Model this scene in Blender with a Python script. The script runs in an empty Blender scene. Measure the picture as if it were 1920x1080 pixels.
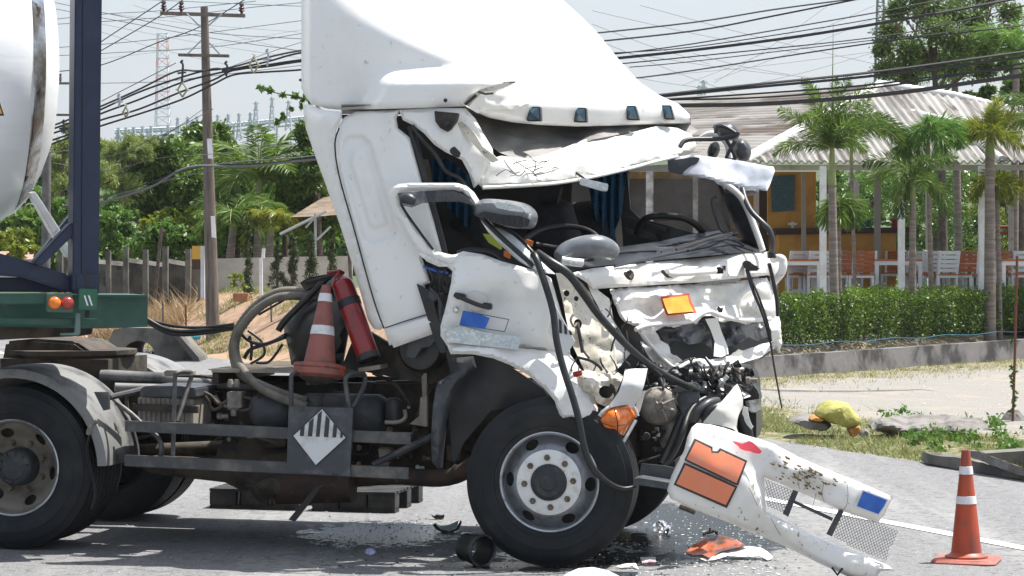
import bpy, bmesh, math, random
import numpy as np
from mathutils import Vector, noise
from mathutils.geometry import delaunay_2d_cdt, intersect_point_line
R = math.radians
random.seed(7); rng = np.random.default_rng(7)
# ---------------- camera, world, sun, exposure ----------------
H, FPX, CX, CY = 1.92, 4960.0, 960.0, 470.0
scn = bpy.context.scene
COL = scn.collection
cam = bpy.data.cameras.new("camera"); camo = bpy.data.objects.new("camera", cam); COL.objects.link(camo)
camo.location = (0, 0, H); camo.rotation_euler = (R(90), 0, 0)
cam.sensor_width = 36; cam.lens = 36 * FPX / 1920; cam.shift_y = -(540 - CY) / 1920
cam.clip_start = 0.5; cam.clip_end = 3000
scn.camera = camo
SUN = Vector((0.38, 0.16, 0.91)).normalized()
world = bpy.data.worlds.new("World"); scn.world = world; world.use_nodes = True
wn = world.node_tree; bg = wn.nodes["Background"]
sky = wn.nodes.new("ShaderNodeTexSky"); sky.sky_type = 'NISHITA'; sky.sun_disc = False
sky.sun_elevation = math.asin(SUN.z); sky.sun_rotation = math.atan2(SUN.x, SUN.y)
sky.air_density = 1.15; sky.dust_density = 3.6; sky.ozone_density = 1.5; sky.altitude = 0
hz = wn.nodes.new("ShaderNodeMix"); hz.data_type = 'RGBA'; hz.inputs[0].default_value = .62; hz.inputs[7].default_value = (3.15, 3.5, 3.95, 1)   # pale humid haze over the clear-sky model
wn.links.new(sky.outputs[0], hz.inputs[6]); wn.links.new(hz.outputs[2], bg.inputs[0]); bg.inputs[1].default_value = 0.125
sl = bpy.data.lights.new("sun", 'SUN'); sl.energy = 5.0; sl.angle = R(0.55); sl.color = (1, .965, .91)
so = bpy.data.objects.new("sun", sl); COL.objects.link(so); so.location = (20, 10, 50)
so.rotation_euler = (-SUN).to_track_quat('-Z', 'Y').to_euler()
scn.view_settings.view_transform = 'Standard'; scn.view_settings.look = 'None'
scn.view_settings.gamma = 1; scn.view_settings.exposure = 0.83
scn.cycles.max_bounces = 8; scn.cycles.transparent_max_bounces = 16

# ---------------- helpers ----------------
ORG = {}
def tag(o, label=None, cat=None, group=None, kind=None):
    if label: o['label'] = label
    if cat: o['category'] = cat
    if group: o['group'] = group
    if kind: o['kind'] = kind
    return o
def thing(name, label, cat, loc, group=None):
    o = bpy.data.objects.new(name, None); COL.objects.link(o); o.location = loc
    o.empty_display_size = .2
    ORG[o.name] = Vector(loc); return tag(o, label, cat, group)
def build(name, V, F, mat, parent=None, smooth=None, tint=None, label=None, cat=None, group=None, kind=None, local=False, mats=None, midx=None):
    V = np.asarray([tuple(v) for v in V] if not isinstance(V, np.ndarray) else V, dtype=float)
    if parent is not None: og = Vector((0, 0, 0)) if local else ORG[parent.name]
    elif local: og = Vector((0, 0, 0))
    else: og = Vector(((V[:, 0].min() + V[:, 0].max()) / 2, (V[:, 1].min() + V[:, 1].max()) / 2, V[:, 2].min()))
    V = V - np.array(og)
    me = bpy.data.meshes.new(name)
    if isinstance(F, np.ndarray):
        n, k = F.shape
        me.vertices.add(len(V)); me.vertices.foreach_set('co', V.ravel())
        me.loops.add(n * k); me.loops.foreach_set('vertex_index', F.ravel())
        me.polygons.add(n); me.polygons.foreach_set('loop_start', np.arange(0, n * k, k))
        me.update(calc_edges=True)
    else:
        me.from_pydata(V.tolist(), [], [list(f) for f in F]); me.update()
        bm = bmesh.new(); bm.from_mesh(me); bmesh.ops.recalc_face_normals(bm, faces=bm.faces); bm.to_mesh(me); bm.free()
    me.materials.append(mat)
    for m in mats or []: me.materials.append(m)
    if midx is not None: me.polygons.foreach_set('material_index', midx)
    if smooth:
        me.polygons.foreach_set('use_smooth', [True] * len(me.polygons))
        me.set_sharp_from_angle(angle=R(smooth))
    if tint is not None:
        at = me.attributes.new('tint', 'FLOAT', 'FACE'); at.data.foreach_set('value', tint)
    o = bpy.data.objects.new(name, me); COL.objects.link(o)
    if parent is not None: o.parent = parent; ORG[o.name] = og
    else: o.location = og; ORG[o.name] = og
    return tag(o, label, cat, group, kind)
class Fr:
    """a vertical reference plane; P() unprojects a photo measurement onto the plane at lateral offset v"""
    def __init__(s, O, th):
        s.O = Vector(O); s.a = Vector((math.cos(th), -math.sin(th), 0)); s.b = Vector((math.sin(th), math.cos(th), 0)); s.c = Vector((0, 0, H))
    def P(s, px, py, v):
        r = Vector(((px - CX) / FPX, 1, -(py - CY) / FPX))
        t = ((s.O - s.c).dot(s.b) + v) / r.dot(s.b)
        return s.c + r * t
    def L(s, u, v, w): return s.O + s.a * u + s.b * v + Vector((0, 0, w))
    def UW(s, px, py, v):
        p = s.P(px, py, v) - s.O; return p.dot(s.a), p.z
WF = Fr((0, 0, 0), 0)
O0 = WF.P(1030, 1063, 16.0)
TF = Fr(O0, R(10.5))
GZ = O0.z                       # road height under the front wheel
def road_z(x, y): return GZ - 0.0096 * (x - O0.x)
def gpt(px, py, z=None):
    """point of the sloping road plane seen at px,py"""
    rx, rz = (px - CX) / FPX, -(py - CY) / FPX
    t = (GZ + 0.0096 * O0.x - H) / (rz + 0.0096 * rx)
    return Vector((rx * t, t, H + rz * t))
def rbf(pts):
    A = np.array([(p[0] / 100, p[1] / 100) for p in pts]); v = np.array([p[2] for p in pts]); n = len(A)
    K = np.sqrt(((A[:, None] - A[None]) ** 2).sum(-1) + .01)
    Pm = np.c_[np.ones(n), A]
    M_ = np.block([[K, Pm], [Pm.T, np.zeros((3, 3))]])
    s = np.linalg.lstsq(M_, np.r_[v, 0, 0, 0], rcond=None)[0]
    def f(x, y):
        d = np.sqrt((A[:, 0] - x / 100) ** 2 + (A[:, 1] - y / 100) ** 2 + .01)
        return float(d @ s[:n] + s[n] + s[n + 1] * x / 100 + s[n + 2] * y / 100)
    return f
def inpoly(x, y, P):
    c = False; n = len(P); j = n - 1
    for i in range(n):
        if (P[i][1] > y) != (P[j][1] > y) and x < (P[j][0] - P[i][0]) * (y - P[i][1]) / (P[j][1] - P[i][1]) + P[i][0]: c = not c
        j = i
    return c
def pdist(x, y, P):
    p = np.array(P, float); q = np.roll(p, -1, 0); d = q - p
    t = np.clip(((x - p[:, 0]) * d[:, 0] + (y - p[:, 1]) * d[:, 1]) / np.maximum((d ** 2).sum(1), 1e-9), 0, 1)
    return float(np.sqrt((p[:, 0] + t * d[:, 0] - x) ** 2 + (p[:, 1] + t * d[:, 1] - y) ** 2).min())
def cr(pts, n=6, closed=False):
    """Catmull-Rom smoothing of a polyline"""
    P = [Vector(p) for p in pts]; out = []; N = len(P)
    rngi = range(N if closed else N - 1)
    for i in rngi:
        if closed: p0, p1, p2, p3 = P[(i - 1) % N], P[i], P[(i + 1) % N], P[(i + 2) % N]
        else: p0, p1, p2, p3 = P[max(i - 1, 0)], P[i], P[i + 1], P[min(i + 2, N - 1)]
        for k in range(n):
            t = k / n
            out.append(.5 * ((2 * p1) + (p2 - p0) * t + (2 * p0 - 5 * p1 + 4 * p2 - p3) * t * t + (3 * p1 - p0 - 3 * p2 + p3) * t ** 3))
    if not closed: out.append(P[-1])
    return out
def cr2(pts, n=3, closed=True): return [(p.x, p.y) for p in cr([(a[0], a[1], 0) for a in pts], n, closed)]
def smooth01(t): t = min(max(t, 0), 1); return t * t * (3 - 2 * t)
def sheet(name, outline, vf, mat, parent=None, fr=None, holes=(), step=11, crum=0, cf=.02, crease=0, kf=.012, roll=0, rr=14, th=.012, emboss=(), round_=0, ragged=0, smooth=40, seed=None, facet=0, ff=.03, **kw):
    """curved, creased sheet of real thickness: outline measured in the photo, depth from vf"""
    fr = fr or TF
    rs = random.Random(seed if seed is not None else len(bpy.data.meshes))
    if isinstance(vf, (int, float)): c0 = vf; vf = lambda x, y: c0
    elif isinstance(vf, list): vf = rbf(vf)
    out = cr2(outline, round_) if round_ else [tuple(p) for p in outline]
    def resample(P):
        Q = []
        for i in range(len(P)):
            a, b = P[i], P[(i + 1) % len(P)]; d = math.hypot(b[0] - a[0], b[1] - a[1]); n = max(1, int(d / step))
            for k in range(n):
                t = k / n; jx = jy = 0
                if ragged: jx, jy = rs.uniform(-ragged, ragged), rs.uniform(-ragged, ragged)
                Q.append((a[0] + (b[0] - a[0]) * t + jx, a[1] + (b[1] - a[1]) * t + jy))
        return Q
    out = resample(out); hs = [resample(cr2(h, round_) if round_ else h) for h in holes]
    V = []; E = []
    for loop in [out] + hs:
        s = len(V); n = len(loop); V += loop; E += [(s + i, s + (i + 1) % n) for i in range(n)]
    xs = [p[0] for p in out]; ys = [p[1] for p in out]
    y = min(ys) + step * .5; k = 0
    while y < max(ys):
        x = min(xs) + step * (.5 if k % 2 else .9)
        while x < max(xs):
            if inpoly(x, y, out) and pdist(x, y, out) > step * .45 and not any(inpoly(x, y, h) or pdist(x, y, h) < step * .45 for h in hs):
                V.append((x + rs.uniform(-.15, .15) * step, y + rs.uniform(-.15, .15) * step))
            x += step
        y += step * .87; k += 1
    r = delaunay_2d_cdt([Vector(p) for p in V], E, [], 0, 1e-5)
    v2 = r[0]; fs = []
    for f in r[2]:
        cx = sum(v2[i].x for i in f) / len(f); cy = sum(v2[i].y for i in f) / len(f)
        if inpoly(cx, cy, out) and not any(inpoly(cx, cy, h) for h in hs): fs.append(list(f))
    sd = rs.uniform(0, 99); front = []; back = []
    for p in v2:
        v = vf(p.x, p.y)
        if roll: v += roll * max(0, 1 - pdist(p.x, p.y, out) / rr) ** 2
        if crum: v += crum * noise.fractal(Vector((p.x * cf, p.y * cf, sd)), 1, 2, 3)
        if crease: v += crease * abs(noise.noise(Vector((p.x * kf, p.y * kf * 1.6, sd + 9))))
        if facet:
            q_ = Vector((p.x * ff, p.y * ff * 1.35, sd + 20)); q_ += Vector((noise.noise(q_), noise.noise(q_ + Vector((5, 5, 5))), 0)) * .35
            d_ = noise.voronoi(q_)[0]; v += facet * (d_[0] - .45) + facet * .35 * (d_[1] - d_[0])
        for (ep, ed, ew) in emboss:
            s_ = pdist(p.x, p.y, ep) * (1 if inpoly(p.x, p.y, ep) else -1)
            v += ed * smooth01(s_ / ew + .5)
        q = fr.P(p.x, p.y, v); front.append(q); back.append(q + fr.b * th)
    n = len(front); F = [f for f in fs] + [[i + n for i in reversed(f)] for f in fs]
    cnt = {}
    for f in fs:
        for i in range(len(f)):
            a, b = f[i], f[(i + 1) % len(f)]; kk = (min(a, b), max(a, b)); cnt[kk] = (cnt.get(kk, (0,))[0] + 1, a, b)
    for c, a, b in cnt.values():
        if c == 1: F.append([b, a, a + n, b + n])
    used = set(i for f in F for i in f); mp = {}; VV = []
    allv = front + back
    for i in sorted(used): mp[i] = len(VV); VV.append(allv[i])
    return build(name, VV, [[mp[i] for i in f] for f in F], mat, parent, smooth, **kw)
def prism(pts, v0, v1, fr=None, bev=0):
    """solid: outline at v0 pushed back to v1 -> (V,F)"""
    fr = fr or TF
    A = [fr.P(x, y, v0) for x, y in pts]; B = [p + fr.b * (v1 - v0) for p in A]; n = len(A)
    return solid(A, B)
def solid(A, B):
    n = len(A)
    return A + B, [list(range(n)), list(range(2 * n - 1, n - 1, -1))] + [[(i + 1) % n, i, i + n, (i + 1) % n + n] for i in range(n)]
def merge(*vf):
    V = []; F = []
    for v, f in vf:
        o = len(V); V += list(v); F += [[i + o for i in q] for q in f]
    return V, F
def bevel_obj(o, w, seg=2):
    bm = bmesh.new(); bm.from_mesh(o.data)
    bmesh.ops.remove_doubles(bm, verts=bm.verts, dist=1e-5)
    bmesh.ops.bevel(bm, geom=[e for e in bm.edges if e.is_manifold and e.calc_face_angle(0) > .5], offset=w, segments=seg, affect='EDGES', clamp_overlap=True)
    bm.to_mesh(o.data); bm.free(); o.data.polygons.foreach_set('use_smooth', [True] * len(o.data.polygons)); o.data.set_sharp_from_angle(angle=R(50))
    return o
def box(c, s, rz=0, rx=0, ry=0):
    c = Vector(c); V = []
    for dx in (-.5, .5):
        for dy in (-.5, .5):
            for dz in (-.5, .5):
                p = Vector((dx * s[0], dy * s[1], dz * s[2]))
                x, z = p.x * math.cos(ry) + p.z * math.sin(ry), -p.x * math.sin(ry) + p.z * math.cos(ry); p.x, p.z = x, z
                y, z = p.y * math.cos(rx) - p.z * math.sin(rx), p.y * math.sin(rx) + p.z * math.cos(rx); p.y, p.z = y, z
                x, y = p.x * math.cos(rz) - p.y * math.sin(rz), p.x * math.sin(rz) + p.y * math.cos(rz); p.x, p.y = x, y
                V.append(c + p)
    return V, [[0, 1, 3, 2], [4, 6, 7, 5], [0, 4, 5, 1], [2, 3, 7, 6], [0, 2, 6, 4], [1, 5, 7, 3]]
def tbox(u0, u1, v0, v1, w0, w1, fr=None):
    fr = fr or TF
    A = [fr.L(u, v0, w) for u, w in ((u0, w0), (u1, w0), (u1, w1), (u0, w1))]
    return solid(A, [p + fr.b * (v1 - v0) for p in A])
def tube(pts, r, n=10, sm=0, closed=False, ridge=0, rf=None, flat=1):
    P = cr(pts, sm, closed) if sm else [Vector(p) for p in pts]
    V = []; F = []; N = len(P); up = None
    for i, p in enumerate(P):
        if closed: d = P[(i + 1) % N] - P[i - 1]
        else: d = P[min(i + 1, N - 1)] - P[max(i - 1, 0)]
        if d.length < 1e-9: d = Vector((0, 0, 1))
        d.normalize()
        if up is None:
            up = Vector((0, 0, 1)) if abs(d.z) < .9 else Vector((1, 0, 0))
        s = d.cross(up).normalized(); up = s.cross(d).normalized()
        rr = r * (rf(i / max(N - 1, 1)) if rf else 1) + (ridge if i % 2 else 0)
        for k in range(n):
            a = 2 * math.pi * k / n; V.append(p + s * math.cos(a) * rr + up * math.sin(a) * rr * flat)
    for i in range(N if closed else N - 1):
        j = (i + 1) % N
        for k in range(n): F.append([i * n + k, i * n + (k + 1) % n, j * n + (k + 1) % n, j * n + k])
    if not closed: F += [list(range(n - 1, -1, -1)), list(range((N - 1) * n, N * n))]
    return V, F
def ptube(pts, r, fr=None, **k):
    """tube through (px,py,v) measurements"""
    fr = fr or TF
    return tube([fr.P(*p) for p in pts], r, **k)
def revolve(prof, C, ax, n=48, up=Vector((0, 0, 1)), a0=0, a1=2 * math.pi, close=True):
    ax = Vector(ax).normalized(); s = ax.cross(up)
    if s.length < 1e-3: s = Vector((1, 0, 0))
    s.normalize(); t = s.cross(ax).normalized(); C = Vector(C)
    full = abs(a1 - a0 - 2 * math.pi) < 1e-6; m = n if full else n + 1
    V = []; F = []; K = len(prof)
    for i in range(m):
        a = a0 + (a1 - a0) * i / n; d = s * math.cos(a) + t * math.sin(a)
        for r, h in prof: V.append(C + d * r + ax * h)
    for i in range(n):
        j = (i + 1) % m
        for k in range(K - 1): F.append([i * K + k, j * K + k, j * K + k + 1, i * K + k + 1])
    if close and full:
        for k in (0, K - 1):
            if prof[k][0] > 1e-6: F.append([i * K + k for i in range(n)])
    return V, F
def catenary(a, b, sag, n=14):
    a, b = Vector(a), Vector(b)
    return [a.lerp(b, i / n) - Vector((0, 0, sag * 4 * (i / n) * (1 - i / n))) for i in range(n + 1)]
# ---------------- materials ----------------
def M(name, c1, c2=None, sc=5, lo=.4, hi=.62, rough=.5, metal=0, bump=0, bsc=40, coat=0, c3=None, sc3=30, lo3=.62, hi3=.68, spec=.5, stretch=(1, 1, 1), world_=False, rvar=0):
    m = bpy.data.materials.new(name); m.use_nodes = True; nt = m.node_tree; N, Lk = nt.nodes, nt.links
    p = N["Principled BSDF"]; p.inputs['Roughness'].default_value = rough; p.inputs['Metallic'].default_value = metal
    p.inputs['Coat Weight'].default_value = coat; p.inputs['Specular IOR Level'].default_value = spec
    p.inputs['Coat Roughness'].default_value = .12
    p.inputs['Base Color'].default_value = (*c1, 1)
    if world_: tc = N.new("ShaderNodeNewGeometry"); src = tc.outputs['Position']
    else: tc = N.new("ShaderNodeTexCoord"); src = tc.outputs['Object']
    mp = N.new("ShaderNodeMapping"); mp.inputs['Scale'].default_value = stretch; Lk.new(src, mp.inputs[0]); src = mp.outputs[0]
    def nz(s, lo, hi, det=6, rg=.6):
        n = N.new("ShaderNodeTexNoise"); n.inputs['Scale'].default_value = s; n.inputs['Detail'].default_value = det; n.inputs['Roughness'].default_value = rg
        Lk.new(src, n.inputs['Vector'])
        r = N.new("ShaderNodeMapRange"); r.inputs[1].default_value = lo; r.inputs[2].default_value = hi; r.interpolation_type = 'SMOOTHSTEP'
        Lk.new(n.outputs[0], r.inputs[0]); return n, r
    col = None
    if c2:
        n1, r1 = nz(sc, lo, hi)
        mx = N.new("ShaderNodeMix"); mx.data_type = 'RGBA'; mx.inputs[6].default_value = (*c1, 1); mx.inputs[7].default_value = (*c2, 1)
        Lk.new(r1.outputs[0], mx.inputs[0]); col = mx.outputs[2]
        if rvar:
            rr = N.new("ShaderNodeMapRange"); rr.inputs[3].default_value = rough; rr.inputs[4].default_value = rough + rvar
            Lk.new(r1.outputs[0], rr.inputs[0]); Lk.new(rr.outputs[0], p.inputs['Roughness'])
    if c3:
        n2, r2 = nz(sc3, lo3, hi3)
        mx = N.new("ShaderNodeMix"); mx.data_type = 'RGBA'; mx.inputs[6].default_value = (*c1, 1); mx.inputs[7].default_value = (*c3, 1)
        if col: Lk.new(col, mx.inputs[6])
        Lk.new(r2.outputs[0], mx.inputs[0]); col = mx.outputs[2]
    if col: Lk.new(col, p.inputs['Base Color'])
    if bump:
        n3, r3 = nz(bsc, 0, 1, 8)
        b = N.new("ShaderNodeBump"); b.inputs['Strength'].default_value = 1; b.inputs['Distance'].default_value = bump
        Lk.new(n3.outputs[0], b.inputs['Height']); Lk.new(b.outputs[0], p.inputs['Normal'])
    return m
def leafmat(name, ca, cb, trans=.35, rough=.45, cc=None):
    m = bpy.data.materials.new(name); m.use_nodes = True; nt = m.node_tree; N, Lk = nt.nodes, nt.links
    p = N["Principled BSDF"]; p.inputs['Roughness'].default_value = rough; p.inputs['Specular IOR Level'].default_value = .4
    at = N.new("ShaderNodeAttribute"); at.attribute_name = 'tint'
    cr_ = N.new("ShaderNodeValToRGB"); cr_.color_ramp.elements[0].color = (*ca, 1); cr_.color_ramp.elements[1].color = (*cb, 1)
    if cc:
        e = cr_.color_ramp.elements.new(.93); e.color = (*cb, 1); cr_.color_ramp.elements[-1].color = (*cc, 1)
    Lk.new(at.outputs['Fac'], cr_.inputs[0]); Lk.new(cr_.outputs[0], p.inputs['Base Color'])
    t = N.new("ShaderNodeBsdfTranslucent"); Lk.new(cr_.outputs[0], t.inputs[0])
    mx = N.new("ShaderNodeMixShader"); mx.inputs[0].default_value = trans
    Lk.new(p.outputs[0], mx.inputs[1]); Lk.new(t.outputs[0], mx.inputs[2]); Lk.new(mx.outputs[0], N["Material Output"].inputs[0])
    return m
def glassmat(name, dust=(.3, .3, .28), amount=.35, rough=.05, sc=12):
    m = bpy.data.materials.new(name); m.use_nodes = True; nt = m.node_tree; N, Lk = nt.nodes, nt.links
    p = N["Principled BSDF"]; p.inputs['Base Color'].default_value = (*dust, 1); p.inputs['Roughness'].default_value = .5
    tr = N.new("ShaderNodeBsdfTransparent"); gl = N.new("ShaderNodeBsdfGlossy"); gl.inputs['Roughness'].default_value = rough
    fr = N.new("ShaderNodeFresnel"); fr.inputs[0].default_value = 1.45
    m1 = N.new("ShaderNodeMixShader"); Lk.new(fr.outputs[0], m1.inputs[0]); Lk.new(tr.outputs[0], m1.inputs[1]); Lk.new(gl.outputs[0], m1.inputs[2])
    tc = N.new("ShaderNodeTexCoord"); n = N.new("ShaderNodeTexNoise"); n.inputs['Scale'].default_value = sc; n.inputs['Detail'].default_value = 8
    Lk.new(tc.outputs['Object'], n.inputs['Vector'])
    r = N.new("ShaderNodeMapRange"); r.inputs[1].default_value = .35; r.inputs[2].default_value = .75; r.inputs[3].default_value = amount * .4; r.inputs[4].default_value = min(1, amount * 1.7)
    Lk.new(n.outputs[0], r.inputs[0])
    m2 = N.new("ShaderNodeMixShader"); Lk.new(r.outputs[0], m2.inputs[0]); Lk.new(m1.outputs[0], m2.inputs[1]); Lk.new(p.outputs[0], m2.inputs[2])
    Lk.new(m2.outputs[0], N["Material Output"].inputs[0]); return m
WHITE = M('white_paint', (.80, .80, .775), (.73, .72, .68), 2.5, .42, .75, .33, coat=.5, c3=(.52, .48, .41), sc3=20, lo3=.62, hi3=.76, bump=.0006, bsc=9, rvar=.15)
WHITED = M('dirty_white_paint', (.76, .75, .72), (.62, .60, .54), 5, .45, .7, .4, coat=.3, c3=(.16, .14, .12), sc3=30, lo3=.68, hi3=.73, bump=.001, bsc=25, rvar=.2)
SCRAPED = M('scraped_white_paint', (.74, .74, .71), (.60, .59, .55), 5, .45, .7, .42, coat=.3, c3=(.16, .18, .19), sc3=6, lo3=.66, hi3=.70, bump=.001, bsc=20, stretch=(1, 1, 3))
MUDW = M('mud_splashed_paint', (.76, .75, .72), (.66, .64, .58), 4, .45, .7, .38, coat=.35, c3=(.24, .19, .12), sc3=22, lo3=.645, hi3=.68, bump=.0008, bsc=9, stretch=(1, 1, .6))
BEIGE = M('inner_primer', (.66, .62, .53), (.42, .38, .30), 8, .4, .7, .5, c3=(.10, .07, .05), sc3=30, lo3=.63, hi3=.68, bump=.002, bsc=30)
GREYP = M('grey_plastic', (.032, .037, .045), (.075, .073, .07), 7, .4, .75, .42, bump=.0012, bsc=60)
BLACKP = M('black_plastic', (.010, .011, .013), (.028, .027, .025), 6, .4, .8, .4, bump=.001, bsc=60)
RUBBER = M('black_rubber', (.010, .011, .012), (.026, .026, .027), 10, .4, .75, .42, bump=.0008, bsc=80)
TYRE = M('tyre_rubber', (.009, .011, .013), (.026, .026, .026), 5, .4, .75, .6, spec=.3, bump=.0012, bsc=70, c3=(.10, .092, .08), sc3=14, lo3=.66, hi3=.8)
STEELG = M('grey_wheel_steel', (.22, .23, .25), (.14, .135, .13), 14, .45, .7, .35, metal=.55, bump=.0006, bsc=60)
LIP = M('polished_lip', (.5, .51, .53), (.25, .23, .21), 18, .5, .75, .28, metal=.8)
WHEELW = M('white_wheel_ring', (.72, .72, .70), (.50, .48, .43), 12, .48, .75, .5, c3=(.16, .10, .06), sc3=40, lo3=.66, hi3=.74, bump=.0006, bsc=60)
RIMD = M('dusty_wheel_steel', (.19, .17, .135), (.085, .072, .06), 8, .4, .7, .75, metal=.1, bump=.002, bsc=50)
NUT = M('rusty_nut', (.20, .16, .12), (.09, .06, .04), 40, .4, .7, .6, metal=.5)
MIRR = M('silvery_grey_shell', (.11, .12, .135), (.20, .21, .22), 6, .4, .7, .3, coat=.4, bump=.001, bsc=30)
HUBD = M('dark_hub', (.022, .026, .031), (.06, .055, .05), 16, .45, .75, .6, bump=.001, bsc=80)
CHAS = M('grimy_black_steel', (.012, .011, .010), (.075, .056, .04), 6, .40, .72, .7, bump=.003, bsc=40)
GRIME = M('oily_dust', (.075, .058, .042), (.020, .017, .014), 7, .4, .68, .8, bump=.005, bsc=35)
RUST = M('rusty_brown_steel', (.05, .028, .018), (.020, .014, .012), 9, .4, .7, .75, bump=.003, bsc=45, c3=(.25, .19, .14), sc3=12, lo3=.62, hi3=.75)
BAR = M('side_guard_steel', (.055, .058, .062), (.19, .17, .14), 5, .45, .75, .5, metal=.2, bump=.0015, bsc=40, c3=(.16, .07, .035), sc3=14, lo3=.68, hi3=.76)
PLATE = M('dusty_black_plate', (.042, .047, .056), (.13, .125, .12), 7, .46, .78, .55, bump=.001, bsc=40, c3=(.02, .02, .022), sc3=9, lo3=.64, hi3=.67)
ALU = M('dusty_checker_aluminium', (.36, .32, .27), (.20, .165, .13), 6, .4, .7, .6, metal=.2, bump=.002, bsc=60)
MUD = M('dusty_mudguard', (.19, .19, .185), (.05, .052, .056), 3.5, .46, .66, .55, bump=.0015, bsc=30, c3=(.33, .20, .11), sc3=8, lo3=.66, hi3=.78)
SILVER = M('worn_silver_strip', (.55, .58, .58), (.40, .47, .47), 14, .4, .7, .35, metal=.6, c3=(.7, .7, .7), sc3=50, lo3=.5, hi3=.6)
CHROME = M('chrome', (.75, .76, .78), rough=.12, metal=1)
FOIL = M('crumpled_foil', (.56, .58, .62), (.48, .5, .55), 5, .4, .7, .42, metal=.35, bump=.004, bsc=12)
BLUE = M('royal_blue', (.01, .09, .42), (.02, .13, .5), 12, .4, .7, .35)
NAVY = M('navy_frame_paint', (.009, .018, .048), (.018, .03, .065), 6, .45, .75, .4, bump=.0008, bsc=60, c3=(.25, .27, .3), sc3=22, lo3=.73, hi3=.78)
GREEN = M('green_trailer_paint', (.012, .07, .045), (.03, .085, .065), 6, .4, .7, .4, c3=(.13, .10, .07), sc3=10, lo3=.64, hi3=.75, bump=.001, bsc=50)
TANKW = M('tank_cladding', (.86, .87, .88), (.78, .79, .80), 1.6, .4, .7, .34, metal=.0, bump=.002, bsc=4, stretch=(.4, .4, 3), c3=(.45, .44, .42), sc3=14, lo3=.70, hi3=.8)
TANKR = M('tank_seam_steel', (.22, .19, .16), (.55, .57, .6), 5, .40, .62, .22, metal=.9, bump=.004, bsc=7, c3=(.08, .055, .04), sc3=9, lo3=.58, hi3=.68)
ORANGE = M('orange_placard', (.74, .22, .11), (.66, .27, .17), 9, .4, .7, .32, c3=(.5, .12, .05), sc3=30, lo3=.68, hi3=.74)
LAMPO = M('amber_lens', (.85, .20, .01), (.65, .12, .005), 20, .4, .7, .15, coat=.6)
REDL = M('red_lens', (.35, .03, .02), rough=.2, coat=.6)
YEL = M('yellow_sticker', (.72, .33, .03), (.66, .27, .02), 14, .4, .7, .4)
REDS = M('red_border', (.50, .07, .03), rough=.4)
REDP = M('extinguisher_red', (.23, .008, .009), (.16, .008, .008), 8, .4, .7, .28, coat=.5, c3=(.2, .12, .1), sc3=24, lo3=.68, hi3=.75)
CONE1 = M('faded_cone_plastic', (.30, .10, .08), (.16, .07, .062), 7, .4, .7, .6, c3=(.72, .12, .03), sc3=9, lo3=.6, hi3=.7, bump=.001)
CONE2 = M('orange_cone_plastic', (.42, .062, .02), (.26, .055, .03), 7, .4, .64, .5, c3=(.15, .07, .055), sc3=16, lo3=.58, hi3=.72, stretch=(1, 1, .5))
CONEB = M('cone_band', (.70, .71, .72), (.45, .44, .42), 9, .5, .75, .45, c3=(.15, .13, .12), sc3=30, lo3=.68, hi3=.75)
CURT = M('blue_curtain', (.003, .06, .13), (.002, .03, .07), 6, .4, .7, .8)
SEATM = M('dark_seat_fabric', (.012, .012, .015), (.022, .022, .026), 20, .4, .7, .85)
INTER = M('cab_interior', (.014, .013, .012), (.008, .008, .008), 4, .4, .7, .8)
DASH = M('dashboard_plastic', (.018, .021, .027), (.045, .046, .05), 5, .45, .7, .3, c3=(.30, .29, .28), sc3=35, lo3=.68, hi3=.76)
ROOFU = M('dusty_roof_steel', (.22, .21, .195), (.13, .125, .12), 5, .4, .7, .6, stretch=(.6, .6, 4), bump=.002, bsc=20)
HOSE = M('dusty_corrugated_hose', (.16, .145, .115), (.09, .08, .07), 9, .4, .7, .7)
CRG = M('crumpled_grey_cover', (.15, .16, .18), (.09, .095, .105), 6, .4, .7, .4, coat=.2, bump=.004, bsc=12)
ENG = M('greasy_engine_metal', (.10, .11, .125), (.05, .045, .04), 10, .4, .7, .5, metal=.3, bump=.004, bsc=30)
ALT = M('dusty_cast_aluminium', (.30, .27, .235), (.15, .13, .11), 12, .4, .7, .7, metal=.2, bump=.005, bsc=40)
REDM = M('red_paint_smear', (.7, .06, .09), rough=.5)
MUDSP = M('dried_mud', (.20, .15, .08), (.12, .09, .05), 20, rough=.9)
# setting / vegetation
CONC = M('weathered_concrete', (.155, .145, .125), (.07, .066, .06), 1.6, .42, .62, .9, bump=.01, bsc=10, c3=(.05, .05, .05), sc3=3.5, lo3=.58, hi3=.68)
CONCL = M('pale_block_wall', (.48, .47, .44), (.38, .37, .34), 3, .4, .7, .9, bump=.006, bsc=10, c3=(.25, .24, .22), sc3=2.5, lo3=.6, hi3=.75)
RET = M('stained_retaining_wall', (.20, .195, .195), (.045, .043, .045), 1.1, .44, .60, .9, bump=.01, bsc=9, c3=(.30, .20, .24), sc3=1.7, lo3=.62, hi3=.72)
WOODP = M('weathered_pole', (.17, .14, .12), (.085, .07, .06), 3, .4, .7, .9, stretch=(6, 6, .6), bump=.006, bsc=14)
CONPOLE = M('dark_concrete_pole', (.09, .09, .09), (.14, .135, .13), 5, rough=.9)
GALV = M('galvanised_steel', (.36, .38, .40), rough=.5, metal=.4)
PORC = M('brown_porcelain', (.07, .035, .035), rough=.25)
WIRE = M('black_cable', (.02, .021, .024), rough=.6)
WIREG = M('grey_cable', (.12, .125, .13), rough=.6)
HANG = M('hanger_plastic', (.30, .29, .2), rough=.6)
LATT = M('haze_paled_steel', (.50, .55, .60), rough=.7)  # paled towards the sky tone; distance haze put into the colour
LATR = M('haze_paled_red', (.56, .30, .30), rough=.7)  # red paled as well, so the colour itself carries the far haze
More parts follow.
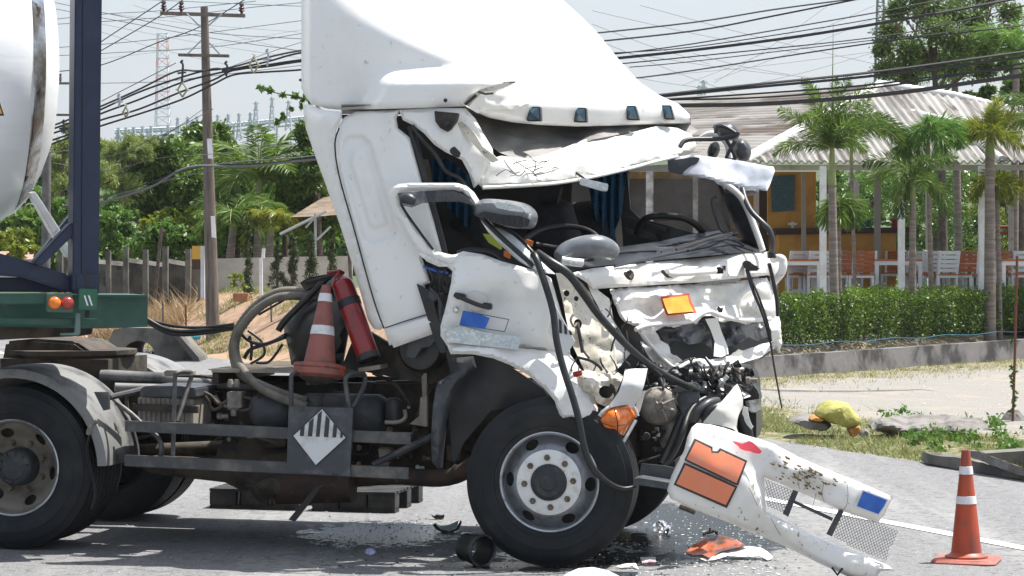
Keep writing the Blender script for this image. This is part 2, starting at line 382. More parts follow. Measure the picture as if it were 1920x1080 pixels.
TRUNK = M('bark', (.12, .10, .08), (.07, .055, .045), 8, rough=.95, bump=.01, bsc=20)
PTRUNK = M('palm_trunk', (.24, .20, .175), (.15, .125, .11), 2, .4, .62, .9, stretch=(1, 1, 9), bump=.008, bsc=6)
CROWNS = M('palm_crownshaft', (.22, .26, .09), (.15, .19, .06), 4, rough=.5)
LDARK = leafmat('mango_leaf', (.014, .045, .007), (.17, .28, .045), .3, .38, (.16, .17, .04))
LMID = leafmat('bush_leaf', (.03, .085, .014), (.17, .30, .055), .4, .45, (.30, .30, .04))
LYEL = leafmat('yellow_green_leaf', (.10, .17, .02), (.30, .33, .03), .4)
LPALE = leafmat('feathery_leaf', (.15, .20, .05), (.30, .36, .10), .4, .6)
LPALM = leafmat('palm_leaflet', (.02, .055, .012), (.19, .30, .055), .35, .4, (.30, .30, .05))
LPALMB = leafmat('bright_palm_leaflet', (.04, .11, .02), (.20, .36, .07), .4, .4, (.3, .34, .05))
LPALMY = leafmat('yellowing_palm_leaflet', (.08, .12, .015), (.30, .32, .04), .35, .4, (.36, .28, .05))
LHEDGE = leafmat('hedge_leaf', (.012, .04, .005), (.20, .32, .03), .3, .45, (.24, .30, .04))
LTREE = leafmat('sparse_tree_leaf', (.06, .11, .03), (.18, .26, .07), .35, .5, (.22, .16, .08))
LCON = leafmat('conifer_leaf', (.025, .05, .015), (.08, .11, .03), .2, .6)
LGRASS = leafmat('grass_blade', (.09, .15, .03), (.30, .29, .12), .35, .7, (.48, .40, .22))
LDRY = leafmat('dry_grass_blade', (.30, .19, .10), (.46, .36, .22), .3, .8)
CORR = M('corrugated_roof_sheet', (.30, .29, .27), (.16, .15, .14), .8, .42, .62, .85, bump=.003, bsc=20, c3=(.085, .065, .055), sc3=1.0, lo3=.53, hi3=.62, stretch=(5, .25, .25))
CORR2 = M('corrugated_roof_old', (.29, .275, .255), (.16, .145, .13), .7, .42, .62, .9, bump=.003, bsc=20, c3=(.11, .085, .07), sc3=.9, lo3=.52, hi3=.62, stretch=(.4, 1, 3))
RIDGE = M('ridge_capping', (.60, .60, .59), (.45, .44, .43), 2, rough=.8)
POSTW = M('white_post_paint', (.82, .83, .85), (.7, .7, .7), 4, rough=.6)
POSTG = M('grey_post_paint', (.42, .40, .38), rough=.7)
OCHRE = M('ochre_wall', (.70, .38, .09), (.60, .30, .07), 2, rough=.85)
DKWALL = M('dark_brown_board', (.07, .045, .035), rough=.7)
FLOORM = M('pavilion_floor', (.10, .09, .08), rough=.8)
CHW = M('chair_white_paint', (.86, .87, .88), (.80, .81, .82), 8, rough=.6)
CHO = M('chair_orange_wood', (.56, .16, .045), (.46, .12, .03), 6, rough=.55)
BASK = M('blue_basket', (.02, .10, .35), rough=.4); BASKT = M('teal_basket', (.02, .16, .20), rough=.4); BASKR = M('red_box', (.45, .03, .09), rough=.4)
SWING = M('dark_red_paint', (.18, .02, .015), rough=.5)
STONE = M('rough_slab', (.21, .20, .19), (.13, .115, .10), 4, .4, .65, .95, bump=.03, bsc=7, c3=(.08, .07, .06), sc3=8, lo3=.6, hi3=.68)
YBAG = M('yellow_cloth', (.40, .38, .10), (.29, .27, .06), 6, rough=.75, bump=.03, bsc=9)
TANC = M('orange_brown_sack', (.50, .24, .06), (.34, .15, .04), 14, rough=.9, bump=.02, bsc=20)
PIPE = M('blue_pvc', (.05, .30, .36), rough=.4)
RED_STAKE = M('rusty_stake', (.15, .05, .03), rough=.8)
PALLET = M('dark_pallet', (.016, .018, .021), (.045, .043, .04), 8, rough=.8)
TERRA = M('terracotta', (.38, .16, .07), (.25, .12, .06), 10, rough=.8)
# =============== SETTING ===============
NX, NY = .923, .384
def s_of(x, y): return NX * (x - 2.52) + NY * (y - 27.1)
def t2_of(x, y): return -.825 * (x - 3.97) + .57 * (y - 41)
def gz(x, y):
    z = road_z(x, y) - .012; s = s_of(x, y)
    e = smooth01((2.2 - x) / 4.0)
    if s > 0:
        z += e * 1.03 * smooth01((s - .5) / 2.7) + (.03 * noise.noise(Vector((x * .8, y * .8, 0))) + .02 * noise.noise(Vector((x * 2.7, y * 2.7, 3)))) * min(1, s)
        z += .10 * smooth01(s / .8) * (1 - smooth01((s - 1.5) / 2)) * (1 - e) * .4
        if x > 1.5: z += (.42 + .03 * 0) * smooth01((t2_of(x, y) - .25) / .5) * smooth01((x - 1.5) / 1)
    if y > 100: z += 13 * smooth01((y - 120) / 200)
    return z
xs = np.unique(np.r_[np.linspace(-900, -40, 14), np.linspace(-40, -16, 13), np.linspace(-16, 17, 133), np.linspace(17, 45, 12), np.linspace(45, 900, 14)])
ys = np.unique(np.r_[np.linspace(-60, 12, 8), np.linspace(12, 22, 12), np.linspace(22, 60, 150), np.linspace(60, 130, 30), np.linspace(130, 400, 20), np.linspace(400, 1500, 8)])
V = [(x, y, gz(x, y)) for y in ys for x in xs]; nx = len(xs)
F = [[j * nx + i, j * nx + i + 1, (j + 1) * nx + i + 1, (j + 1) * nx + i] for j in range(len(ys) - 1) for i in range(nx - 1)]
def ground_mat():
    m = bpy.data.materials.new('ground_soil'); m.use_nodes = True; nt = m.node_tree; N, Lk = nt.nodes, nt.links; p = N["Principled BSDF"]; p.inputs['Roughness'].default_value = .95
    g = N.new("ShaderNodeNewGeometry")
    def nz(sc, det=8, rg=.65):
        n = N.new("ShaderNodeTexNoise"); n.inputs['Scale'].default_value = sc; n.inputs['Detail'].default_value = det; n.inputs['Roughness'].default_value = rg
        Lk.new(g.outputs['Position'], n.inputs['Vector']); return n.outputs[0]
    def at(nm):
        a = N.new("ShaderNodeAttribute"); a.attribute_name = nm; return a.outputs['Fac']
    def ramp(v, lo, hi):
        r = N.new("ShaderNodeMapRange"); r.inputs[1].default_value = lo; r.inputs[2].default_value = hi; r.interpolation_type = 'SMOOTHSTEP'; Lk.new(v, r.inputs[0]); return r.outputs[0]
    def math_(op, a, b):
        q = N.new("ShaderNodeMath"); q.operation = op
        for i, w in ((0, a), (1, b)):
            if isinstance(w, (int, float)): q.inputs[i].default_value = w
            else: Lk.new(w, q.inputs[i])
        return q.outputs[0]
    def mix(f, a, b):
        q = N.new("ShaderNodeMix"); q.data_type = 'RGBA'; Lk.new(f, q.inputs[0])
        for i, w in ((6, a), (7, b)):
            if isinstance(w, tuple): q.inputs[i].default_value = (*w, 1)
            else: Lk.new(w, q.inputs[i])
        return q.outputs[2]
    fine = nz(30); big = nz(1.1); mid = nz(5)
    gravel = mix(ramp(fine, .34, .7), (.21, .198, .18), (.27, .255, .232))
    gravel = mix(ramp(big, .5, .66), gravel, (.29, .25, .205))
    dirt = mix(ramp(mid, .4, .6), (.36, .235, .15), (.26, .17, .11))
    grass = mix(ramp(mid, .42, .6), (.08, .10, .03), (.25, .205, .12))
    c = mix(ramp(math_('ADD', at('wd'), math_('MULTIPLY', math_('SUBTRACT', mid, .5), .9)), .4, .6), gravel, dirt)
    c = mix(ramp(math_('ADD', at('wg'), math_('MULTIPLY', math_('SUBTRACT', mid, .5), 1.6)), .35, .65), c, grass)
    c = mix(at('wf'), c, (.05, .075, .022))
    Lk.new(c, p.inputs['Base Color'])
    b = N.new("ShaderNodeBump"); b.inputs['Distance'].default_value = .02; b.inputs['Strength'].default_value = .8; Lk.new(fine, b.inputs['Height']); Lk.new(b.outputs[0], p.inputs['Normal'])
    return m
go = build('ground', V, np.array(F), ground_mat(), None, kind='structure'); go.data.polygons.foreach_set('use_smooth', [True] * len(F))
wg = []; wd = []
for x, y, z in V:
    s = s_of(x, y); t2 = t2_of(x, y); e = smooth01((2.2 - x) / 3)
    g_ = 0; d = 0
    if s > 0:
        right_g = max((1 - smooth01((s - 2.3) / 1.4)) * .8, smooth01((t2 + 2.2) / 1.2) * .5)
        left_g = .15 + .35 * smooth01((s - 2.2) / 1.2) + .4 * (1 - smooth01((s - .0) / .7))
        g_ = right_g * (1 - e) + left_g * e; d = e * .8 + (1 - e) * smooth01((t2 + 2.6) / 2) * .5
        if y > 62: g_ = 1
    wg.append(g_); wd.append(d)
wf = [smooth01((y - 60) / 6) for x, y, z in V]
for nm, arr in (('wg', wg), ('wd', wd), ('wf', wf)):
    a = go.data.attributes.new(nm, 'FLOAT', 'POINT'); a.data.foreach_set('value', arr)
# road
def road_mat():
    m = bpy.data.materials.new('asphalt'); m.use_nodes = True; nt = m.node_tree; N, Lk = nt.nodes, nt.links; p = N["Principled BSDF"]
    g = N.new("ShaderNodeNewGeometry"); P = g.outputs['Position']
    def nz(sc, det=8, rg=.6, st=None):
        n = N.new("ShaderNodeTexNoise"); n.inputs['Scale'].default_value = sc; n.inputs['Detail'].default_value = det; n.inputs['Roughness'].default_value = rg
        if st:
            mp = N.new("ShaderNodeMapping"); mp.inputs['Rotation'].default_value = (0, 0, R(-22.6)); mp.inputs['Scale'].default_value = st; Lk.new(P, mp.inputs[0]); Lk.new(mp.outputs[0], n.inputs['Vector'])
        else: Lk.new(P, n.inputs['Vector'])
        return n.outputs[0]
    def ramp(v, lo, hi, a=0, b=1):
        r = N.new("ShaderNodeMapRange"); r.inputs[1].default_value = lo; r.inputs[2].default_value = hi; r.inputs[3].default_value = a; r.inputs[4].default_value = b; r.interpolation_type = 'SMOOTHSTEP'; Lk.new(v, r.inputs[0]); return r.outputs[0]
    def mix(f, a, b):
        q = N.new("ShaderNodeMix"); q.data_type = 'RGBA'; Lk.new(f, q.inputs[0])
        for i, w in ((6, a), (7, b)):
            if isinstance(w, tuple): q.inputs[i].default_value = (*w, 1)
            else: Lk.new(w, q.inputs[i])
        return q.outputs[2]
    def M2(op, a, b):
        q = N.new("ShaderNodeMath"); q.operation = op
        for i, w in ((0, a), (1, b)):
            if isinstance(w, (int, float)): q.inputs[i].default_value = w
            else: Lk.new(w, q.inputs[i])
        return q.outputs[0]
    fine = nz(55, 4, .7); mid = nz(2.2); streak = nz(1, 6, .6, (1.6, .12, 1)); vor = N.new("ShaderNodeTexVoronoi"); vor.inputs['Scale'].default_value = 95; Lk.new(P, vor.inputs['Vector'])
    c = mix(ramp(fine, .40, .60), (.075, .076, .08), (.30, .30, .302))
    c = mix(ramp(vor.outputs['Distance'], .25, .6), c, (.16, .16, .162))
    c = mix(ramp(streak, .46, .68), c, (.25, .247, .24))
    c = mix(ramp(nz(15, 5, .7), .52, .62), c, (.105, .105, .108))
    c = mix(ramp(mid, .55, .72), c, (.16, .16, .163))
    # fluid spilt by the wreck: pools round the front wheels and under the engine
    wet = None
    for (px, py, rx, ry) in SPILL:
        q = gpt(px, py); sep = N.new("ShaderNodeVectorMath"); sep.operation = 'SUBTRACT'; Lk.new(P, sep.inputs[0]); sep.inputs[1].default_value = q
        sc = N.new("ShaderNodeVectorMath"); sc.operation = 'MULTIPLY'; Lk.new(sep.outputs[0], sc.inputs[0]); sc.inputs[1].default_value = (1 / rx, 1 / ry, 0)
        ln = N.new("ShaderNodeVectorMath"); ln.operation = 'LENGTH'; Lk.new(sc.outputs[0], ln.inputs[0])
        w = M2('SUBTRACT', 1.15, ln.outputs['Value']); wet = w if wet is None else M2('MAXIMUM', wet, w)
    pat = nz(7, 12, .8, (1.3, .8, 1))
    wetm = ramp(M2('ADD', wet, M2('MULTIPLY', M2('SUBTRACT', pat, .5), 2.6)), .28, .42)
    c = mix(wetm, c, (.012, .013, .015))
    Lk.new(c, p.inputs['Base Color'])
    q = N.new("ShaderNodeMix"); Lk.new(wetm, q.inputs[0]); q.inputs[2].default_value = .85; q.inputs[3].default_value = .22; Lk.new(q.outputs[0], p.inputs['Roughness'])
    b = N.new("ShaderNodeBump"); b.inputs['Distance'].default_value = .006; b.inputs['Strength'].default_value = .9; Lk.new(fine, b.inputs['Height']); Lk.new(b.outputs[0], p.inputs['Normal'])
    return m
SPILL = [(1290, 1010, .75, 1.4), (1160, 1045, 1.0, .5), (1330, 990, .35, 2.0), (715, 1000, .62, .95), (960, 1060, .7, .25), (1240, 970, .5, 1.4), (1450, 1015, .35, .5)]
d = Vector((-NY, NX, 0)); n_ = Vector((NX, NY, 0)); A = Vector((2.52, 27.1, 0))
V = []; F = []
ts = [-60, -30, -15, -8, -4, -2, 0, 2, 4, 8, 12, 16, 20, 25, 30, 40, 60, 100, 200]
ss = [.12, -.3, -3, -8, -15, -30, -60]
ts2 = []
for a, b in zip(ts, ts[1:]):
    k = max(1, int((b - a) / .5)) if -12 < a < 40 else 1
    ts2 += [a + (b - a) * i / k for i in range(k)]
ts2.append(200)
for t in ts2:
    for j, s in enumerate(ss):
        if j == 0: s = s + .16 * noise.noise(Vector((t * 1.7, 2, 0))) + .06 * noise.noise(Vector((t * 6, 5, 0)))
        p = A + d * t + n_ * s; V.append((p.x, p.y, road_z(p.x, p.y)))
k = len(ss)
F = [[j * k + i, j * k + i + 1, (j + 1) * k + i + 1, (j + 1) * k + i] for j in range(len(ts2) - 1) for i in range(k - 1)]
build('road', V, F, road_mat(), kind='structure')
LINE = M('road_line_paint', (.74, .74, .73), (.50, .50, .49), 9, .5, .72, .7, c3=(.25, .25, .25), sc3=40, lo3=.64, hi3=.72)
V = []
for s in (-2.96, -3.10):
    for t in (-60, -12, -6, 0, 8, 20, 60, 150):
        p = A + d * t + n_ * s; V.append((p.x, p.y, road_z(p.x, p.y) + .005))
build('lane_line', V, [[i, i + 1, i + 9, i + 8] for i in range(7)], LINE, kind='structure')
# scattered grit on the asphalt
def pebbles(name, pts, size, mat, label, cat, kind='stuff', flat=.5):
    V = []; F = []
    for p in pts:
        s = size * random.uniform(.4, 1.4); o = len(V); a = random.uniform(0, 6)
        for k in range(4): V.append(p + Vector((math.cos(a + k * 1.57) * s * random.uniform(.6, 1.2), math.sin(a + k * 1.57) * s * random.uniform(.6, 1.2), random.uniform(0, .3) * s)))
        V.append(p + Vector((0, 0, s * flat * 1.6))); F += [[o + k, o + (k + 1) % 4, o + 4] for k in range(4)]
    return build(name, np.array([tuple(v) for v in V]), np.array(F), mat, label=label, cat=cat, kind=kind)
def scat(n, x0, x1, y0, y1, z=.003):
    out = []
    for _ in range(n):
        p = gpt(random.uniform(x0, x1), random.uniform(y0, y1)); p.z += z; out.append(p)
    return out
GRIT = M('pale_grit', (.40, .38, .35), (.2, .19, .18), 30, rough=.9)
GLS = M('glass_crumbs', (.55, .72, .72), (.30, .42, .42), 60, rough=.12, spec=.8)
pebbles('road_grit', scat(1500, -50, 1980, 850, 1090), .006, GRIT, 'pale grit scattered over the asphalt', 'grit')
gpp = scat(500, 560, 1480, 960, 1090) + scat(450, 590, 860, 975, 1035) + scat(400, 1150, 1460, 1000, 1090)
pebbles('glass_crumbs', gpp, .005, GLS, 'crumbs of broken greenish glass on the wet asphalt', 'broken glass')
pebbles('paint_flakes', scat(240, 1120, 1470, 975, 1080) + scat(60, 600, 1120, 960, 1080), .011, M('flake_white', (.6, .62, .62), rough=.5), 'white paint flakes and plastic splinters on the asphalt', 'paint flakes', flat=.2)
pebbles('plastic_crumbs', scat(260, 600, 1500, 965, 1085), .010, BLACKP, 'black crumbs of broken plastic on the asphalt', 'broken plastic')
pebbles('lot_gravel', [Vector((p.x, p.y, gz(p.x, p.y) + .005)) for p in [gpt(random.uniform(1420, 1960), random.uniform(672, 800)) for _ in range(260)]], .02, GRIT, 'loose pale stones on the gravel lot', 'gravel')

# ---------- foliage helpers ----------
def leaves_arrays(C, size, aspect=.45, out=None, updown=.3):
    n = len(C)
    d = rng.normal(size=(n, 3)); d[:, 2] -= updown * 1.2
    if out is not None: d += out * 1.0
    d /= np.linalg.norm(d, axis=1)[:, None] + 1e-9
    r = rng.normal(size=(n, 3)); s = np.cross(d, r); s /= np.linalg.norm(s, axis=1)[:, None] + 1e-9
    L = (size * rng.uniform(.6, 1.3, n))[:, None]; Wd = L * aspect
    V = np.stack([C - d * L * .5, C + s * Wd * .5, C + d * L * .5, C - s * Wd * .5], 1).reshape(-1, 3)
    return V, np.arange(n * 4).reshape(n, 4)
def crown_pts(blobs, dens=1.0, flat=.85, inner=.55, clump=1):
    P = []; O = []; T = []
    for (c, r, n) in blobs:
        n = int(n * dens)
        # sub-clumps on the blob give the uneven outline
        k = max(5, int(n / 55)); cd = rng.normal(size=(k, 3)); cd /= np.linalg.norm(cd, axis=1)[:, None]
        cc = cd * r * rng.uniform(inner, 1.0, k)[:, None]; ct = rng.uniform(-.22, .22, k)
        idx = rng.integers(0, k, n); off = rng.normal(size=(n, 3)) * r * .2 * clump
        q = cc[idx] + off; q[:, 2] *= flat
        P.append(np.array(c) + q); O.append(q / (np.linalg.norm(q, axis=1)[:, None] + 1e-9)); T.append(rng.uniform(.15, .85, n) * .6 + .2 + ct[idx])
    return np.concatenate(P), np.concatenate(O), np.clip(np.concatenate(T), 0, 1)
def crown(name, blobs, size, mat, parent=None, aspect=.45, dens=1, inner=.55, clump=1, flat=.85, **kw):
    P, O, T = crown_pts(blobs, dens, flat, inner, clump); V, F = leaves_arrays(P, size, aspect, O)
    return build(name, V, F, mat, parent, tint=T, **kw)
def B(lst, Y, n=900, dy=0):
    out = []
    for b in lst:
        px, py, r = b[:3]; y = Y + random.uniform(-dy, dy); p = WF.P(px, py, y); rm = r / FPX * y
        out.append((tuple(p), rm, (b[3] if len(b) > 3 else n)))
    return out
def tree_px(name, label, cat, blobs, Y, trunk, size, mat, n=900, dy=1.0, group=None, tr=.12, tmat=None, gaps=False, **kw):
    base = WF.P(*trunk[0], Y); base.z = min(base.z, gz(base.x, Y)) if not kw.pop('free', False) else base.z
    t = thing(name, label, cat, base, group)
    crown('crown', B(blobs, Y, n, dy), size, mat, t, **kw)
    pts = [base] + [WF.P(x, y, Y) for x, y in trunk[1:]]
    vf = [tube(pts, tr, 8, 4, rf=lambda q: 1 - .6 * q)]
    for b in blobs[::2]:
        e = WF.P(b[0], b[1], Y); j = pts[len(pts) // 2].lerp(pts[-1], .5)
        vf.append(tube([j, j.lerp(e, .5) + Vector((0, 0, .2)), e], tr * .38, 6, 4, rf=lambda q: 1 - .7 * q))
    build('trunk', *merge(*vf), tmat or TRUNK, t, smooth=60); return t

# ---------- left background ----------
crown('thicket', B([(x, y, 42) for x in range(-20, 680, 52) for y in (430, 475, 520)], 92, 520, 3), .34, LDARK, label='dark dense thicket closing the view behind the garden trees on the left', cat='thicket', kind='stuff')
crown('thicket', B([(x, y, 38) for x in range(60, 700, 60) for y in (335, 385)], 98, 520, 3), .36, LMID, label='paler belt of far woodland above the dark thicket', cat='thicket', kind='stuff')
tree_px('feathery_tree', 'pale yellow-green feathery tree right of the blue post', 'tree', [(215, 290, 30), (245, 270, 26), (200, 330, 34), (262, 285, 22), (230, 350, 34), (190, 275, 22), (280, 268, 12)], 63, [(225, 470), (225, 380), (228, 300)], .15, LPALE, 1500, aspect=.16, inner=.15)
tree_px('feathery_tree', 'pale yellow-green feathery tree between tank and blue post', 'tree', [(118, 275, 24), (105, 310, 28), (125, 350, 30), (95, 360, 26), (130, 240, 14)], 63, [(118, 470), (118, 380), (118, 300)], .15, LPALE, 1500, aspect=.16, inner=.15)
tree_px('round_tree', 'big round dark mango tree left of the wooden utility pole', 'tree', [(268, 300, 40), (300, 285, 34), (262, 345, 44), (330, 330, 50), (300, 375, 50), (350, 380, 46), (245, 320, 26), (335, 285, 28), (360, 350, 40), (280, 385, 36)], 66, [(310, 500), (308, 430), (310, 370)], .15, LDARK, 2600)
tree_px('round_tree', 'tall dark mango tree rising behind the wooden utility pole', 'tree', [(372, 258, 30), (400, 262, 34), (365, 300, 40), (418, 290, 32), (395, 330, 44), (440, 318, 26), (440, 350, 34), (420, 385, 40), (375, 400, 40)], 72, [(400, 500), (400, 430), (398, 350)], .15, LDARK, 2600)
tree_px('leafy_tree', 'dark broad-leaved tree just left of the cab rear edge', 'tree', [(585, 270, 28), (560, 330, 40), (600, 350, 50), (560, 395, 38), (610, 410, 46), (590, 310, 30), (640, 380, 40), (575, 245, 18)], 60, [(600, 540), (598, 460), (595, 360)], .12, LDARK, 2200)
tree_px('leafy_tree', 'mid green tree between the fan palm and the cab', 'tree', [(520, 385, 34), (545, 420, 36), (510, 430, 30), (575, 440, 34), (540, 365, 24)], 62, [(535, 540), (535, 470), (535, 410)], .15, LMID, 900)
tree_px('leafy_tree', 'leafy green tree with pale tips right behind the mango trees', 'tree', [(450, 395, 32), (430, 425, 32), (470, 440, 28), (445, 365, 22), (425, 460, 28)], 61, [(445, 540), (445, 470), (445, 420)], .17, LMID, 900)
for bl, mt, lb, Y, sz in (([(200, 385, 26), (185, 420, 34), (215, 415, 30), (200, 450, 34), (232, 440, 26), (215, 470, 30)], LMID, 'bright green bush right beside the blue post', 60, .13),
        ([(290, 440, 28), (320, 430, 28), (270, 460, 26), (345, 455, 26), (305, 465, 28), (250, 470, 22)], LMID, 'pale green bush leaning over the block wall posts', 58.5, .14),
        ([(300, 410, 16), (325, 402, 18), (345, 420, 18), (275, 418, 14), (355, 440, 16), (365, 400, 14)], LYEL, 'yellow-green shrub glowing above the block wall', 59, .13),
        ([(120, 395, 26), (95, 415, 26), (130, 430, 24), (65, 430, 24), (110, 450, 24)], LMID, 'green bush seen under the tank end', 60, .14),
        ([(15, 455, 24), (45, 450, 22), (-10, 450, 20), (30, 475, 18), (70, 470, 14)], LYEL, 'low light green bush at the far left under the tank', 57.5, .12),
        ([(385, 440, 24), (372, 470, 24), (360, 480, 18)], LMID, 'small bush behind the yellow and black sign', 58.5, .12)):
    crown('bush', B(bl, Y, 520, .6), sz, mt, label=lb, cat='bush', aspect=.5)
# slim hanging branch at the deflector's rear edge
t = thing('tree_branch', 'leafy branch reaching left of the roof deflector against the sky', 'branch', WF.P(640, 560, 45))
build('stem', *merge(ptube([(660, 560, 45), (640, 300, 45), (600, 205, 45), (560, 182, 45), (525, 176, 45), (485, 165, 45)], .02, WF, n=6, sm=5, rf=lambda q: 1.8 - 1.5 * q)), TRUNK, t)
crown('foliage', B([(488, 166, 7, 60), (505, 170, 7, 50), (532, 178, 7, 45), (553, 180, 6, 50), (568, 184, 6, 50), (582, 188, 8, 60), (530, 218, 8, 70), (566, 200, 5, 40), (548, 205, 4, 20), (520, 228, 6, 40)], 45, 60), .10, LMID, t)
def frond_mesh(base, az, L, droop, lift, nleaf, ll, wid=.03, plume=.5):
    """one feather frond: arching rachis with leaflets -> (V,F) leaf quads"""
    P = []; d0 = Vector((math.cos(az), math.sin(az), 0)); p = Vector(base); ang = lift; seg = 12; V = []; F = []
    pts = [p.copy()]
    for i in range(seg):
        d_ = d0 * math.cos(ang) + Vector((0, 0, math.sin(ang))); p = p + d_ * (L / seg); ang -= droop / seg; pts.append(p.copy())
    for k in range(nleaf):
        t = (k + random.random()) / nleaf * seg; i = min(int(t), seg - 1); q = pts[i].lerp(pts[i + 1], t - i); tan = (pts[i + 1] - pts[i]).normalized()
        side = tan.cross(Vector((0, 0, 1))).normalized() * (1 if k % 2 else -1); upv = side.cross(tan) * (1 if k % 2 else -1)
        a = random.uniform(-plume, plume) * math.pi
        dr = (tan * .75 + (side * math.cos(a) + upv * math.sin(a)) * .8).normalized(); sh = math.sin(math.pi * min(1, (t / seg) * .8 + .18)) ** .6
        l_ = ll * sh * random.uniform(.75, 1.1); e = q + dr * l_ + Vector((0, 0, -.25 * l_)); w = dr.cross(Vector((random.random(), random.random(), random.random()))).normalized() * wid * .5
        m_ = q.lerp(e, .45) + Vector((0, 0, .06 * l_)); o = len(V); V += [q, m_ + w, e, m_ - w]; F.append([o, o + 1, o + 2, o + 3])
    return V, F, pts
def palm(label, base, top, nfr, L, mat, lift=(.2, 1.2), droop=(1.6, 2.4), ll=.35, tr=(.11, .08), plume=.5, nleaf=150, wid=.022, shaft=.6, spear=0, group='foxtail palms along the hedge', az=None, lean=0):
    t = thing('palm_tree', label, 'palm', base, group); base = Vector(base); top = Vector(top)
    m1 = base.lerp(top, .5) + Vector((lean, 0, 0))
    tp = cr([base, m1, top], 8)
    build('trunk', *tube(tp, tr[0], 10, rf=lambda q: 1 - (1 - tr[1] / tr[0]) * q), PTRUNK, t, smooth=60)
    if shaft: build('crownshaft', *tube([top - Vector((0, 0, .02)), top + Vector((0, 0, shaft * .5)), top + Vector((0, 0, shaft))], tr[1] * 1.12, 10, rf=lambda q: 1.05 - .5 * q), CROWNS, t, smooth=60)
    cp = top + Vector((0, 0, shaft)); V = []; F = []; T = []; ra = []
    for k in range(nfr):
        a = (az[k] if az and k < len(az) else k * 2.399 + random.uniform(-.2, .2))
        v, f, pts = frond_mesh(cp, a, L * random.uniform(.8, 1.1), random.uniform(*droop), random.uniform(*lift), nleaf, ll, wid, plume)
        o = len(V); V += v; F += [[i + o for i in q] for q in f]; tb = random.uniform(.2, .7); T += [min(1, max(0, tb + random.uniform(-.25, .3))) for _ in f]
        ra.append(tube(pts, .016, 5, rf=lambda q: 1 - .8 * q))
    build('crown', np.array([tuple(v) for v in V]), np.array(F), mat, t, tint=T); build('frond_stems', *merge(*ra), CROWNS, t)
    if spear: build('spear_leaf', *tube([cp, cp + Vector((.02, 0, spear))], .02, 5, rf=lambda q: 1 - .85 * q), CROWNS, t)
    return t
def gp(px, Y): x = (px - CX) / FPX * Y; return Vector((x, Y, gz(x, Y)))
palm('large dark-fronded palm with drooping leaves right of the utility pole', gp(482, 60), WF.P(486, 360, 60), 17, 2.0, LPALM, lift=(.3, 1.35), droop=(1.3, 2.1), ll=.6, plume=.18, nleaf=120, wid=.04, group='garden palms on the left', tr=(.12, .08), shaft=.3)
palm('low dark palm with fan of fronds beside the columnar conifers', gp(425, 57.5), WF.P(437, 430, 57.5), 14, 1.2, LPALM, lift=(.2, 1.3), droop=(1.2, 2.0), ll=.45, plume=.2, nleaf=90, wid=.03, group='garden palms on the left', shaft=.2)
palm('yellowing palm tuft right of the dark palm', gp(500, 57), WF.P(507, 440, 57), 11, .85, LPALMY, lift=(.2, 1.3), droop=(1.2, 2.0), ll=.35, plume=.2, nleaf=80, wid=.03, group='garden palms on the left', shaft=.2)
for i, (px, top, w, lb) in enumerate(((465, 422, 13, 'tallest columnar conifer left of the white wall'), (520, 458, 16, 'loose conifer behind the white banded post'), (548, 445, 15, 'slim conifer in front of the white block wall'), (582, 447, 19, 'broad grey-green conifer before the white wall'), (622, 455, 15, 'conifer nearest the cab rear edge'))):
    b = gp(px, 52.5); zt = 1.92 + (470 - top) / FPX * 52.5; h = zt - b.z; r = w / FPX * 52.5
    t = thing('conifer', lb, 'conifer', b, 'small conifers in front of the block wall')
    crown('crown', [((b.x, b.y, b.z + .12 + h * q), r * (1.05 - q * .75), 240) for q in (.08, .22, .36, .5, .64, .78, .9)], .09, LCON, t, aspect=.2, flat=1.6, inner=.3)
    build('trunk', *tube([b, b + Vector((0, 0, h * .8))], .03, 6), TRUNK, t)
# block walls
t = thing('boundary_wall', 'weathered grey block wall with tall posts on the bank', 'wall', gp(290, 55.5))
build('wall_panel', *merge(*[solid(*(lambda q: ([p for p in q], [p + Vector((0, .15, 0)) for p in q]))([WF.P(x0, y0, Y), WF.P(x1, y1, Y), Vector((WF.P(x1, 0, Y).x, Y, gz(0, Y) - .2)), Vector((WF.P(x0, 0, Y).x, Y, gz(0, Y) - .2))])) for x0, y0, x1, y1, Y in ((180, 495, 235, 500, 55.6), (235, 492, 309, 502, 55.5), (309, 493, 350, 500, 55.4), (350, 497, 400, 505, 55.3))]), CONC, t)
build('coping', *merge(*[ptube([(x0, y0 - 1, Y + .07), (x1, y1 - 1, Y + .07)], .09, WF, n=4) for x0, y0, x1, y1, Y in ((180, 495, 235, 500, 55.6), (235, 492, 309, 502, 55.5), (309, 493, 350, 500, 55.4))]), CONC, t)
for px, ty, w in ((202, 470, 8), (235, 463, 9), (272, 468, 9), (309, 462, 10), (352, 467, 10), (112, 478, 8)):
    o = build('post', *prism([(px - w / 2, ty), (px + w / 2, ty), (px + w / 2, 562), (px - w / 2, 562)], 55.1, 55.3, WF), CONC, t)
o = build('block_wall', *prism([(402, 485), (520, 482), (660, 480), (660, 560), (402, 560)], 55.9, 56.1, WF), CONCL, label='pale grey block wall behind the small conifers', cat='wall')
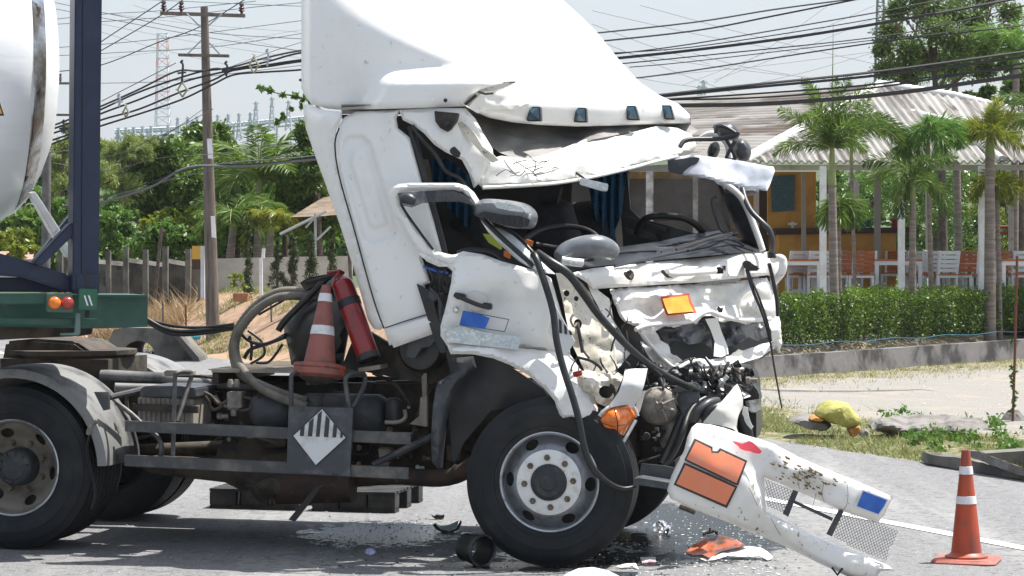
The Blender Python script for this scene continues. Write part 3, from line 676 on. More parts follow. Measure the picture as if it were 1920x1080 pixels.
# utility pole
def pole(name, label, x0, y0, x1, y1, w0, w1, Y, mat):
    b = WF.P(x0, y0, Y); b.z = min(b.z, gz(b.x, Y)) - .1; t = thing(name, label, 'utility pole', b)
    build('shaft', *tube([b, WF.P(x1, y1, Y)], w0 / FPX * Y / 2, 12, rf=lambda q: 1 - (1 - w1 / w0) * q), mat, t, smooth=60); return t
t = pole('utility_pole', 'weathered wooden utility pole with two crossarms and three insulators', 400, 556, 383, 13, 27, 14, 50, WOODP)
def insul(px, py, Y, h=17, parent=None):
    b = WF.P(px, py, Y); m = h / FPX * Y
    return build('insulator', *revolve([(0, m), (.035, m), (.05, m * .85), (.03, m * .7), (.06, m * .55), (.035, m * .45), (.065, m * .3), (.03, m * .2), (.02, 0)], b, (0, 0, 1), 12, up=Vector((0, 1, 0))), PORC, parent, smooth=50)
build('crossarm', *prism([(300, 21), (459, 26), (459, 32), (300, 27)], 49.75, 49.88, WF), WOODP, t)
build('crossarm', *prism([(334, 100), (429, 102), (429, 107), (334, 105)], 49.75, 49.88, WF), WOODP, t)
for px, py in ((307, 22), (340, 23), (453, 26)): insul(px, py, 49.8, 20, t)
for a, b in (((350, 25, 49.7), (376, 51, 49.8)), ((415, 27, 49.7), (391, 48, 49.8)), ((352, 101, 49.7), (377, 76, 49.8)), ((413, 103, 49.7), (391, 79, 49.8))): build('brace', *ptube([a, b], .014, WF, n=6), GALV, t)
build('marking_plate', *prism([(388, 260), (397, 260), (399, 298), (390, 297)], 49.78, 49.8, WF), POSTW, t)
build('marking_plate', *prism([(395, 405), (402, 405), (405, 446), (397, 445)], 49.74, 49.76, WF), POSTW, t)
t = pole('utility_pole', 'dark utility pole hidden behind the tank end', 84, 540, 88, 285, 19, 16, 54, CONPOLE)
t = pole('utility_pole', 'distant utility pole mostly behind the blue post', 150, 520, 150, 130, 11, 7, 88, CONPOLE)
build('crossarm', *prism([(110, 154), (176, 154), (176, 158), (110, 158)], 87.7, 87.85, WF), WOODP, t)
build('crossarm', *prism([(102, 213), (170, 214), (170, 218), (102, 217)], 87.7, 87.85, WF), WOODP, t)
insul(113, 155, 87.8, 17, t)
# sign and posts on the bank
t = thing('marker_sign', 'square sign half yellow half dark brown behind a white post', 'sign', gp(373, 50.5))
build('yellow_panel', *prism([(360, 461), (387, 461), (387, 486), (360, 486)], 50.6, 50.63, WF), M('sign_yellow', (.62, .36, .05), rough=.6), t)
build('brown_panel', *prism([(360, 486), (387, 486), (387, 505), (360, 505)], 50.6, 50.63, WF), M('sign_brown', (.055, .02, .012), rough=.6), t)
build('sign_leg', *prism([(371, 505), (376, 505), (376, 560), (371, 560)], 50.64, 50.68, WF), CONC, t)
build('guard_post', *prism([(376, 461), (383.5, 461), (383.5, 560), (376, 560)], 50.2, 50.28, WF), POSTW, label='white painted square post in front of the yellow sign', cat='post')
build('guard_post', *merge(prism([(486, 484), (492, 484), (492, 556), (486, 556)], 50.8, 50.88, WF), prism([(491, 466), (497, 466), (496, 484), (490, 484)], 50.84, 50.9, WF)), POSTW, label='slim white banded post among the conifers', cat='post')
t = thing('flower_pot', 'small terracotta trough beside the utility pole foot', 'flower pot', gp(451, 48.2))
build('trough', *prism([(436, 550), (465, 550), (463, 566), (438, 566)], 48, 48.3, WF), TERRA, t); crown('sprig', B([(440, 530, 8, 60), (450, 520, 9, 60), (436, 518, 7, 40), (455, 538, 7, 40)], 48.15), .09, LYEL, t)
for x, y0, y1, mt, lb in ((306, 565, 602, CONPOLE, 'thin dark iron stake on the bank'), (349, 572, 612, RED_STAKE, 'rusty red stake on the sandy bank'), (509, 570, 601, CONPOLE, 'thin stake near the corrugated hoses'), (290, 425, 556, TRUNK, 'slanting bamboo pole against the block wall')):
    Y = 47 if y1 < 620 and y0 > 500 else 54.5
    build('stake', *ptube([(x, y1 + 3, Y), (x + (13 if Y > 50 else -1), y0, Y)], .018 if Y < 50 else .04, WF, n=6), mt, label=lb, cat='stake')
# culvert
def WV(v): return lambda x, y: v
t = thing('culvert', 'grey concrete culvert headwall with a round pipe mouth at the road edge', 'culvert', WF.P(290, 690, 45))
hole = [(260 + 30 * math.cos(a), 665 + 26 * math.sin(a)) for a in np.linspace(math.pi, 2 * math.pi, 12)] + [(290, 682), (230, 682)]
sheet('headwall', [(203, 700), (204, 640), (212, 620), (232, 614), (315, 616), (338, 632), (360, 660), (378, 700)], 45, CONC, t, WF, holes=[hole], th=.5, step=14)
build('pipe', *revolve([(.27, .1), (.27, 2.5)], WF.P(260, 668, 45), (0, 1, 0), 24, close=False), CONPOLE, t)
build('headwall', *prism([(312, 619), (335, 628), (372, 670), (385, 705), (375, 705), (360, 672), (330, 634)], 44.4, 45.6, WF), CONC, t)
build('water_pipe', *merge(revolve([(.045, 0), (.055, 0), (.055, .42), (.045, .42)], WF.P(332, 634, 45.6), (.85, .5, .05), 14, close=False)), PIPE, label='short blue plastic pipe end lying on the sandy bank', cat='pipe', smooth=50)
# shed roof
t = thing('shed', 'small shed with a tin roof behind the cab rear edge', 'shed', gp(610, 58))
sheet('roof', [(545, 407), (606, 370), (660, 362), (660, 400), (606, 405)], [(545, 407, 56.5), (606, 370, 59), (606, 405, 56.5), (660, 362, 59), (660, 400, 56.5)], M('tin_roof', (.20, .15, .10), (.12, .085, .06), 3, rough=.8), t, WF, th=.05)
build('rafter', *merge(ptube([(525, 439, 56.4), (612, 396, 56.4)], .035, WF, n=6), ptube([(573, 427, 56.4), (590, 408, 56.4)], .025, WF, n=6)), GALV, t)
build('post', *merge(ptube([(591, 400, 56.4), (592, 560, 56.4)], .03, WF, n=6), ptube([(620, 425, 56.4), (594, 450, 56.4)], .025, WF, n=6)), GALV, t)
t = thing('tiled_house', 'low house with pinkish tiled roof far left under the tank', 'house', WF.P(30, 540, 57.8))
sheet('roof', [(-40, 486), (-30, 472), (70, 470), (78, 486)], [(-40, 486, 57.6), (-30, 472, 58.8), (70, 470, 58.8), (78, 486, 57.6)], M('pink_tiles', (.42, .24, .20), (.33, .18, .15), 6, rough=.8), t, WF, th=.06); build('wall', *prism([(-38, 486), (74, 486), (74, 545), (-38, 545)], 57.8, 58.6, WF), CONCL, t)
# lattice structures far away
def lattice(name, label, cat, px, top, bot, wt, wb, Y, mats, levels=9, group=None, r=.05, arms=()):
    t = thing(name, label, cat, WF.P(px, bot, Y), group)
    def ring(q): w = (wb + (wt - wb) * q) / 2; y = bot + (top - bot) * q; c = WF.P(px, y, Y); m = w / FPX * Y; return [c + Vector((a * m, b * m, 0)) for a, b in ((-1, -1), (1, -1), (1, 1), (-1, 1))]
    seg = {0: [], 1: []}
    for i in range(levels):
        A_, B_ = ring(i / levels), ring((i + 1) / levels); b = seg[(i % 2) if len(mats) > 1 and i > levels * .3 else (1 if len(mats) > 1 else 0)]
        for k in range(4):
            b += [tube([A_[k], B_[k]], r, 4), tube([A_[k], B_[(k + 1) % 4]], r * .6, 3), tube([B_[k], B_[(k + 1) % 4]], r * .6, 3)]
    for (q, w) in arms:
        c = ring(q)[0]; c = (c + ring(q)[1]) / 2; m = w / FPX * Y; seg[0] += [tube([c - Vector((m, 0, 0)), c + Vector((m, 0, 0))], r * .7, 4), tube([c - Vector((m, 0, 0)), c + Vector((0, 0, m * .4))], r * .5, 3), tube([c + Vector((m, 0, 0)), c + Vector((0, 0, m * .4))], r * .5, 3)]
    for k, mt in enumerate(mats):
        if not seg[k]: continue
        if len(mats) > 1:
            for q in range(0, len(seg[k]), 12): build('lattice_section', *merge(*seg[k][q:q + 12]), mt, t)
        else: build('lattice', *merge(*seg[k]), mt, t)
    return t
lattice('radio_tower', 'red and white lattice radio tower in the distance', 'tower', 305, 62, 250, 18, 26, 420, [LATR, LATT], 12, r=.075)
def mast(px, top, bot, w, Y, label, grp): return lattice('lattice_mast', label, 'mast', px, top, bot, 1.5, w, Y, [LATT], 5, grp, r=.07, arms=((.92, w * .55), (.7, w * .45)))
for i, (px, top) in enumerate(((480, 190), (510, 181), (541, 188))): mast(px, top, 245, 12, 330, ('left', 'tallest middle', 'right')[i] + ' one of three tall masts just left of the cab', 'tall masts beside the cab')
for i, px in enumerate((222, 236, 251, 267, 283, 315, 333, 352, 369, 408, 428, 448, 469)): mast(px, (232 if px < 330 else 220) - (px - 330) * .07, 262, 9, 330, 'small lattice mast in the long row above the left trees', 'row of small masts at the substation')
t = thing('substation_gantry', 'long grey steel gantry of the substation above the trees', 'gantry', WF.P(400, 262, 335))
vf = []
for y in (232, 238, 246): vf.append(ptube([(215, y + 12, 335), (400, y + 3, 335), (600, y - 16, 335)], .12, WF, n=4))
for k in range(48): x = 218 + k * 8; y = 245 - (x - 215) * .075; vf.append(ptube([(x, y, 335), (x + 4, y + 9, 335)], .08, WF, n=3)); vf.append(ptube([(x + 4, y + 9, 335), (x + 8, y, 335)], .08, WF, n=3))
for k in range(14): x = 222 + k * 27; vf.append(ptube([(x, 240, 335), (x, 275, 335)], .13, WF, n=4))
build('beam', *merge(*vf), LATT, t)
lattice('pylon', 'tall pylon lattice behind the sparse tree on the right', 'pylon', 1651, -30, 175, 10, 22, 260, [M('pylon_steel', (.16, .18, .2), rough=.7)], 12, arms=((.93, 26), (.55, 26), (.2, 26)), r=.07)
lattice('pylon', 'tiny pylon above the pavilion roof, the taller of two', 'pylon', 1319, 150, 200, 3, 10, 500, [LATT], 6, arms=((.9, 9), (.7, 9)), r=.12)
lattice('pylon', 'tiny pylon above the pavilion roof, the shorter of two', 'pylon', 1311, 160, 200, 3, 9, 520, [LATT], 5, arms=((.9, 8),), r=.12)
# wires -------------------------------------------------
def wire(label, pts, r, mat=None, group=None, Y=50, cat='cable'):
    P = [WF.P(p[0], p[1], (p[2] if len(p) > 2 else Y)) for p in pts]
    return build('overhead_cable', *tube(P, r, 5, 5), mat or WIRE, label=label, cat=cat, group=group)
g1 = 'thick cable bundle left of the cab'
for i, pts in enumerate(([(60, 250), (135, 222), (190, 199), (260, 168), (330, 134), (372, 133), (430, 127), (500, 108), (575, 93), (760, 66)],
        [(60, 255), (135, 229), (190, 205), (260, 173), (340, 145), (400, 129), (432, 130), (500, 116), (575, 97), (760, 72)],
        [(60, 262), (135, 238), (190, 213), (260, 187), (340, 155), (400, 139), (432, 133), (500, 122), (575, 111), (760, 90)],
        [(60, 275), (135, 250), (190, 225), (260, 205), (340, 172), (400, 150), (440, 131), (500, 125), (575, 114), (760, 94)],
        [(60, 285), (135, 256), (190, 236), (260, 214), (340, 187), (400, 158), (440, 140), (500, 135), (575, 130), (760, 112)])):
    wire('thick black cable, number %s from the top, in the bundle passing the utility pole' % ('first', 'second', 'third', 'fourth', 'fifth')[i], pts, .019, group=g1, Y=49.5)
g2 = 'telephone cables sagging low across the left trees'
for i, (pts, r, m_) in enumerate(([[(180, 383), (280, 352), (355, 313), (460, 312), (580, 300), (700, 290)], .022, WIREG], [[(180, 372), (260, 350), (340, 322), (400, 310), (500, 306), (580, 295), (700, 280)], .012, WIRE], [[(120, 385), (250, 358), (330, 333), (385, 322), (420, 306), (580, 293), (700, 276)], .010, WIREG], [[(-20, 300), (90, 287), (140, 282), (200, 294), (300, 255), (400, 204)], .008, WIREG], [[(60, 390), (190, 318), (300, 260), (380, 205)], .006, WIREG], [[(100, 305), (200, 320), (300, 296), (420, 287), (560, 268)], .006, WIREG])):
    wire(['pale thick telephone cable dipping behind the pole to the cab', 'upper thin black cable crossing the mango trees', 'middle thin cable just beneath the upper one', 'thin sagging line low behind the tank end', 'faint slanting guy line left of the pole', 'lowest faint line across the tree tops'][i], pts, r, m_, g2, 49.3)
g3 = 'thin high wires in the sky on the left'
lw = [([(190, 78), (300, 5), (330, -15)], .010, 'steep wire rising to the left insulator'), ([(190, 95), (300, 30), (355, -10)], .010, 'steep wire rising to the middle insulator'), ([(100, 135), (190, 122), (300, 78), (375, 50), (470, -8)], .010, 'steep wire rising past the crossarm to the right insulator'),
      ([(95, 37), (200, 26), (300, 20), (480, 2)], .007, 'faint level wire touching the upper crossarm'), ([(95, 46), (300, 33), (480, 13), (620, 0)], .007, 'faint wire just under the upper crossarm'), ([(95, 90), (250, 78), (400, 60), (570, 38)], .007, 'faint wire above the lower crossarm'), ([(95, 105), (250, 97), (400, 88), (570, 62)], .007, 'faint wire passing the lower crossarm'),
      ([(95, 3), (250, 35), (400, 62), (570, 73)], .007, 'faint wire falling from the top left'), ([(95, 15), (190, 33), (400, 72), (570, 96)], .007, 'second faint wire falling from the top left'), ([(190, 156), (300, 153), (400, 142), (570, 122)], .007, 'faint wire at the middle insulator hanger'), ([(190, 190), (330, 118)], .008, 'slanting wire from the blue post to the lower crossarm'), ([(190, -5), (400, 5), (570, 12)], .006, 'topmost faint wire in the left sky'), ([(420, 130), (500, 100), (575, 76)], .006, 'short thin wire right of the pole')]
for pts, r, lb in lw: wire(lb, pts, r, WIREG if r < .0075 else WIRE, g3, 50.2, 'wire')
g4 = 'overhead cables on the right'
rw = [([(1080, 66), (1300, 42), (1450, 18), (1600, -2)], .012, 'uppermost thin cable right of the deflector'), ([(1080, 82), (1300, 58), (1450, 30), (1620, -4)], .013, 'second cable right of the deflector'), ([(1120, 105), (1300, 82), (1640, 24), (1720, 8), (1800, -6)], .010, 'third thin cable crossing the tree top'), ([(1130, 100), (1300, 88), (1600, 42), (1760, 10)], .008, 'fine cable just above the heavy one'), ([(1130, 112), (1300, 94), (1500, 68), (1700, 35), (1880, 2), (1960, -14)], .022, 'heavy cable crossing the middle of the sky'),
      ([(1160, 120), (1300, 106), (1640, 70), (1800, 40), (1960, 0)], .009, 'thin cable through the sparse tree'), ([(1180, 126), (1300, 115), (1640, 75), (1780, 60), (1960, 22)], .007, 'fine wire just below the thin one'), ([(1180, 148), (1300, 132), (1640, 80), (1800, 62), (1960, 42)], .011, 'dark cable above the pavilion ridge'),
      ([(1230, 179), (1400, 160), (1640, 135), (1920, 97), (1990, 88)], .020, 'top cable of the group before the pavilion roof'), ([(1230, 182), (1400, 165), (1640, 142), (1920, 107), (1990, 98)], .020, 'second cable of the group before the pavilion roof'), ([(1230, 187), (1400, 184), (1600, 169), (1800, 140), (1990, 105)], .014, 'third cable of the group before the pavilion roof'), ([(1230, 188), (1500, 170), (1640, 158), (1800, 138), (1990, 122)], .014, 'fourth cable of the group before the pavilion roof'),
      ([(1230, 198), (1400, 196), (1550, 187), (1700, 172), (1820, 155), (1990, 132)], .032, 'thickest cable, lowest of all, crossing the pavilion roof')]
for pts, r, lb in rw: wire(lb, pts, r, WIRE, g4, 38)
g5 = 'faint crossing transmission lines far behind'
for i, (a, b) in enumerate((((1120, 75), (1420, 190)), ((1180, 100), (1560, 150)), ((1280, 160), (1640, 10)), ((1340, 150), (1650, 30)), ((1300, 100), (1480, 140)), ((1200, 145), (1650, 95)), ((1110, 45), (1330, 120)), ((1380, 165), (1650, 95)), ((1340, 155), (1560, 5)), ((1130, 130), (1320, 165)), ((1110, 20), (1500, 100)), ((1200, 10), (1640, 120)))):
    wire('faint grey transmission line among several crossing above the pavilion', [(a[0], a[1], 230), ((a[0] + b[0]) / 2, (a[1] + b[1]) / 2 + 4, 240), (b[0], b[1], 250)], .022, WIREG, g5)
for i, (a, b) in enumerate((((190, 45), (570, 110)), ((190, 110), (570, 55)), ((200, 25), (560, 60)), ((250, 10), (570, 100)), ((190, 60), (420, 120)))):
    wire('faint grey transmission line among several crossing behind the wooden pole', [(a[0], a[1], 230), ((a[0] + b[0]) / 2, (a[1] + b[1]) / 2 + 4, 240), (b[0], b[1], 250)], .018, WIREG, 'faint lines behind the wooden pole')
def spacer(label, px, py, w, h, mat=HANG):
    pts = [(px, py - h), (px + w, py), (px, py + h), (px - w, py)]
    vf = [ptube([(*pts[k], 49.42), (*pts[(k + 1) % 4], 49.42)], .018, WF, n=5) for k in range(4)] + [ptube([(px - w * 1.4, py - 1, 49.4), (px - w, py, 49.4)], .02, WF, n=5), ptube([(px + w, py, 49.4), (px + w * 1.4, py + 1, 49.4)], .02, WF, n=5), ptube([(px, py - h, 49.4), (px + 2, py - h * 1.25, 49.4), (px - 3, py - h * 1.4, 49.4)], .014, WF, n=5)]
    build('cable_spacer', *merge(*vf), mat, label=label, cat='cable spacer', group='diamond spacers on the cable bundle')
spacer('diamond spacer left of the pole', 342, 168, 9, 14); spacer('diamond spacer right of the pole', 476, 122, 9, 15); spacer('pale spacer halfway to the blue post', 236, 210, 5, 10)
for lb, px, y0, y1 in (('dark hook hanger on the lower crossarm, left end', 341, 113, 154), ('dark hook hanger on the lower crossarm, right end', 424, 115, 143), ('grey clamp on the cables near the deflector', 501, 92, 124), ('grey clamp on the cables near the blue post', 223, 176, 200), ('dark clamp on the cables behind the tank', 119, 225, 250)):
    build('cable_hanger', *merge(ptube([(px + 2, y0, 49.4), (px - 2, y0 + 4, 49.4), (px + 2, y0 + 9, 49.4), (px, y1, 49.4)], .022, WF, n=6, sm=4), ptube([(px - 8, (y0 + y1) / 2 + 4, 49.4), (px + 8, (y0 + y1) / 2 + 2, 49.4)], .02, WF, n=6)), WIRE if 'dark' in lb else GALV, label=lb, cat='cable hanger')

# ---------- right side: pavilion ----------
YE = 50.0
def zc(py, Y): return H + (CY - py) / FPX * Y
pv = thing('restaurant_pavilion', 'open-sided restaurant pavilion with a corrugated hipped roof on white posts', 'pavilion', WF.P(1640, 560, 55))
E0 = WF.P(1398, 303, YE); E1 = WF.P(2260, 303, YE); AP = WF.P(1650, 160, 58)
def corr_roof(name, E0, E1, topf, mat, pitch=.146, amp=.028, n2=8, steps=1):
    V = []; F = []; L = (E1 - E0).length; n = int(L / pitch * 8); rows = 6
    ed = (E1 - E0).normalized()
    for i in range(n + 1):
        f = i / n; b = E0.lerp(E1, f); t_ = topf(f); dn = (t_ - b); nrm = ed.cross(dn).normalized() if dn.length > .01 else Vector((0, 0, 1))
        if nrm.z < 0: nrm = -nrm
        for j in range(rows + 1):
            g = j / rows; V.append(b.lerp(t_, g) + nrm * (amp * math.sin(2 * math.pi * i / 8)) )
    m = rows + 1; F = [[i * m + j, (i + 1) * m + j, (i + 1) * m + j + 1, i * m + j + 1] for i in range(n) for j in range(rows)]
    k = len(V); V += [v - Vector((0, 0, .02)) for v in V]; F += [[q + k for q in reversed(f)] for f in F]
    return build(name, V, F, mat, pv, smooth=50)
fa = (AP.x - E0.x) / (E1.x - E0.x)
def topF(f):
    if f <= fa: return E0.lerp(AP, f / fa)
    return AP.lerp(WF.P(2260, 250, 56), (f - fa) / (1 - fa))
# two sheet courses stepped like the real roof
def half(topf, a, b, lift):
    return lambda f: E0.lerp(E1, f).lerp(topf(f), b) + Vector((0, 0, lift))
corr_roof('roof_front', E0, E1, topF, CORR)
L0, L1 = WF.P(1225, 296, 50.6), WF.P(1398, 303, 50.02)
Ltop0, Ltop1 = WF.P(1195, 188, 62), WF.P(1650, 160, 58)
def side_roof():
    V = []; F = []; n = 26 * 8; rows = 10
    for i in range(n + 1):
        f = i / n; a = L0.lerp(Ltop0, f); b = L1.lerp(Ltop1, f); nr = (b - a).cross(Ltop0 - L0).normalized()
        if nr.z < 0: nr = -nr
        for j in range(rows + 1): V.append(a.lerp(b, j / rows) + nr * (.05 * math.sin(2 * math.pi * i / 8)))
    m = rows + 1; F = [[i * m + j, (i + 1) * m + j, (i + 1) * m + j + 1, i * m + j + 1] for i in range(n) for j in range(rows)]
    return build('roof_side', V, F, CORR2, pv, smooth=50)
side_roof()
def cap(pts, r=.12, segs=12):
    vf = []
    for a, b in zip(pts, pts[1:]):
        for k in range(segs): p, q = a.lerp(b, k / segs), a.lerp(b, (k + 1.05) / segs); vf.append(tube([p, q], r, 8, rf=lambda t: 1.0 + .14 * t))
    return merge(*vf)
build('ridge_cap', *cap([WF.P(1396, 301, 50), WF.P(1650, 160, 58)], .11, 16), RIDGE, pv, smooth=50)
build('ridge_cap', *cap([WF.P(1650, 160, 58), WF.P(1790, 182, 57.5), WF.P(1935, 218, 57)], .11, 12), RIDGE, pv, smooth=50)
build('ridge_cap', *cap([WF.P(1660, 200, 57), WF.P(1780, 228, 53.5), WF.P(1880, 300, 50.2)], .08, 10), RIDGE, pv, smooth=50)
build('eave_beam', *prism([(1398, 309), (2260, 309), (2260, 319), (1398, 319)], YE + .25, YE + .4, WF), CONCL, pv)
for px, w, Y, mt in ((1543, 12, 49.8, POSTW), (1690, 12, 49.8, POSTW), (1842, 14, 49.8, POSTW), (1507, 8, 54, POSTG), (1645, 11, 55, POSTG), (1606, 9, 60, CONCL), (1740, 8, 60, POSTG), (1896, 9, 58, CONCL), (1218, 13, 50.4, POSTW), (1304, 9, 51, POSTG), (1418, 9, 52, POSTG)):
    zt = zc(312, 50); m = w / FPX * Y / 2; x = (px - CX) / FPX * Y
    build('post', *box((x, Y, (zt + .6) / 2), (2 * m, 2 * m, zt - .6)), mt, pv)
build('floor_slab', *box((8.2, 55.2, .72), (10, 10.2, .56)), FLOORM, pv)
build('back_wall', *merge(prism([(1120, 322), (1530, 322), (1530, 560), (1120, 560)], 57.5, 57.7, WF)), OCHRE, pv)
build('dark_doorway', *merge(prism([(1425, 338), (1440, 338), (1440, 560), (1425, 560)], 57.3, 57.45, WF), prism([(1150, 335), (1370, 335), (1370, 560), (1150, 560)], 57.2, 57.42, WF)), DKWALL, pv)
build('inner_wall', *prism([(1440, 322), (1530, 322), (1530, 440), (1440, 440)], 56.0, 56.2, WF), OCHRE, pv)
def poster_mat():
    m = bpy.data.materials.new('printed_poster'); m.use_nodes = True; nt = m.node_tree; N, Lk = nt.nodes, nt.links
    g = N.new("ShaderNodeTexCoord"); mp = N.new("ShaderNodeMapping"); mp.inputs['Scale'].default_value = (9, 9, 6); Lk.new(g.outputs['Object'], mp.inputs[0])
    n = N.new("ShaderNodeTexVoronoi"); Lk.new(mp.outputs[0], n.inputs['Vector']); r = N.new("ShaderNodeValToRGB"); e = r.color_ramp.elements
    e[0].color = (.02, .05, .16, 1); e[1].color = (.16, .22, .34, 1); e.new(.5).color = (.04, .13, .14, 1); Lk.new(n.outputs['Distance'], r.inputs[0]); Lk.new(r.outputs[0], N["Principled BSDF"].inputs['Base Color']); return m
build('poster', *prism([(1445, 330), (1490, 328), (1490, 395), (1447, 398)], 55.94, 55.98, WF), poster_mat(), pv)
t = thing('bar_counter', 'ochre bar counter with a dark stone top inside the pavilion', 'counter', WF.P(1590, 560, 56))
build('front', *prism([(1460, 438), (1680, 436), (1680, 560), (1460, 560)], 55.4, 56.2, WF), OCHRE, t)
bevel_obj(build('counter_top', *prism([(1455, 428), (1722, 426), (1722, 436), (1455, 440)], 55.2, 56.5, WF), DKWALL, t), .02)
for px, w, mt, lb in ((1590, 26, BASK, 'deep blue basket at the left of the counter'), (1622, 24, BASKT, 'teal basket in the middle of the counter'), (1645, 14, BASKT, 'small teal basket on the counter'), (1680, 16, BASKR, 'magenta box at the right end of the counter')):
    c = WF.P(px, 426, 55.8); r = w / 2 / FPX * 55.8
    build('basket', *revolve([(0, .0), (r * .8, .0), (r, .15), (r * 1.06, .16), (r * .98, .15), (r * .78, .02), (0, .02)], c, (0, 0, 1), 20, up=Vector((0, 1, 0))), mt, label=lb, cat='basket', smooth=40, group='baskets on the bar counter')
t = thing('table_fan', 'small cream tap fitting on the counter against the ochre wall', 'tap', WF.P(1486, 428, 55.6)); build('body', *merge(box(WF.P(1486, 423, 55.6), (.06, .05, .16)), box(WF.P(1486, 420, 55.58), (.18, .04, .05))), CHW, t)
# chairs and tables
ZF = 1.0
def make_chair(label):
    t = thing('garden_chair', label, 'chair', (0, 0, 0), 'white and orange slatted chairs'); ORG[t.name] = Vector((0, 0, 0))
    for sx in (-1, 1):
        build('leg', *box((sx * .22, -.2, .22), (.045, .045, .44)), CHW, t, local=True)
        build('leg', *merge(box((sx * .22, .2, .22), (.045, .045, .44)), box((sx * .22, .245, .67), (.045, .04, .5), rx=R(-10))), CHW, t, local=True)
    build('seat', *merge(*[box((0, -.19 + k * .095, .455), (.48, .08, .022)) for k in range(5)]), CHO, t, local=True)
    build('backrest', *merge(*[box((0, .215 + k * .019, .54 + k * .085), (.46, .014, .068), rx=R(-10)) for k in range(5)]), CHO, t, local=True)
    build('back_panel', *merge(*[box((0, .236 + k * .019, .54 + k * .085), (.40, .012, .068), rx=R(-10)) for k in range(5)]), CHW, t, local=True)
    build('apron', *merge(box((0, -.2, .42), (.42, .03, .05)), box((0, .2, .42), (.42, .03, .05)), box((0, .2, .12), (.42, .03, .04))), CHW, t, local=True)
    return t
def copy_tree(o, label):
    c = o.copy(); COL.objects.link(c); c['label'] = label
    for ch in list(o.children):
        d_ = ch.copy(); COL.objects.link(d_); d_.parent = c
    return c
chs = [(1480, 51.5, 200, 'orange-backed chair nearest the wrecked cab'), (1499, 53.8, 185, 'orange-backed chair in front of the bar counter, left'), (1527, 51.4, 190, 'orange-backed chair left of the first white post'), (1559, 51.8, 10, 'white-backed chair just right of the first white post'), (1581, 51.6, 20, 'white-backed chair right of the ringed palm trunk'), (1591, 54, 185, 'dark orange chair deep under the roof before the counter'), (1618, 51.3, 8, 'white-backed slatted chair seen whole from behind'),
       (1677, 55, 10, 'white-backed chair standing behind the long table'), (1717, 55.5, 190, 'orange chair behind the second palm trunk'), (1727, 52, 200, 'orange-backed chair right of the long table'), (1764, 51.3, 195, 'brightest orange-backed chair between two posts'), (1786, 52.2, 12, 'white-backed chair behind the bright orange one'), (1806, 51.6, 15, 'white-backed chair left of the third post'), (1832, 54.2, 190, 'orange chair half hidden by the third post'), (1902, 52, 195, 'orange-backed chair at the right edge of the photo'), (1722, 58, 170, 'tall chair back far under the roof'), (1900, 54.5, 100, 'orange chair behind the table at the right edge')]
c0 = None
for px, Y, rz, lb in chs:
    c = make_chair(lb) if c0 is None else copy_tree(c0, lb); c0 = c0 or c
    c.location = ((px - CX) / FPX * Y, Y, ZF); c.rotation_euler = (0, 0, R(-rz * 1.9 if rz < 90 else 180 + (rz - 180) * 1.9))
def make_table(label):
    t = thing('garden_table', label, 'table', (0, 0, 0), 'white tables with orange tops'); ORG[t.name] = Vector((0, 0, 0))
    build('tabletop', *box((0, 0, .735), (.92, .72, .03)), CHO, t, local=True); build('apron', *merge(box((0, -.33, .68), (.84, .03, .08)), box((0, .33, .68), (.84, .03, .08)), box((-.43, 0, .68), (.03, .66, .08)), box((.43, 0, .68), (.03, .66, .08))), CHW, t, local=True)
    for sx in (-1, 1):
        for sy in (-1, 1): build('leg', *box((sx * .42, sy * .32, .35), (.07, .07, .7)), CHW, t, local=True)
    return t
tt = [(1491, 51.2, 'white table by the wrecked cab corner'), (1680, 51.6, 'white table with orange top between two posts'), (1660, 56, 'far white table behind the chairs'), (1822, 52.8, 'white table behind the third post'), (1917, 51, 'white table cut by the right edge of the photo')]
t0 = None
for px, Y, lb in tt:
    c = make_table(lb) if t0 is None else copy_tree(t0, lb); t0 = t0 or c
    c.location = ((px - CX) / FPX * Y, Y, ZF)
t = thing('swing_frame', 'dark red metal swing frame at the right beyond the chairs', 'swing frame', WF.P(1894, 540, 59))
for nm, a, b in (('upright', (1895, 423), (1896, 545)), ('crossbar', (1864, 426), (1897, 425)), ('crossbar', (1862, 438), (1896, 437)), ('brace', (1866, 442), (1882, 480))): build(nm, *ptube([(*a, 59), (*b, 59)], .06 if nm == 'upright' else .035, WF, n=8), SWING, t)
# trees behind the pavilion
tree_px('leafy_tree', 'green tree seen under the pavilion roof left of the second post', 'tree', [(1600, 350, 30), (1580, 385, 26), (1640, 375, 34), (1620, 415, 30), (1665, 350, 30)], 76, [(1620, 520), (1620, 440), (1620, 390)], .09, LMID, 1000)
tree_px('leafy_tree', 'shaded green tree seen under the pavilion roof between the posts', 'tree', [(1720, 350, 34), (1765, 380, 40), (1740, 420, 36), (1790, 345, 34), (1700, 400, 30), (1800, 430, 36), (1775, 465, 30)], 74, [(1755, 540), (1755, 450), (1755, 400)], .09, LDARK, 1100)
tree_px('leafy_tree', 'sunlit green tree behind the red swing frame', 'tree', [(1880, 350, 34), (1910, 400, 36), (1870, 430, 36), (1900, 460, 34), (1835, 380, 34), (1940, 340, 34), (1850, 470, 30)], 70, [(1890, 560), (1890, 480), (1890, 400)], .09, LYEL, 900)
crown('thicket', B([(x, y, 40) for x in range(1540, 2000, 48) for y in (350, 410, 470, 520)], 90, 420, 3), .34, LDARK, label='dark green growth closing the view behind the pavilion', cat='thicket', kind='stuff')
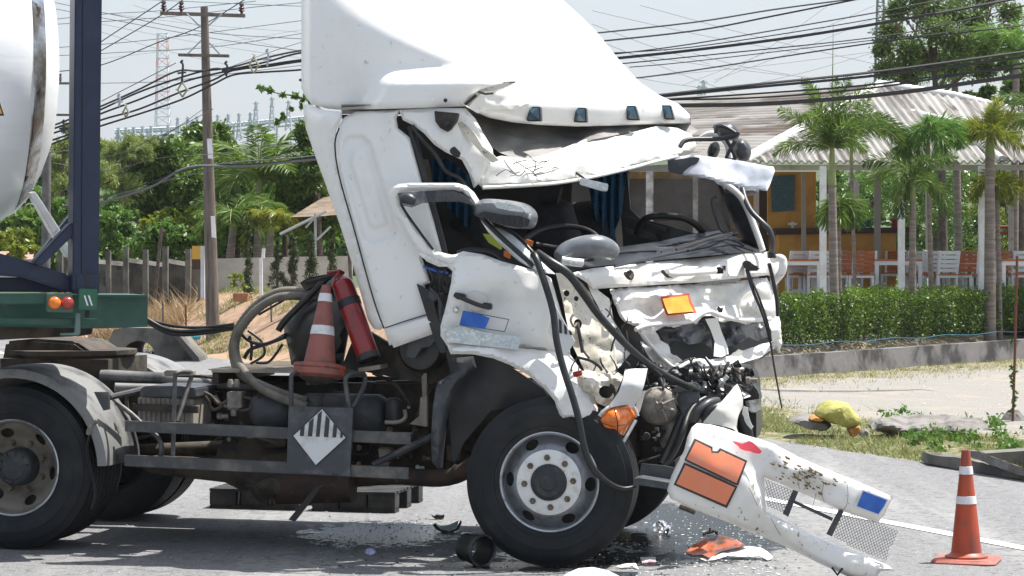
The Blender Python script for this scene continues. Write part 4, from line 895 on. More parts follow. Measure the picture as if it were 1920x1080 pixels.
bl = [(1680, 18, 20), (1672, 60, 20), (1700, 95, 22), (1735, 20, 26), (1760, 60, 26), (1790, 25, 26), (1800, 75, 24), (1830, 40, 24), (1850, 90, 24), (1895, 25, 18), (1885, 65, 20), (1890, 120, 16), (1745, 110, 24), (1665, 130, 20), (1700, 140, 20), (1790, 120, 24), (1840, 130, 20), (1655, 90, 14), (1725, -15, 26), (1790, -15, 26), (1850, -5, 20)]
t = tree_px('broad_tree', 'tall airy tree with browning leaves filling the top right sky', 'tree', bl, 63, [(1770, 560), (1765, 300), (1755, 180), (1750, 90)], .10, LTREE, 1500, inner=.0, clump=2.3, aspect=.5)
tw = []
for a in ([(1700, 150), (1695, 100), (1680, 40), (1672, -10)], [(1758, 180), (1745, 110), (1740, 60), (1735, 0)], [(1760, 170), (1790, 110), (1810, 60), (1800, 0)], [(1760, 180), (1830, 120), (1870, 60), (1895, 20)], [(1755, 190), (1700, 150), (1660, 120), (1645, 90)], [(1810, 60), (1850, 40), (1860, 0)], [(1700, 100), (1720, 50), (1715, 10)]): tw.append(ptube([(x, y, 63) for x, y in a], .045, WF, n=6, sm=4, rf=lambda q: 1 - .75 * q))
build('limbs', *merge(*tw), M('limb_bark', (.14, .08, .05), rough=.9), t)
tree_px('broad_tree', 'dark green tree at the far right edge above the roof', 'tree', [(1900, 170, 24), (1925, 150, 30), (1880, 200, 16), (1935, 200, 26), (1850, 175, 14), (1820, 185, 12)], 66, [(1915, 560), (1915, 300), (1915, 200)], .2, LDARK, 700)
# palms
GP = 'foxtail palms along the hedge'
def wp(px, py, Y): return WF.P(px, py, Y)
palm('foxtail palm left of the first post with a tall spear leaf', gp(1566, 44.4), wp(1560, 345, 44.4), 14, 1.25, LPALM, lift=(.4, 1.55), droop=(.2, 1.6), ll=.34, plume=1, spear=2.1, shaft=.6, nleaf=210, wid=.018, tr=(.085, .065))
palm('foxtail palm whose fronds droop in front of the eave', gp(1606, 48), wp(1596, 305, 48), 7, 1.3, LPALM, lift=(.3, 1.0), droop=(1.3, 2.2), ll=.34, plume=1, nleaf=220, wid=.018, tr=(.035, .03), az=[.1, .5, -.3, 2.8, 1.4, -1.2, .2])
palm('foxtail palm with small crown low under the eave', gp(1574, 45.2), wp(1572, 400, 45.2), 7, .65, LPALM, lift=(-.9, .6), droop=(1.6, 2.6), ll=.3, plume=.9, nleaf=150, shaft=.2, tr=(.05, .04))
palm('foxtail palm with dark drooping crown beside the second post', gp(1710, 47), wp(1712, 375, 47), 11, 1.0, LPALM, lift=(-.7, 1.4), droop=(1.0, 3.0), ll=.30, plume=1, nleaf=170, wid=.018, shaft=.4, tr=(.07, .055))
palm('bright green foxtail palm between the second and third posts', gp(1748, 48.3), wp(1740, 285, 48.3), 11, 1.05, LPALMB, lift=(.2, 1.5), droop=(2.0, 3.8), ll=.38, plume=1, nleaf=230, wid=.018, shaft=.3, tr=(.05, .04))
palm('tallest foxtail palm with yellowing crown at the right post', gp(1856, 48.7), wp(1856, 290, 48.7), 18, .62, LPALMY, lift=(-.2, 1.5), droop=(0, .8), ll=.34, plume=1, nleaf=120, wid=.018, shaft=.4, tr=(.12, .085))
palm('yellow-tipped low palm tuft under the right part of the eave', gp(1876, 49.2), wp(1870, 370, 49.2), 8, .75, LPALMY, lift=(.3, 1.3), droop=(2.0, 3.0), ll=.3, plume=.9, nleaf=120, shaft=.25, tr=(.05, .04))
palm('palm at the right edge with narrow dark fronds', gp(1950, 49.5), wp(1945, 270, 49.5), 10, 1.3, LPALM, lift=(.3, 1.3), droop=(1.6, 2.6), ll=.4, plume=.4, nleaf=120, shaft=.4)
palm('bright palm crown rising behind the roof at the far right', gp(1800, 66), wp(1790, 145, 66), 12, 1.5, LPALMB, lift=(.4, 1.4), droop=(1.0, 2.0), ll=.6, plume=.3, nleaf=120, shaft=.3, group='palms behind the roof')
palm('tall bright palm at the top right corner', gp(1900, 62), wp(1905, 130, 62), 12, 1.4, LPALMB, lift=(.4, 1.4), droop=(1.0, 2.0), ll=.55, plume=.3, nleaf=120, shaft=.3, group='palms behind the roof')
# retaining wall + hedge
wd_ = Vector((.57, .825, 0)).normalized(); wn_ = Vector((-.825, .57, 0)).normalized(); W0 = Vector((3.97, 41, 0))
V = []; F = []
ztop = lambda p: .27 + (.02 if True else 0)
ks = np.linspace(-6, 16, 60); VA = []
for k in ks:
    p = W0 + wd_ * k; z0 = gz(p.x - .4, p.y) - .3; jit = .012 * noise.noise(Vector((k * 3, 0, 0)))
    for off, z in ((-.0, z0), (-.0 + jit, .28), (.16, .28 + jit), (.16, z0)): VA.append(p + wn_ * off + Vector((0, 0, z)))
F = [[i * 4 + j, (i + 1) * 4 + j, (i + 1) * 4 + (j + 1) % 4, i * 4 + (j + 1) % 4] for i in range(len(ks) - 1) for j in range(4)]
build('retaining_wall', VA, F, RET, label='low stained concrete retaining wall below the hedge', cat='wall')
build('garden_hose', *tube([W0 + wd_ * k + wn_ * (.2 + .03 * math.sin(k * 2)) + Vector((0, 0, .42 + .015 * math.sin(k * 3))) for k in np.linspace(-2, 12, 60)], .008, 6), M('dark_blue_hose', (.02, .12, .17), rough=.5), label='thin blue hose running along the foot of the hedge', cat='hose')
def hedge(label, k0, k1):
    t = thing('hedge', label, 'hedge', W0 + wd_ * ((k0 + k1) / 2) + wn_ * .8 + Vector((0, 0, .4)), 'hedge above the retaining wall')
    n = int((k1 - k0) * 4200); kk = rng.uniform(k0, k1, n); vv = .75 + rng.beta(.6, .6, n) * .75 - .35; u = rng.random(n)
    zz = .42 + (1 - (1 - u) ** 1.4) * .75
    bump = np.array([.16 * noise.noise(Vector((a * 1.6, b * 2, c * 1.5))) + .09 * noise.noise(Vector((a * 5, b * 5, c * 5))) for a, b, c in zip(kk, vv, zz)])
    zz = zz + bump * (zz > 1.0) + rng.normal(size=n) * .035; vv = vv + bump * 1.2
    C = np.array(W0)[None] + np.outer(kk, np.array(wd_)) + np.outer(vv, np.array(wn_)); C[:, 2] = zz
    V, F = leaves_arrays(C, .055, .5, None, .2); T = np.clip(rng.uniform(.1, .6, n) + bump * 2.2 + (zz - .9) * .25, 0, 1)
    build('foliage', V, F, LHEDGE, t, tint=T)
    for q in np.arange(k0 + .1, k1, .22):
        b = W0 + wd_ * (q + random.uniform(-.06, .06)) + wn_ * random.uniform(.6, .9) + Vector((0, 0, .36)); build('stem', *tube([b, b + Vector((random.uniform(-.05, .05), 0, .3)), b + Vector((random.uniform(-.1, .1), 0, .6))], .014, 5), TRUNK, t)
hedge('long clipped green hedge from the wrecked cab to the thick palm trunk', -1.5, 9.0)
hedge('hedge section right of the thick palm trunk', 9.35, 12.5)
# rod with vine
t = thing('iron_rod', 'thin rusty iron rod wound with a vine by the right edge', 'rod', gpt(1902, 790))
Yr = gpt(1902, 790).y
build('rod', *ptube([(1899, 790, Yr), (1903, 660, Yr), (1907, 480, Yr)], .016, WF, n=6), RED_STAKE, t)
crown('vine', B([(1900 + random.uniform(-5, 5), y, 5, 22) for y in list(range(690, 780, 9)) + [560, 600, 540, 500, 640]], Yr), .05, LMID, t)
build('stone_foot', *revolve([(0, .12), (.06, .12), (.12, .05), (.15, 0)], gpt(1900, 788), (0, 0, 1), 9, up=Vector((0, 1, 0))), STONE, t)
# rocks, slab, bag, broken kerb
def rock(name, label, cat, outline, Y, depth, mat, parent=None, seed=1, top=.35, jag=.03, sm=35):
    """boulder from its measured outline, rounded back over real depth"""
    A = [WF.P(x, y, Y) for x, y in cr2(outline, 2)]; c = sum(A, Vector()) / len(A); V = []; F = []; K = 7; n = len(A)
    for j in range(K):
        q = j / (K - 1); s = math.sin(math.pi * (.16 + .80 * q)) ** .45
        for p in A:
            r = c + (p - c) * s + Vector((0, depth * (q - .3), top * depth * (q - .3) * .25)); r += Vector((noise.noise(r * 6), noise.noise(r * 6 + Vector((7, 0, 0))), noise.noise(r * 6 + Vector((0, 9, 0))))) * jag; V.append(r)
    F = [[j * n + i, j * n + (i + 1) % n, (j + 1) * n + (i + 1) % n, (j + 1) * n + i] for j in range(K - 1) for i in range(n)] + [list(range(n)), list(range((K - 1) * n, K * n))]
    return build(name, V, F, mat, parent, label=label, cat=cat, smooth=sm)
sheet('concrete_slab', [(1632, 797), (1640, 788), (1700, 781), (1770, 779), (1838, 786), (1855, 798), (1845, 806), (1810, 812), (1790, 822), (1745, 808), (1715, 822), (1665, 814), (1636, 806)], [(1632, 797, 27.3), (1700, 780, 28.5), (1770, 779, 28.5), (1850, 790, 27.8), (1745, 801, 26.95), (1715, 820, 27.25), (1665, 812, 27.3), (1790, 822, 27.2), (1840, 808, 27.0), (1740, 797, 27.15), (1680, 799, 27.0), (1660, 797, 27.05), (1720, 802, 26.95), (1790, 806, 26.85), (1680, 816, 27.25), (1755, 812, 27.15), (1800, 800, 27.1), (1760, 788, 27.9), (1700, 790, 27.8)], STONE, None, WF, th=.25, step=5, crum=.05, cf=.09, ragged=1.2, facet=.1, ff=.05, smooth=20, label='large broken grey concrete slab lying in the grass', cat='slab')
rock('rock', 'low jagged rock under the yellow cloth', 'rock', [(1480, 790), (1500, 780), (1545, 786), (1560, 800), (1540, 808), (1505, 800)], 27.3, .5, STONE)
rock('rock', 'small pale stone right of the orange sack', 'rock', [(1610, 812), (1620, 803), (1630, 812), (1626, 822), (1612, 822)], 27.0, .15, STONE)
t = thing('cloth_bundle', 'bright yellow cloth draped over an orange-brown sack on the verge', 'bundle', WF.P(1570, 806, 27.2))
rock('cloth', None, None, [(1528, 775), (1545, 758), (1568, 754), (1590, 760), (1604, 774), (1615, 788), (1612, 798), (1590, 802), (1575, 796), (1555, 790), (1538, 783)], 27.2, .5, YBAG, t, jag=.05, sm=85)
rock('sack', None, None, [(1518, 783), (1528, 778), (1545, 786), (1535, 788)], 27.15, .2, TANC, t); rock('sack', None, None, [(1590, 801), (1610, 797), (1613, 810), (1600, 822), (1592, 812)], 27.1, .2, TANC, t, jag=.015)
sheet('broken_kerb', [(1738, 869), (1745, 853), (1800, 858), (1860, 872), (1925, 893), (1960, 902), (1960, 908), (1925, 901), (1830, 886)], lambda x, y: 24.0 - (x - 1738) * .0086, CONC, None, WF, th=.4, step=8, ragged=.8, label='dark concrete drain edge behind the traffic cone', cat='kerb')
sheet('broken_kerb', [(1821, 845), (1834, 846), (1925, 880), (1960, 893), (1960, 904), (1925, 893), (1905, 889), (1820, 857)], lambda x, y: 23.2 - (x - 1820) * .0086, STONE, None, WF, th=.15, step=7, ragged=.5, label='long pale kerb piece tilted at the drain edge', cat='kerb')
sheet('broken_kerb', [(1848, 850), (1925, 845), (1960, 843), (1960, 895), (1920, 880), (1870, 862)], 23.6, CONC, None, WF, th=.3, step=10, label='grey drain wall at the right edge', cat='kerb')
# grass
def grass(name, n, samp, h, mat, label, spread=.04, kind='stuff'):
    pts = []
    while len(pts) < n:
        q = samp()
        if q is not None: pts.append(q)
    P = np.array(pts); Pb = np.repeat(P, 3, 0); N_ = len(Pb)
    Pb = Pb + np.c_[rng.normal(size=(N_, 2)) * spread, np.zeros(N_)]
    hh = h * rng.uniform(.3, 1.6, N_) ; lean = rng.normal(size=(N_, 2)) * .8; tip = Pb + np.c_[lean * hh[:, None], hh]
    a = rng.uniform(0, 6.28, N_); w = .0065 * (h / .08) ** .5; s = np.c_[np.cos(a) * w, np.sin(a) * w, np.zeros(N_)]
    V = np.stack([Pb - s, Pb + s, tip], 1).reshape(-1, 3); F = np.arange(N_ * 3).reshape(-1, 3)
    build(name, V, F, mat, tint=rng.random(N_), label=label, cat='grass', kind=kind)
def samp_verge():
    t_, s = random.uniform(-6, 9), abs(random.gauss(0, 1)) * 1.5 + .1; p = A + d * t_ + n_ * s
    if s > 4 or noise.noise(Vector((p.x * 1.3, p.y * 1.3, 5))) < -.25 + .1 * s: return None
    return (p.x, p.y, gz(p.x, p.y))
grass('verge_grass', 6500, samp_verge, .062, LGRASS, 'patchy green and straw grass on the verge between road and gravel lot')
def samp_wall():
    k, o = random.uniform(-5, 12), -abs(random.gauss(0, 1)) * .9; p = W0 + wd_ * k + wn_ * (o - .05)
    return (p.x, p.y, gz(p.x, p.y)) if o > -3.2 else None
grass('dry_grass', 2200, samp_wall, .045, LGRASS, 'short dry grass along the foot of the retaining wall')
def samp_left():
    px, Y = random.uniform(190, 660), random.uniform(45.5, 56); x = (px - CX) / FPX * Y
    if noise.noise(Vector((x * .8, Y * .8, 8))) < .05: return None
    return (x, Y, gz(x, Y))
grass('bank_grass', 3000, samp_left, .10, LGRASS, 'thin green and yellow grass over the sandy bank')
def samp_dry():
    px, Y = random.gauss(262, 38), random.uniform(53, 55); x = (px - CX) / FPX * Y; return (x, Y, gz(x, Y))
grass('dead_weeds', 1200, samp_dry, .42, LDRY, 'reddish dead weeds against the weathered block wall')
crown('ground_creeper', [((p.x, p.y, gz(p.x, p.y) + .06), .22, 130) for p in [gpt(x, y) for x, y in ((1770, 838), (1790, 850), (1745, 830), (1800, 835), (1730, 845), (1775, 822), (1840, 800), (1690, 792), (1660, 800), (1910, 860), (1895, 830), (1860, 800), (1880, 845), (1750, 800), (1720, 800))]], .06, LMID, label='leafy creeper spreading round the concrete slab', cat='creeper', kind='stuff', flat=.5)
# =============== THE WRECKED TRUCK ===============
TR = thing('wrecked_truck', 'white tractor truck with crushed cab, torn open front and tall roof deflector', 'truck', TF.L(-1.6, 1.2, 0))
def bp(name, vf, mat, parent=TR, sm=None, bev=0, seg=2, **k):
    o = build(name, vf[0], vf[1], mat, parent, smooth=sm, **k)
    if bev: bevel_obj(o, bev, seg)
    return o
class Loc:
    def __init__(s, C, a, z, b, k=.01): s.C, s.a, s.z, s.b, s.k = Vector(C), Vector(a), Vector(z), Vector(b), k
    def P(s, x, y, v): return s.C + s.a * x * s.k + s.z * y * s.k + s.b * v
Z = Vector((0, 0, 1))
def circ(cx, cy, r, n=20, ry=None, rot=0):
    out = []
    for i in range(n):
        a = 2 * math.pi * i / n; x, y = r * math.cos(a), (ry or r) * math.sin(a); out.append((cx + x * math.cos(rot) - y * math.sin(rot), cy + x * math.sin(rot) + y * math.cos(rot)))
    return out
def tyre_vf(C, b, w=.28, ro=.516, ri=.288):
    g = []
    for k in range(4):
        c = w * (.18 + .213 * k); g += [(ro - .002, c - .01), (ro - .016, c - .007), (ro - .016, c + .007), (ro - .002, c + .01)]
    prof = [(ri, w * .16), (ri + .012, .004), (ri + .03, -.004), (ri + .05, -.006), (ri + .052, -.012), (ri + .075, -.018), (ri + .12, -.024), (ri + .123, -.021), (ri + .16, -.020), (ro - .045, -.012), (ro - .043, -.006), (ro - .02, .004), (ro - .004, .012)] + [(r, v) for r, v in g] + [(ro - .004, w - .012), (ro - .03, w), (ro - .09, w + .02), (ri + .03, w + .004), (ri, w * .84)]
    V, F = revolve(prof, C, b, 96, up=Z, close=False); return V, F
def wheel(name, C, b, a, front, v_in=None, label=None, nut=True):
    """disc (the part) > tyre, rim lip, hub, nuts"""
    C = Vector(C); L = Loc(C, a, Z, b)
    if front: vf = lambda x, y: (lambda r: -.012 if r < .20 else -.012 + .075 * smooth01((r - .2) / .09))(math.hypot(x, y) / 100); hr, hs, hub_r, nr, lipv = .247, (4.4, 3.0), .113, .150, .0
    else: vf = lambda x, y: (lambda r: .15 if r < .17 else .15 - .075 * smooth01((r - .17) / .1))(math.hypot(x, y) / 100); hr, hs, hub_r, nr, lipv = .225, (4.3, 3.0), .118, .156, .0
    ph = 57 if front else 110; holes = []
    for k in range(6):
        q = R(ph + 60 * k); holes.append(circ(hr * 100 * math.cos(q), hr * 100 * math.sin(q), hs[0], 12, hs[1], q + math.pi / 2))
    w = sheet('wheel', circ(0, 0, 28.8, 72), vf, STEELG if front else RIMD, TR, L, holes=holes, step=1.7, th=.012, smooth=50, label=label)
    tw = [tyre_vf(C, b)] + ([tyre_vf(C + Vector(b) * .335, b)] if not front else [])
    for k, t_ in enumerate(tw): build('tyre', *t_, TYRE, w, smooth=35)
    build('rim_lip', *revolve([(.284, .07), (.284, .012), (.290, -.004), (.300, -.010), (.306, -.006), (.306, .006), (.296, .02), (.29, .07)], C, b, 72, up=Z, close=False), LIP, w, smooth=40)
    build('brake_drum', *revolve([(0, .10 if front else .2), (.281, .088 if front else .17), (.281, .26), (0, .26)], C, b, 40, up=Z), CHAS, w, smooth=40)
    if front:
        build('wheel_ring', *revolve([(.108, -.014), (.112, -.022), (.19, -.022), (.198, -.018), (.198, .0), (.108, .0)], C, b, 64, up=Z, close=False), WHEELW, w, smooth=40)
        build('hub_cap', *revolve([(0, -.05), (.045, -.05), (.052, -.044), (.085, -.046), (.092, -.040), (.110, -.03), (.113, .0), (0, .0)], C, b, 48, up=Z), HUBD, w, smooth=35)
    else:
        build('hub_cap', *revolve([(0, .0), (.07, .0), (.078, .006), (.10, .008), (.112, .02), (.118, .05), (.121, .15), (0, .15)], C, b, 48, up=Z), HUBD, w, smooth=35)
        for k in range(10):
            q = R(k * 36 + 10); c = C + Vector(a) * .092 * math.cos(q) + Z * .092 * math.sin(q) + Vector(b) * -.006
            build('hub_bolt', *revolve([(0, 0), (.009, 0), (.010, .004), (.010, .018), (0, .018)], c, b, 6, up=Z), HUBD, w)
    if nut:
        n = 8
        for k in range(n):
            q = R(k * 360 / n + (4 if front else 20)); c = C + Vector(a) * nr * math.cos(q) + Z * nr * math.sin(q); base = -.022 if front else .14
            build('wheel_nut', *merge(revolve([(0, base - .032), (.009, base - .032), (.010, base - .01), (0, base - .01)], c, b, 12, up=Z), revolve([(.0, base - .022), (.0165, base - .022), (.0175, base - .004), (.021, base), (0, base)], c, b, 6, up=Z)), NUT, w, smooth=30)
    return w
a_, b_ = TF.a, TF.b
wheel('wheel', TF.P(1030, 904, 0), b_, a_, True, label='front wheel with white bolt ring nearest the camera')
def hub_at(px, py, v): u, w = TF.UW(px, py, 0); return TF.L(u, v, w)
wheel('wheel', hub_at(24, 877, 0), b_, a_, False, label='dusty twin rear wheels with deep dished rim')
wheel('wheel', hub_at(1030, 904, 2.36), -b_, a_, True, nut=False, label='far front wheel in shadow')
wheel('wheel', hub_at(24, 877, 2.42), -b_, a_, False, nut=False, label='far twin rear wheels in shadow')
# ---- chassis ----
uF, _ = TF.UW(1180, 900, 0); uR = TF.UW(-160, 800, 0)[0]; u = lambda px: TF.UW(px, 800, 0)[0]
for v in (.76, 1.60): bp('chassis_rail', merge(tbox(uR, u(1250), v, v + .015, .80, 1.05), tbox(uR, u(1250), v, v + .08, 1.05, 1.062), tbox(uR, u(1250), v, v + .08, .788, .80)), CHAS)
for px in (60, 180, 330, 620, 860): bp('cross_member', tbox(u(px), u(px) + .1, .84, 1.6, .84, 1.02), CHAS)
bp('rear_axle', merge(tube([hub_at(24, 877, .3), hub_at(24, 877, 2.1)], .09, 14), revolve([(0, -.2), (.14, -.17), (.2, 0), (.14, .17), (0, .2)], hub_at(24, 877, 1.2), a_, 18)), GRIME, sm=50)
bp('front_axle', tube([hub_at(1030, 904, .3), hub_at(1030, 930, 1.2), hub_at(1030, 904, 2.1)], .06, 10, 4), GRIME, sm=50)
bp('leaf_spring', merge(*[tube([TF.L(u(860) - .25 + .04 * k, .88, .62 + .03 - k * .012), TF.L(u(1030), .88, .50 - k * .014), TF.L(u(1180) + .1 - .04 * k, .88, .62 - k * .012)], .035, 4, 6, flat=.25) for k in range(4)]), CHAS)
bp('leaf_spring', merge(*[tube([TF.L(u(24) - .7 + .06 * k, .72, .72 - k * .015), TF.L(u(24), .72, .60 - k * .02), TF.L(u(24) + .7 - .06 * k, .72, .72 - k * .015)], .04, 4, 6, flat=.25) for k in range(5)]), CHAS)
bp('exhaust_pipe', ptube([(640, 900, .7), (740, 893, .6), (840, 895, .5), (900, 860, .5), (930, 800, .8)], .055, n=14, sm=6), RUST, sm=60)
bp('silencer', ptube([(520, 912, .55), (530, 912, .55), (650, 908, .55), (662, 908, .55)], .115, n=18, sm=0), RUST, sm=60)
bp('exhaust_tip', ptube([(522, 912, .5), (500, 918, .45), (486, 928, .4)], .07, n=14, sm=4, rf=lambda q: 1 - .1 * q), GRIME, sm=60)
bp('drain_flap', prism([(592, 912), (604, 912), (552, 978), (541, 974)], .3, .33), BLACKP)
bp('gearbox', prism([(410, 830), (470, 805), (560, 800), (660, 820), (660, 900), (560, 915), (450, 920), (420, 905), (290, 890), (240, 872), (250, 862), (400, 868)], .75, 1.5), GRIME, bev=.02)
bp('gearbox', tube([TF.L(u(440), .72, .50), TF.L(u(520), .72, .53)], .14, 16), GRIME, sm=50)
bp('chassis_dark_filler', prism([(640, 735), (880, 720), (1180, 720), (1200, 860), (1080, 900), (860, 880), (650, 880)], 1.0, 1.55), GRIME, bev=.02)  # dark volume added to fill the shaded space behind the frame
bp('prop_shaft', tube([TF.L(u(420), 1.2, .62), TF.L(u(60), 1.2, .55)], .05, 12), GRIME, sm=60)
# deck, battery box, tanks, valve block
bp('deck_plate', tbox(u(352), u(560), .50, 1.85, 1.135, 1.15), ALU)
bp('deck_rib', merge(*[tbox(u(352) - .02, u(560), .5 + k * .055, .515 + k * .055, 1.15, 1.157) for k in range(24)]), ALU)
bp('deck_support', merge(tbox(u(352), u(352) + .04, .52, 1.85, 1.06, 1.135), tbox(u(540), u(540) + .04, .52, 1.85, 1.06, 1.135)), CHAS)
bt = bp('battery_box', prism([(258, 745), (362, 748), (362, 800), (258, 798)], .22, .62), ALU, bev=.006)
bp('box_lid', prism([(264, 727), (275, 724), (336, 724), (366, 728), (366, 746), (260, 744)], .19, .66), PLATE, bt, bev=.008)
bp('strap', prism([(246, 757), (370, 762), (370, 775), (246, 770)], .17, .205), CHAS, bt, bev=.003)
bp('rib', merge(*[prism([(x, 748), (x + 2, 748), (x + 2, 796), (x, 796)], .205, .222) for x in range(262, 360, 9)]), MUD, bt)
def cyl(name, p0, p1, r, v, mat, parent=TR, **k):
    A_, B_ = TF.P(*p0, v), TF.P(*p1, v); d = (B_ - A_).normalized(); L = (B_ - A_).length
    return bp(name, revolve([(0, 0), (r * .55, .004), (r * .85, .02), (r, .06), (r, L - .06), (r * .85, L - .02), (r * .55, L - .004), (0, L)], A_, d, 28, up=Z if abs(d.z) < .9 else Vector((0, 1, 0))), mat, parent, sm=50, **k)
cyl('air_tank', (470, 768), (548, 768), .105, .45, PLATE); cyl('air_tank', (560, 775), (728, 778), .13, .45, HUBD)
bp('tank_band', merge(*[revolve([(.135, 0), (.135, .03), (.131, .03), (.131, 0)], TF.P(x, 777, .45), a_, 28, up=Z, close=False) for x in (604, 668)]), CHAS)
cyl('filter_bowl', (738, 800), (738, 745), .055, .35, RUBBER)
bp('pipe_elbow', ptube([(722, 792, .3), (748, 791, .3), (760, 782, .3), (758, 768, .3)], .013, n=8, sm=4), ALT, sm=60)
vb = bp('valve_block', prism([(425, 735), (452, 735), (452, 765), (425, 765)], .35, .48), ALT, bev=.004)
for x, y in ((432, 726), (444, 726), (432, 768), (444, 768), (438, 780), (440, 748)): bp('fitting', revolve([(0, 0), (.018, 0), (.02, .03), (.014, .05), (0, .05)], TF.P(x, y, .38), (0, 0, 1), 10, up=Vector((0, 1, 0))), ALT, vb, sm=40)
for pts in ([(365, 728, .4), (385, 745, .4), (400, 768, .35), (418, 760, .35)], [(372, 732, .4), (395, 742, .38), (412, 758, .35), (428, 750, .36)], [(452, 745, .4), (470, 748, .4), (485, 760, .4)], [(450, 770, .38), (470, 766, .36), (490, 742, .4), (520, 735, .5)], [(250, 730, .3), (238, 745, .3), (240, 770, .3)], [(600, 800, .4), (610, 830, .35), (650, 840, .4)], [(450, 790, .45), (470, 815, .45), (520, 830, .5)], [(700, 700, .6), (740, 720, .5), (770, 760, .45)], [(830, 700, .6), (790, 760, .5), (770, 830, .5)], [(375, 705, .7), (450, 715, .7), (530, 725, .7)]):
    bp('air_hose', ptube(pts, .011, n=7, sm=5), GRIME, sm=60)
bp('cross_tube', merge(ptube([(215, 726, .5), (360, 730, .72)], .03, n=10), ptube([(330, 717, .75), (480, 722, .75)], .035, n=10), ptube([(190, 705, .8), (330, 712, .8)], .045, n=10)), MUD, sm=60)
for x0, y0, x1, y1 in ((640, 876, 860, 800), (820, 820, 700, 872)): pass
bp('brace_bar', ptube([(698, 872, .3), (812, 818, .5)], .022, n=8), BAR)
for q_, v0_, v1_, m__ in (([(672, 690), (713, 684), (713, 692), (672, 698)], .3, .5, ALU), ([(788, 745), (800, 742), (800, 800), (768, 795), (786, 780)], .45, .5, ALU), ([(790, 700), (800, 700), (800, 745), (792, 745)], .5, .55, ALU), ([(700, 715), (860, 712), (868, 728), (690, 730)], .8, .9, CHAS), ([(740, 728), (770, 728), (760, 800), (742, 800)], .8, .9, CHAS)): bp('bracket', prism(q_, v0_, v1_), m__)
for k in range(26):
    x, y = random.uniform(370, 850), random.uniform(715, 860); dx, dy = random.uniform(-70, 70), random.uniform(-12, 40); v0 = random.uniform(.5, .8)
    bp('air_hose', ptube([(x, y, v0), (x + dx * .3, y + dy * .5 + 8, v0 - .05), (x + dx * .7, y + dy * .8 + 5, v0 - .03), (x + dx, y + dy, v0 + .05)], random.uniform(.006, .012), n=7, sm=5), random.choice([ALT, CHAS, GRIME, BLACKP]), sm=60)
for x, y, w_, h_3, v0, m_ in ((385, 800, 34, 26, .6, GRIME), (470, 812, 26, 20, .55, ALT), (520, 830, 30, 18, .55, GRIME), (690, 730, 22, 30, .7, CHAS), (825, 740, 26, 44, .6, GRIME), (790, 820, 30, 26, .6, CHAS), (720, 850, 24, 20, .55, ALT), (400, 745, 18, 24, .6, CHAS), (505, 745, 20, 16, .65, ALT), (850, 850, 30, 30, .6, GRIME)):
    bp('housing', prism([(x - w_ / 2, y - h_3 / 2), (x + w_ / 2, y - h_3 / 2 + 2), (x + w_ / 2 - 2, y + h_3 / 2), (x - w_ / 2 + 3, y + h_3 / 2)], v0, v0 + .12), m_, bev=.008)
for k in range(80):       # small greasy fittings, clips and bolts along the frame
    x = random.uniform(375, 860); y = random.uniform(735, 880); r_ = random.uniform(.008, .026)
    c = TF.P(x, y, random.uniform(.62, .95)); ax = random.choice([a_, b_, Z])
    bp('fitting', revolve([(0, 0), (r_, 0), (r_ * 1.1, r_), (r_ * .7, r_ * 1.3), (r_ * .7, r_ * 3), (0, r_ * 3)], c, ax, 9, up=Vector((.1, .9, .2))), random.choice([GRIME, CHAS, ALT, ALT, NUT, SILVER]), sm=40)
# side guard
def bar(pts, v0=-.03, v1=.02):
    return bp('side_guard', merge(prism(pts, v0, v0 + .008), prism([pts[0], pts[1], (pts[1][0], pts[1][1] + 3), (pts[0][0], pts[0][1] + 3)], v0 + .008, v1), prism([(pts[3][0], pts[3][1] - 3), (pts[2][0], pts[2][1] - 3), pts[2], pts[3]], v0 + .008, v1)), BAR, bev=.003)
bar([(234, 789), (770, 812), (770, 834), (234, 809)]); bar([(233, 853), (766, 877), (766, 899), (233, 874)])
bp('guard_tube', ptube([(324, 857, .03), (326, 790, .03), (328, 712, .03), (333, 699, .04), (346, 697, .1), (360, 700, .2), (356, 715, .18), (342, 760, .1), (332, 790, .05)], .014, n=10, sm=5), BAR, sm=60)
bp('guard_bracket', prism([(306, 698), (312, 694), (362, 696), (362, 704), (310, 706)], .16, .22), ALU, bev=.003)
bp('guard_tube', ptube([(218, 755, .1), (245, 775, .08), (272, 800, .06), (296, 820, .06), (303, 840, .06), (301, 856, .06)], .016, n=10, sm=5), BAR, sm=60)
bp('guard_tube', ptube([(546, 768, .03), (546, 712, .03), (549, 702, .04), (560, 700, .1), (575, 706, .2), (579, 720, .24)], .015, n=10, sm=5), BAR, sm=60)
bp('guard_tube', ptube([(655, 765, .03), (648, 718, .03), (652, 706, .04), (664, 702, .1), (682, 702, .2), (684, 718, .2), (674, 742, .12), (660, 765, .05)], .015, n=10, sm=5), BAR, sm=60)
pp = bp('placard_plate', prism([(541, 762), (662, 765), (656, 893), (537, 886)], -.065, -.055), PLATE, bev=.002)
dm = [(604, 766), (649, 821), (592, 873), (549, 817)]
bp('hazard_diamond', prism(dm, -.071, -.066), M('diamond_white', (.62, .63, .63), (.42, .42, .41), 9, .45, .7, .5), pp)
DK = M('diamond_black', (.03, .03, .033), rough=.5)
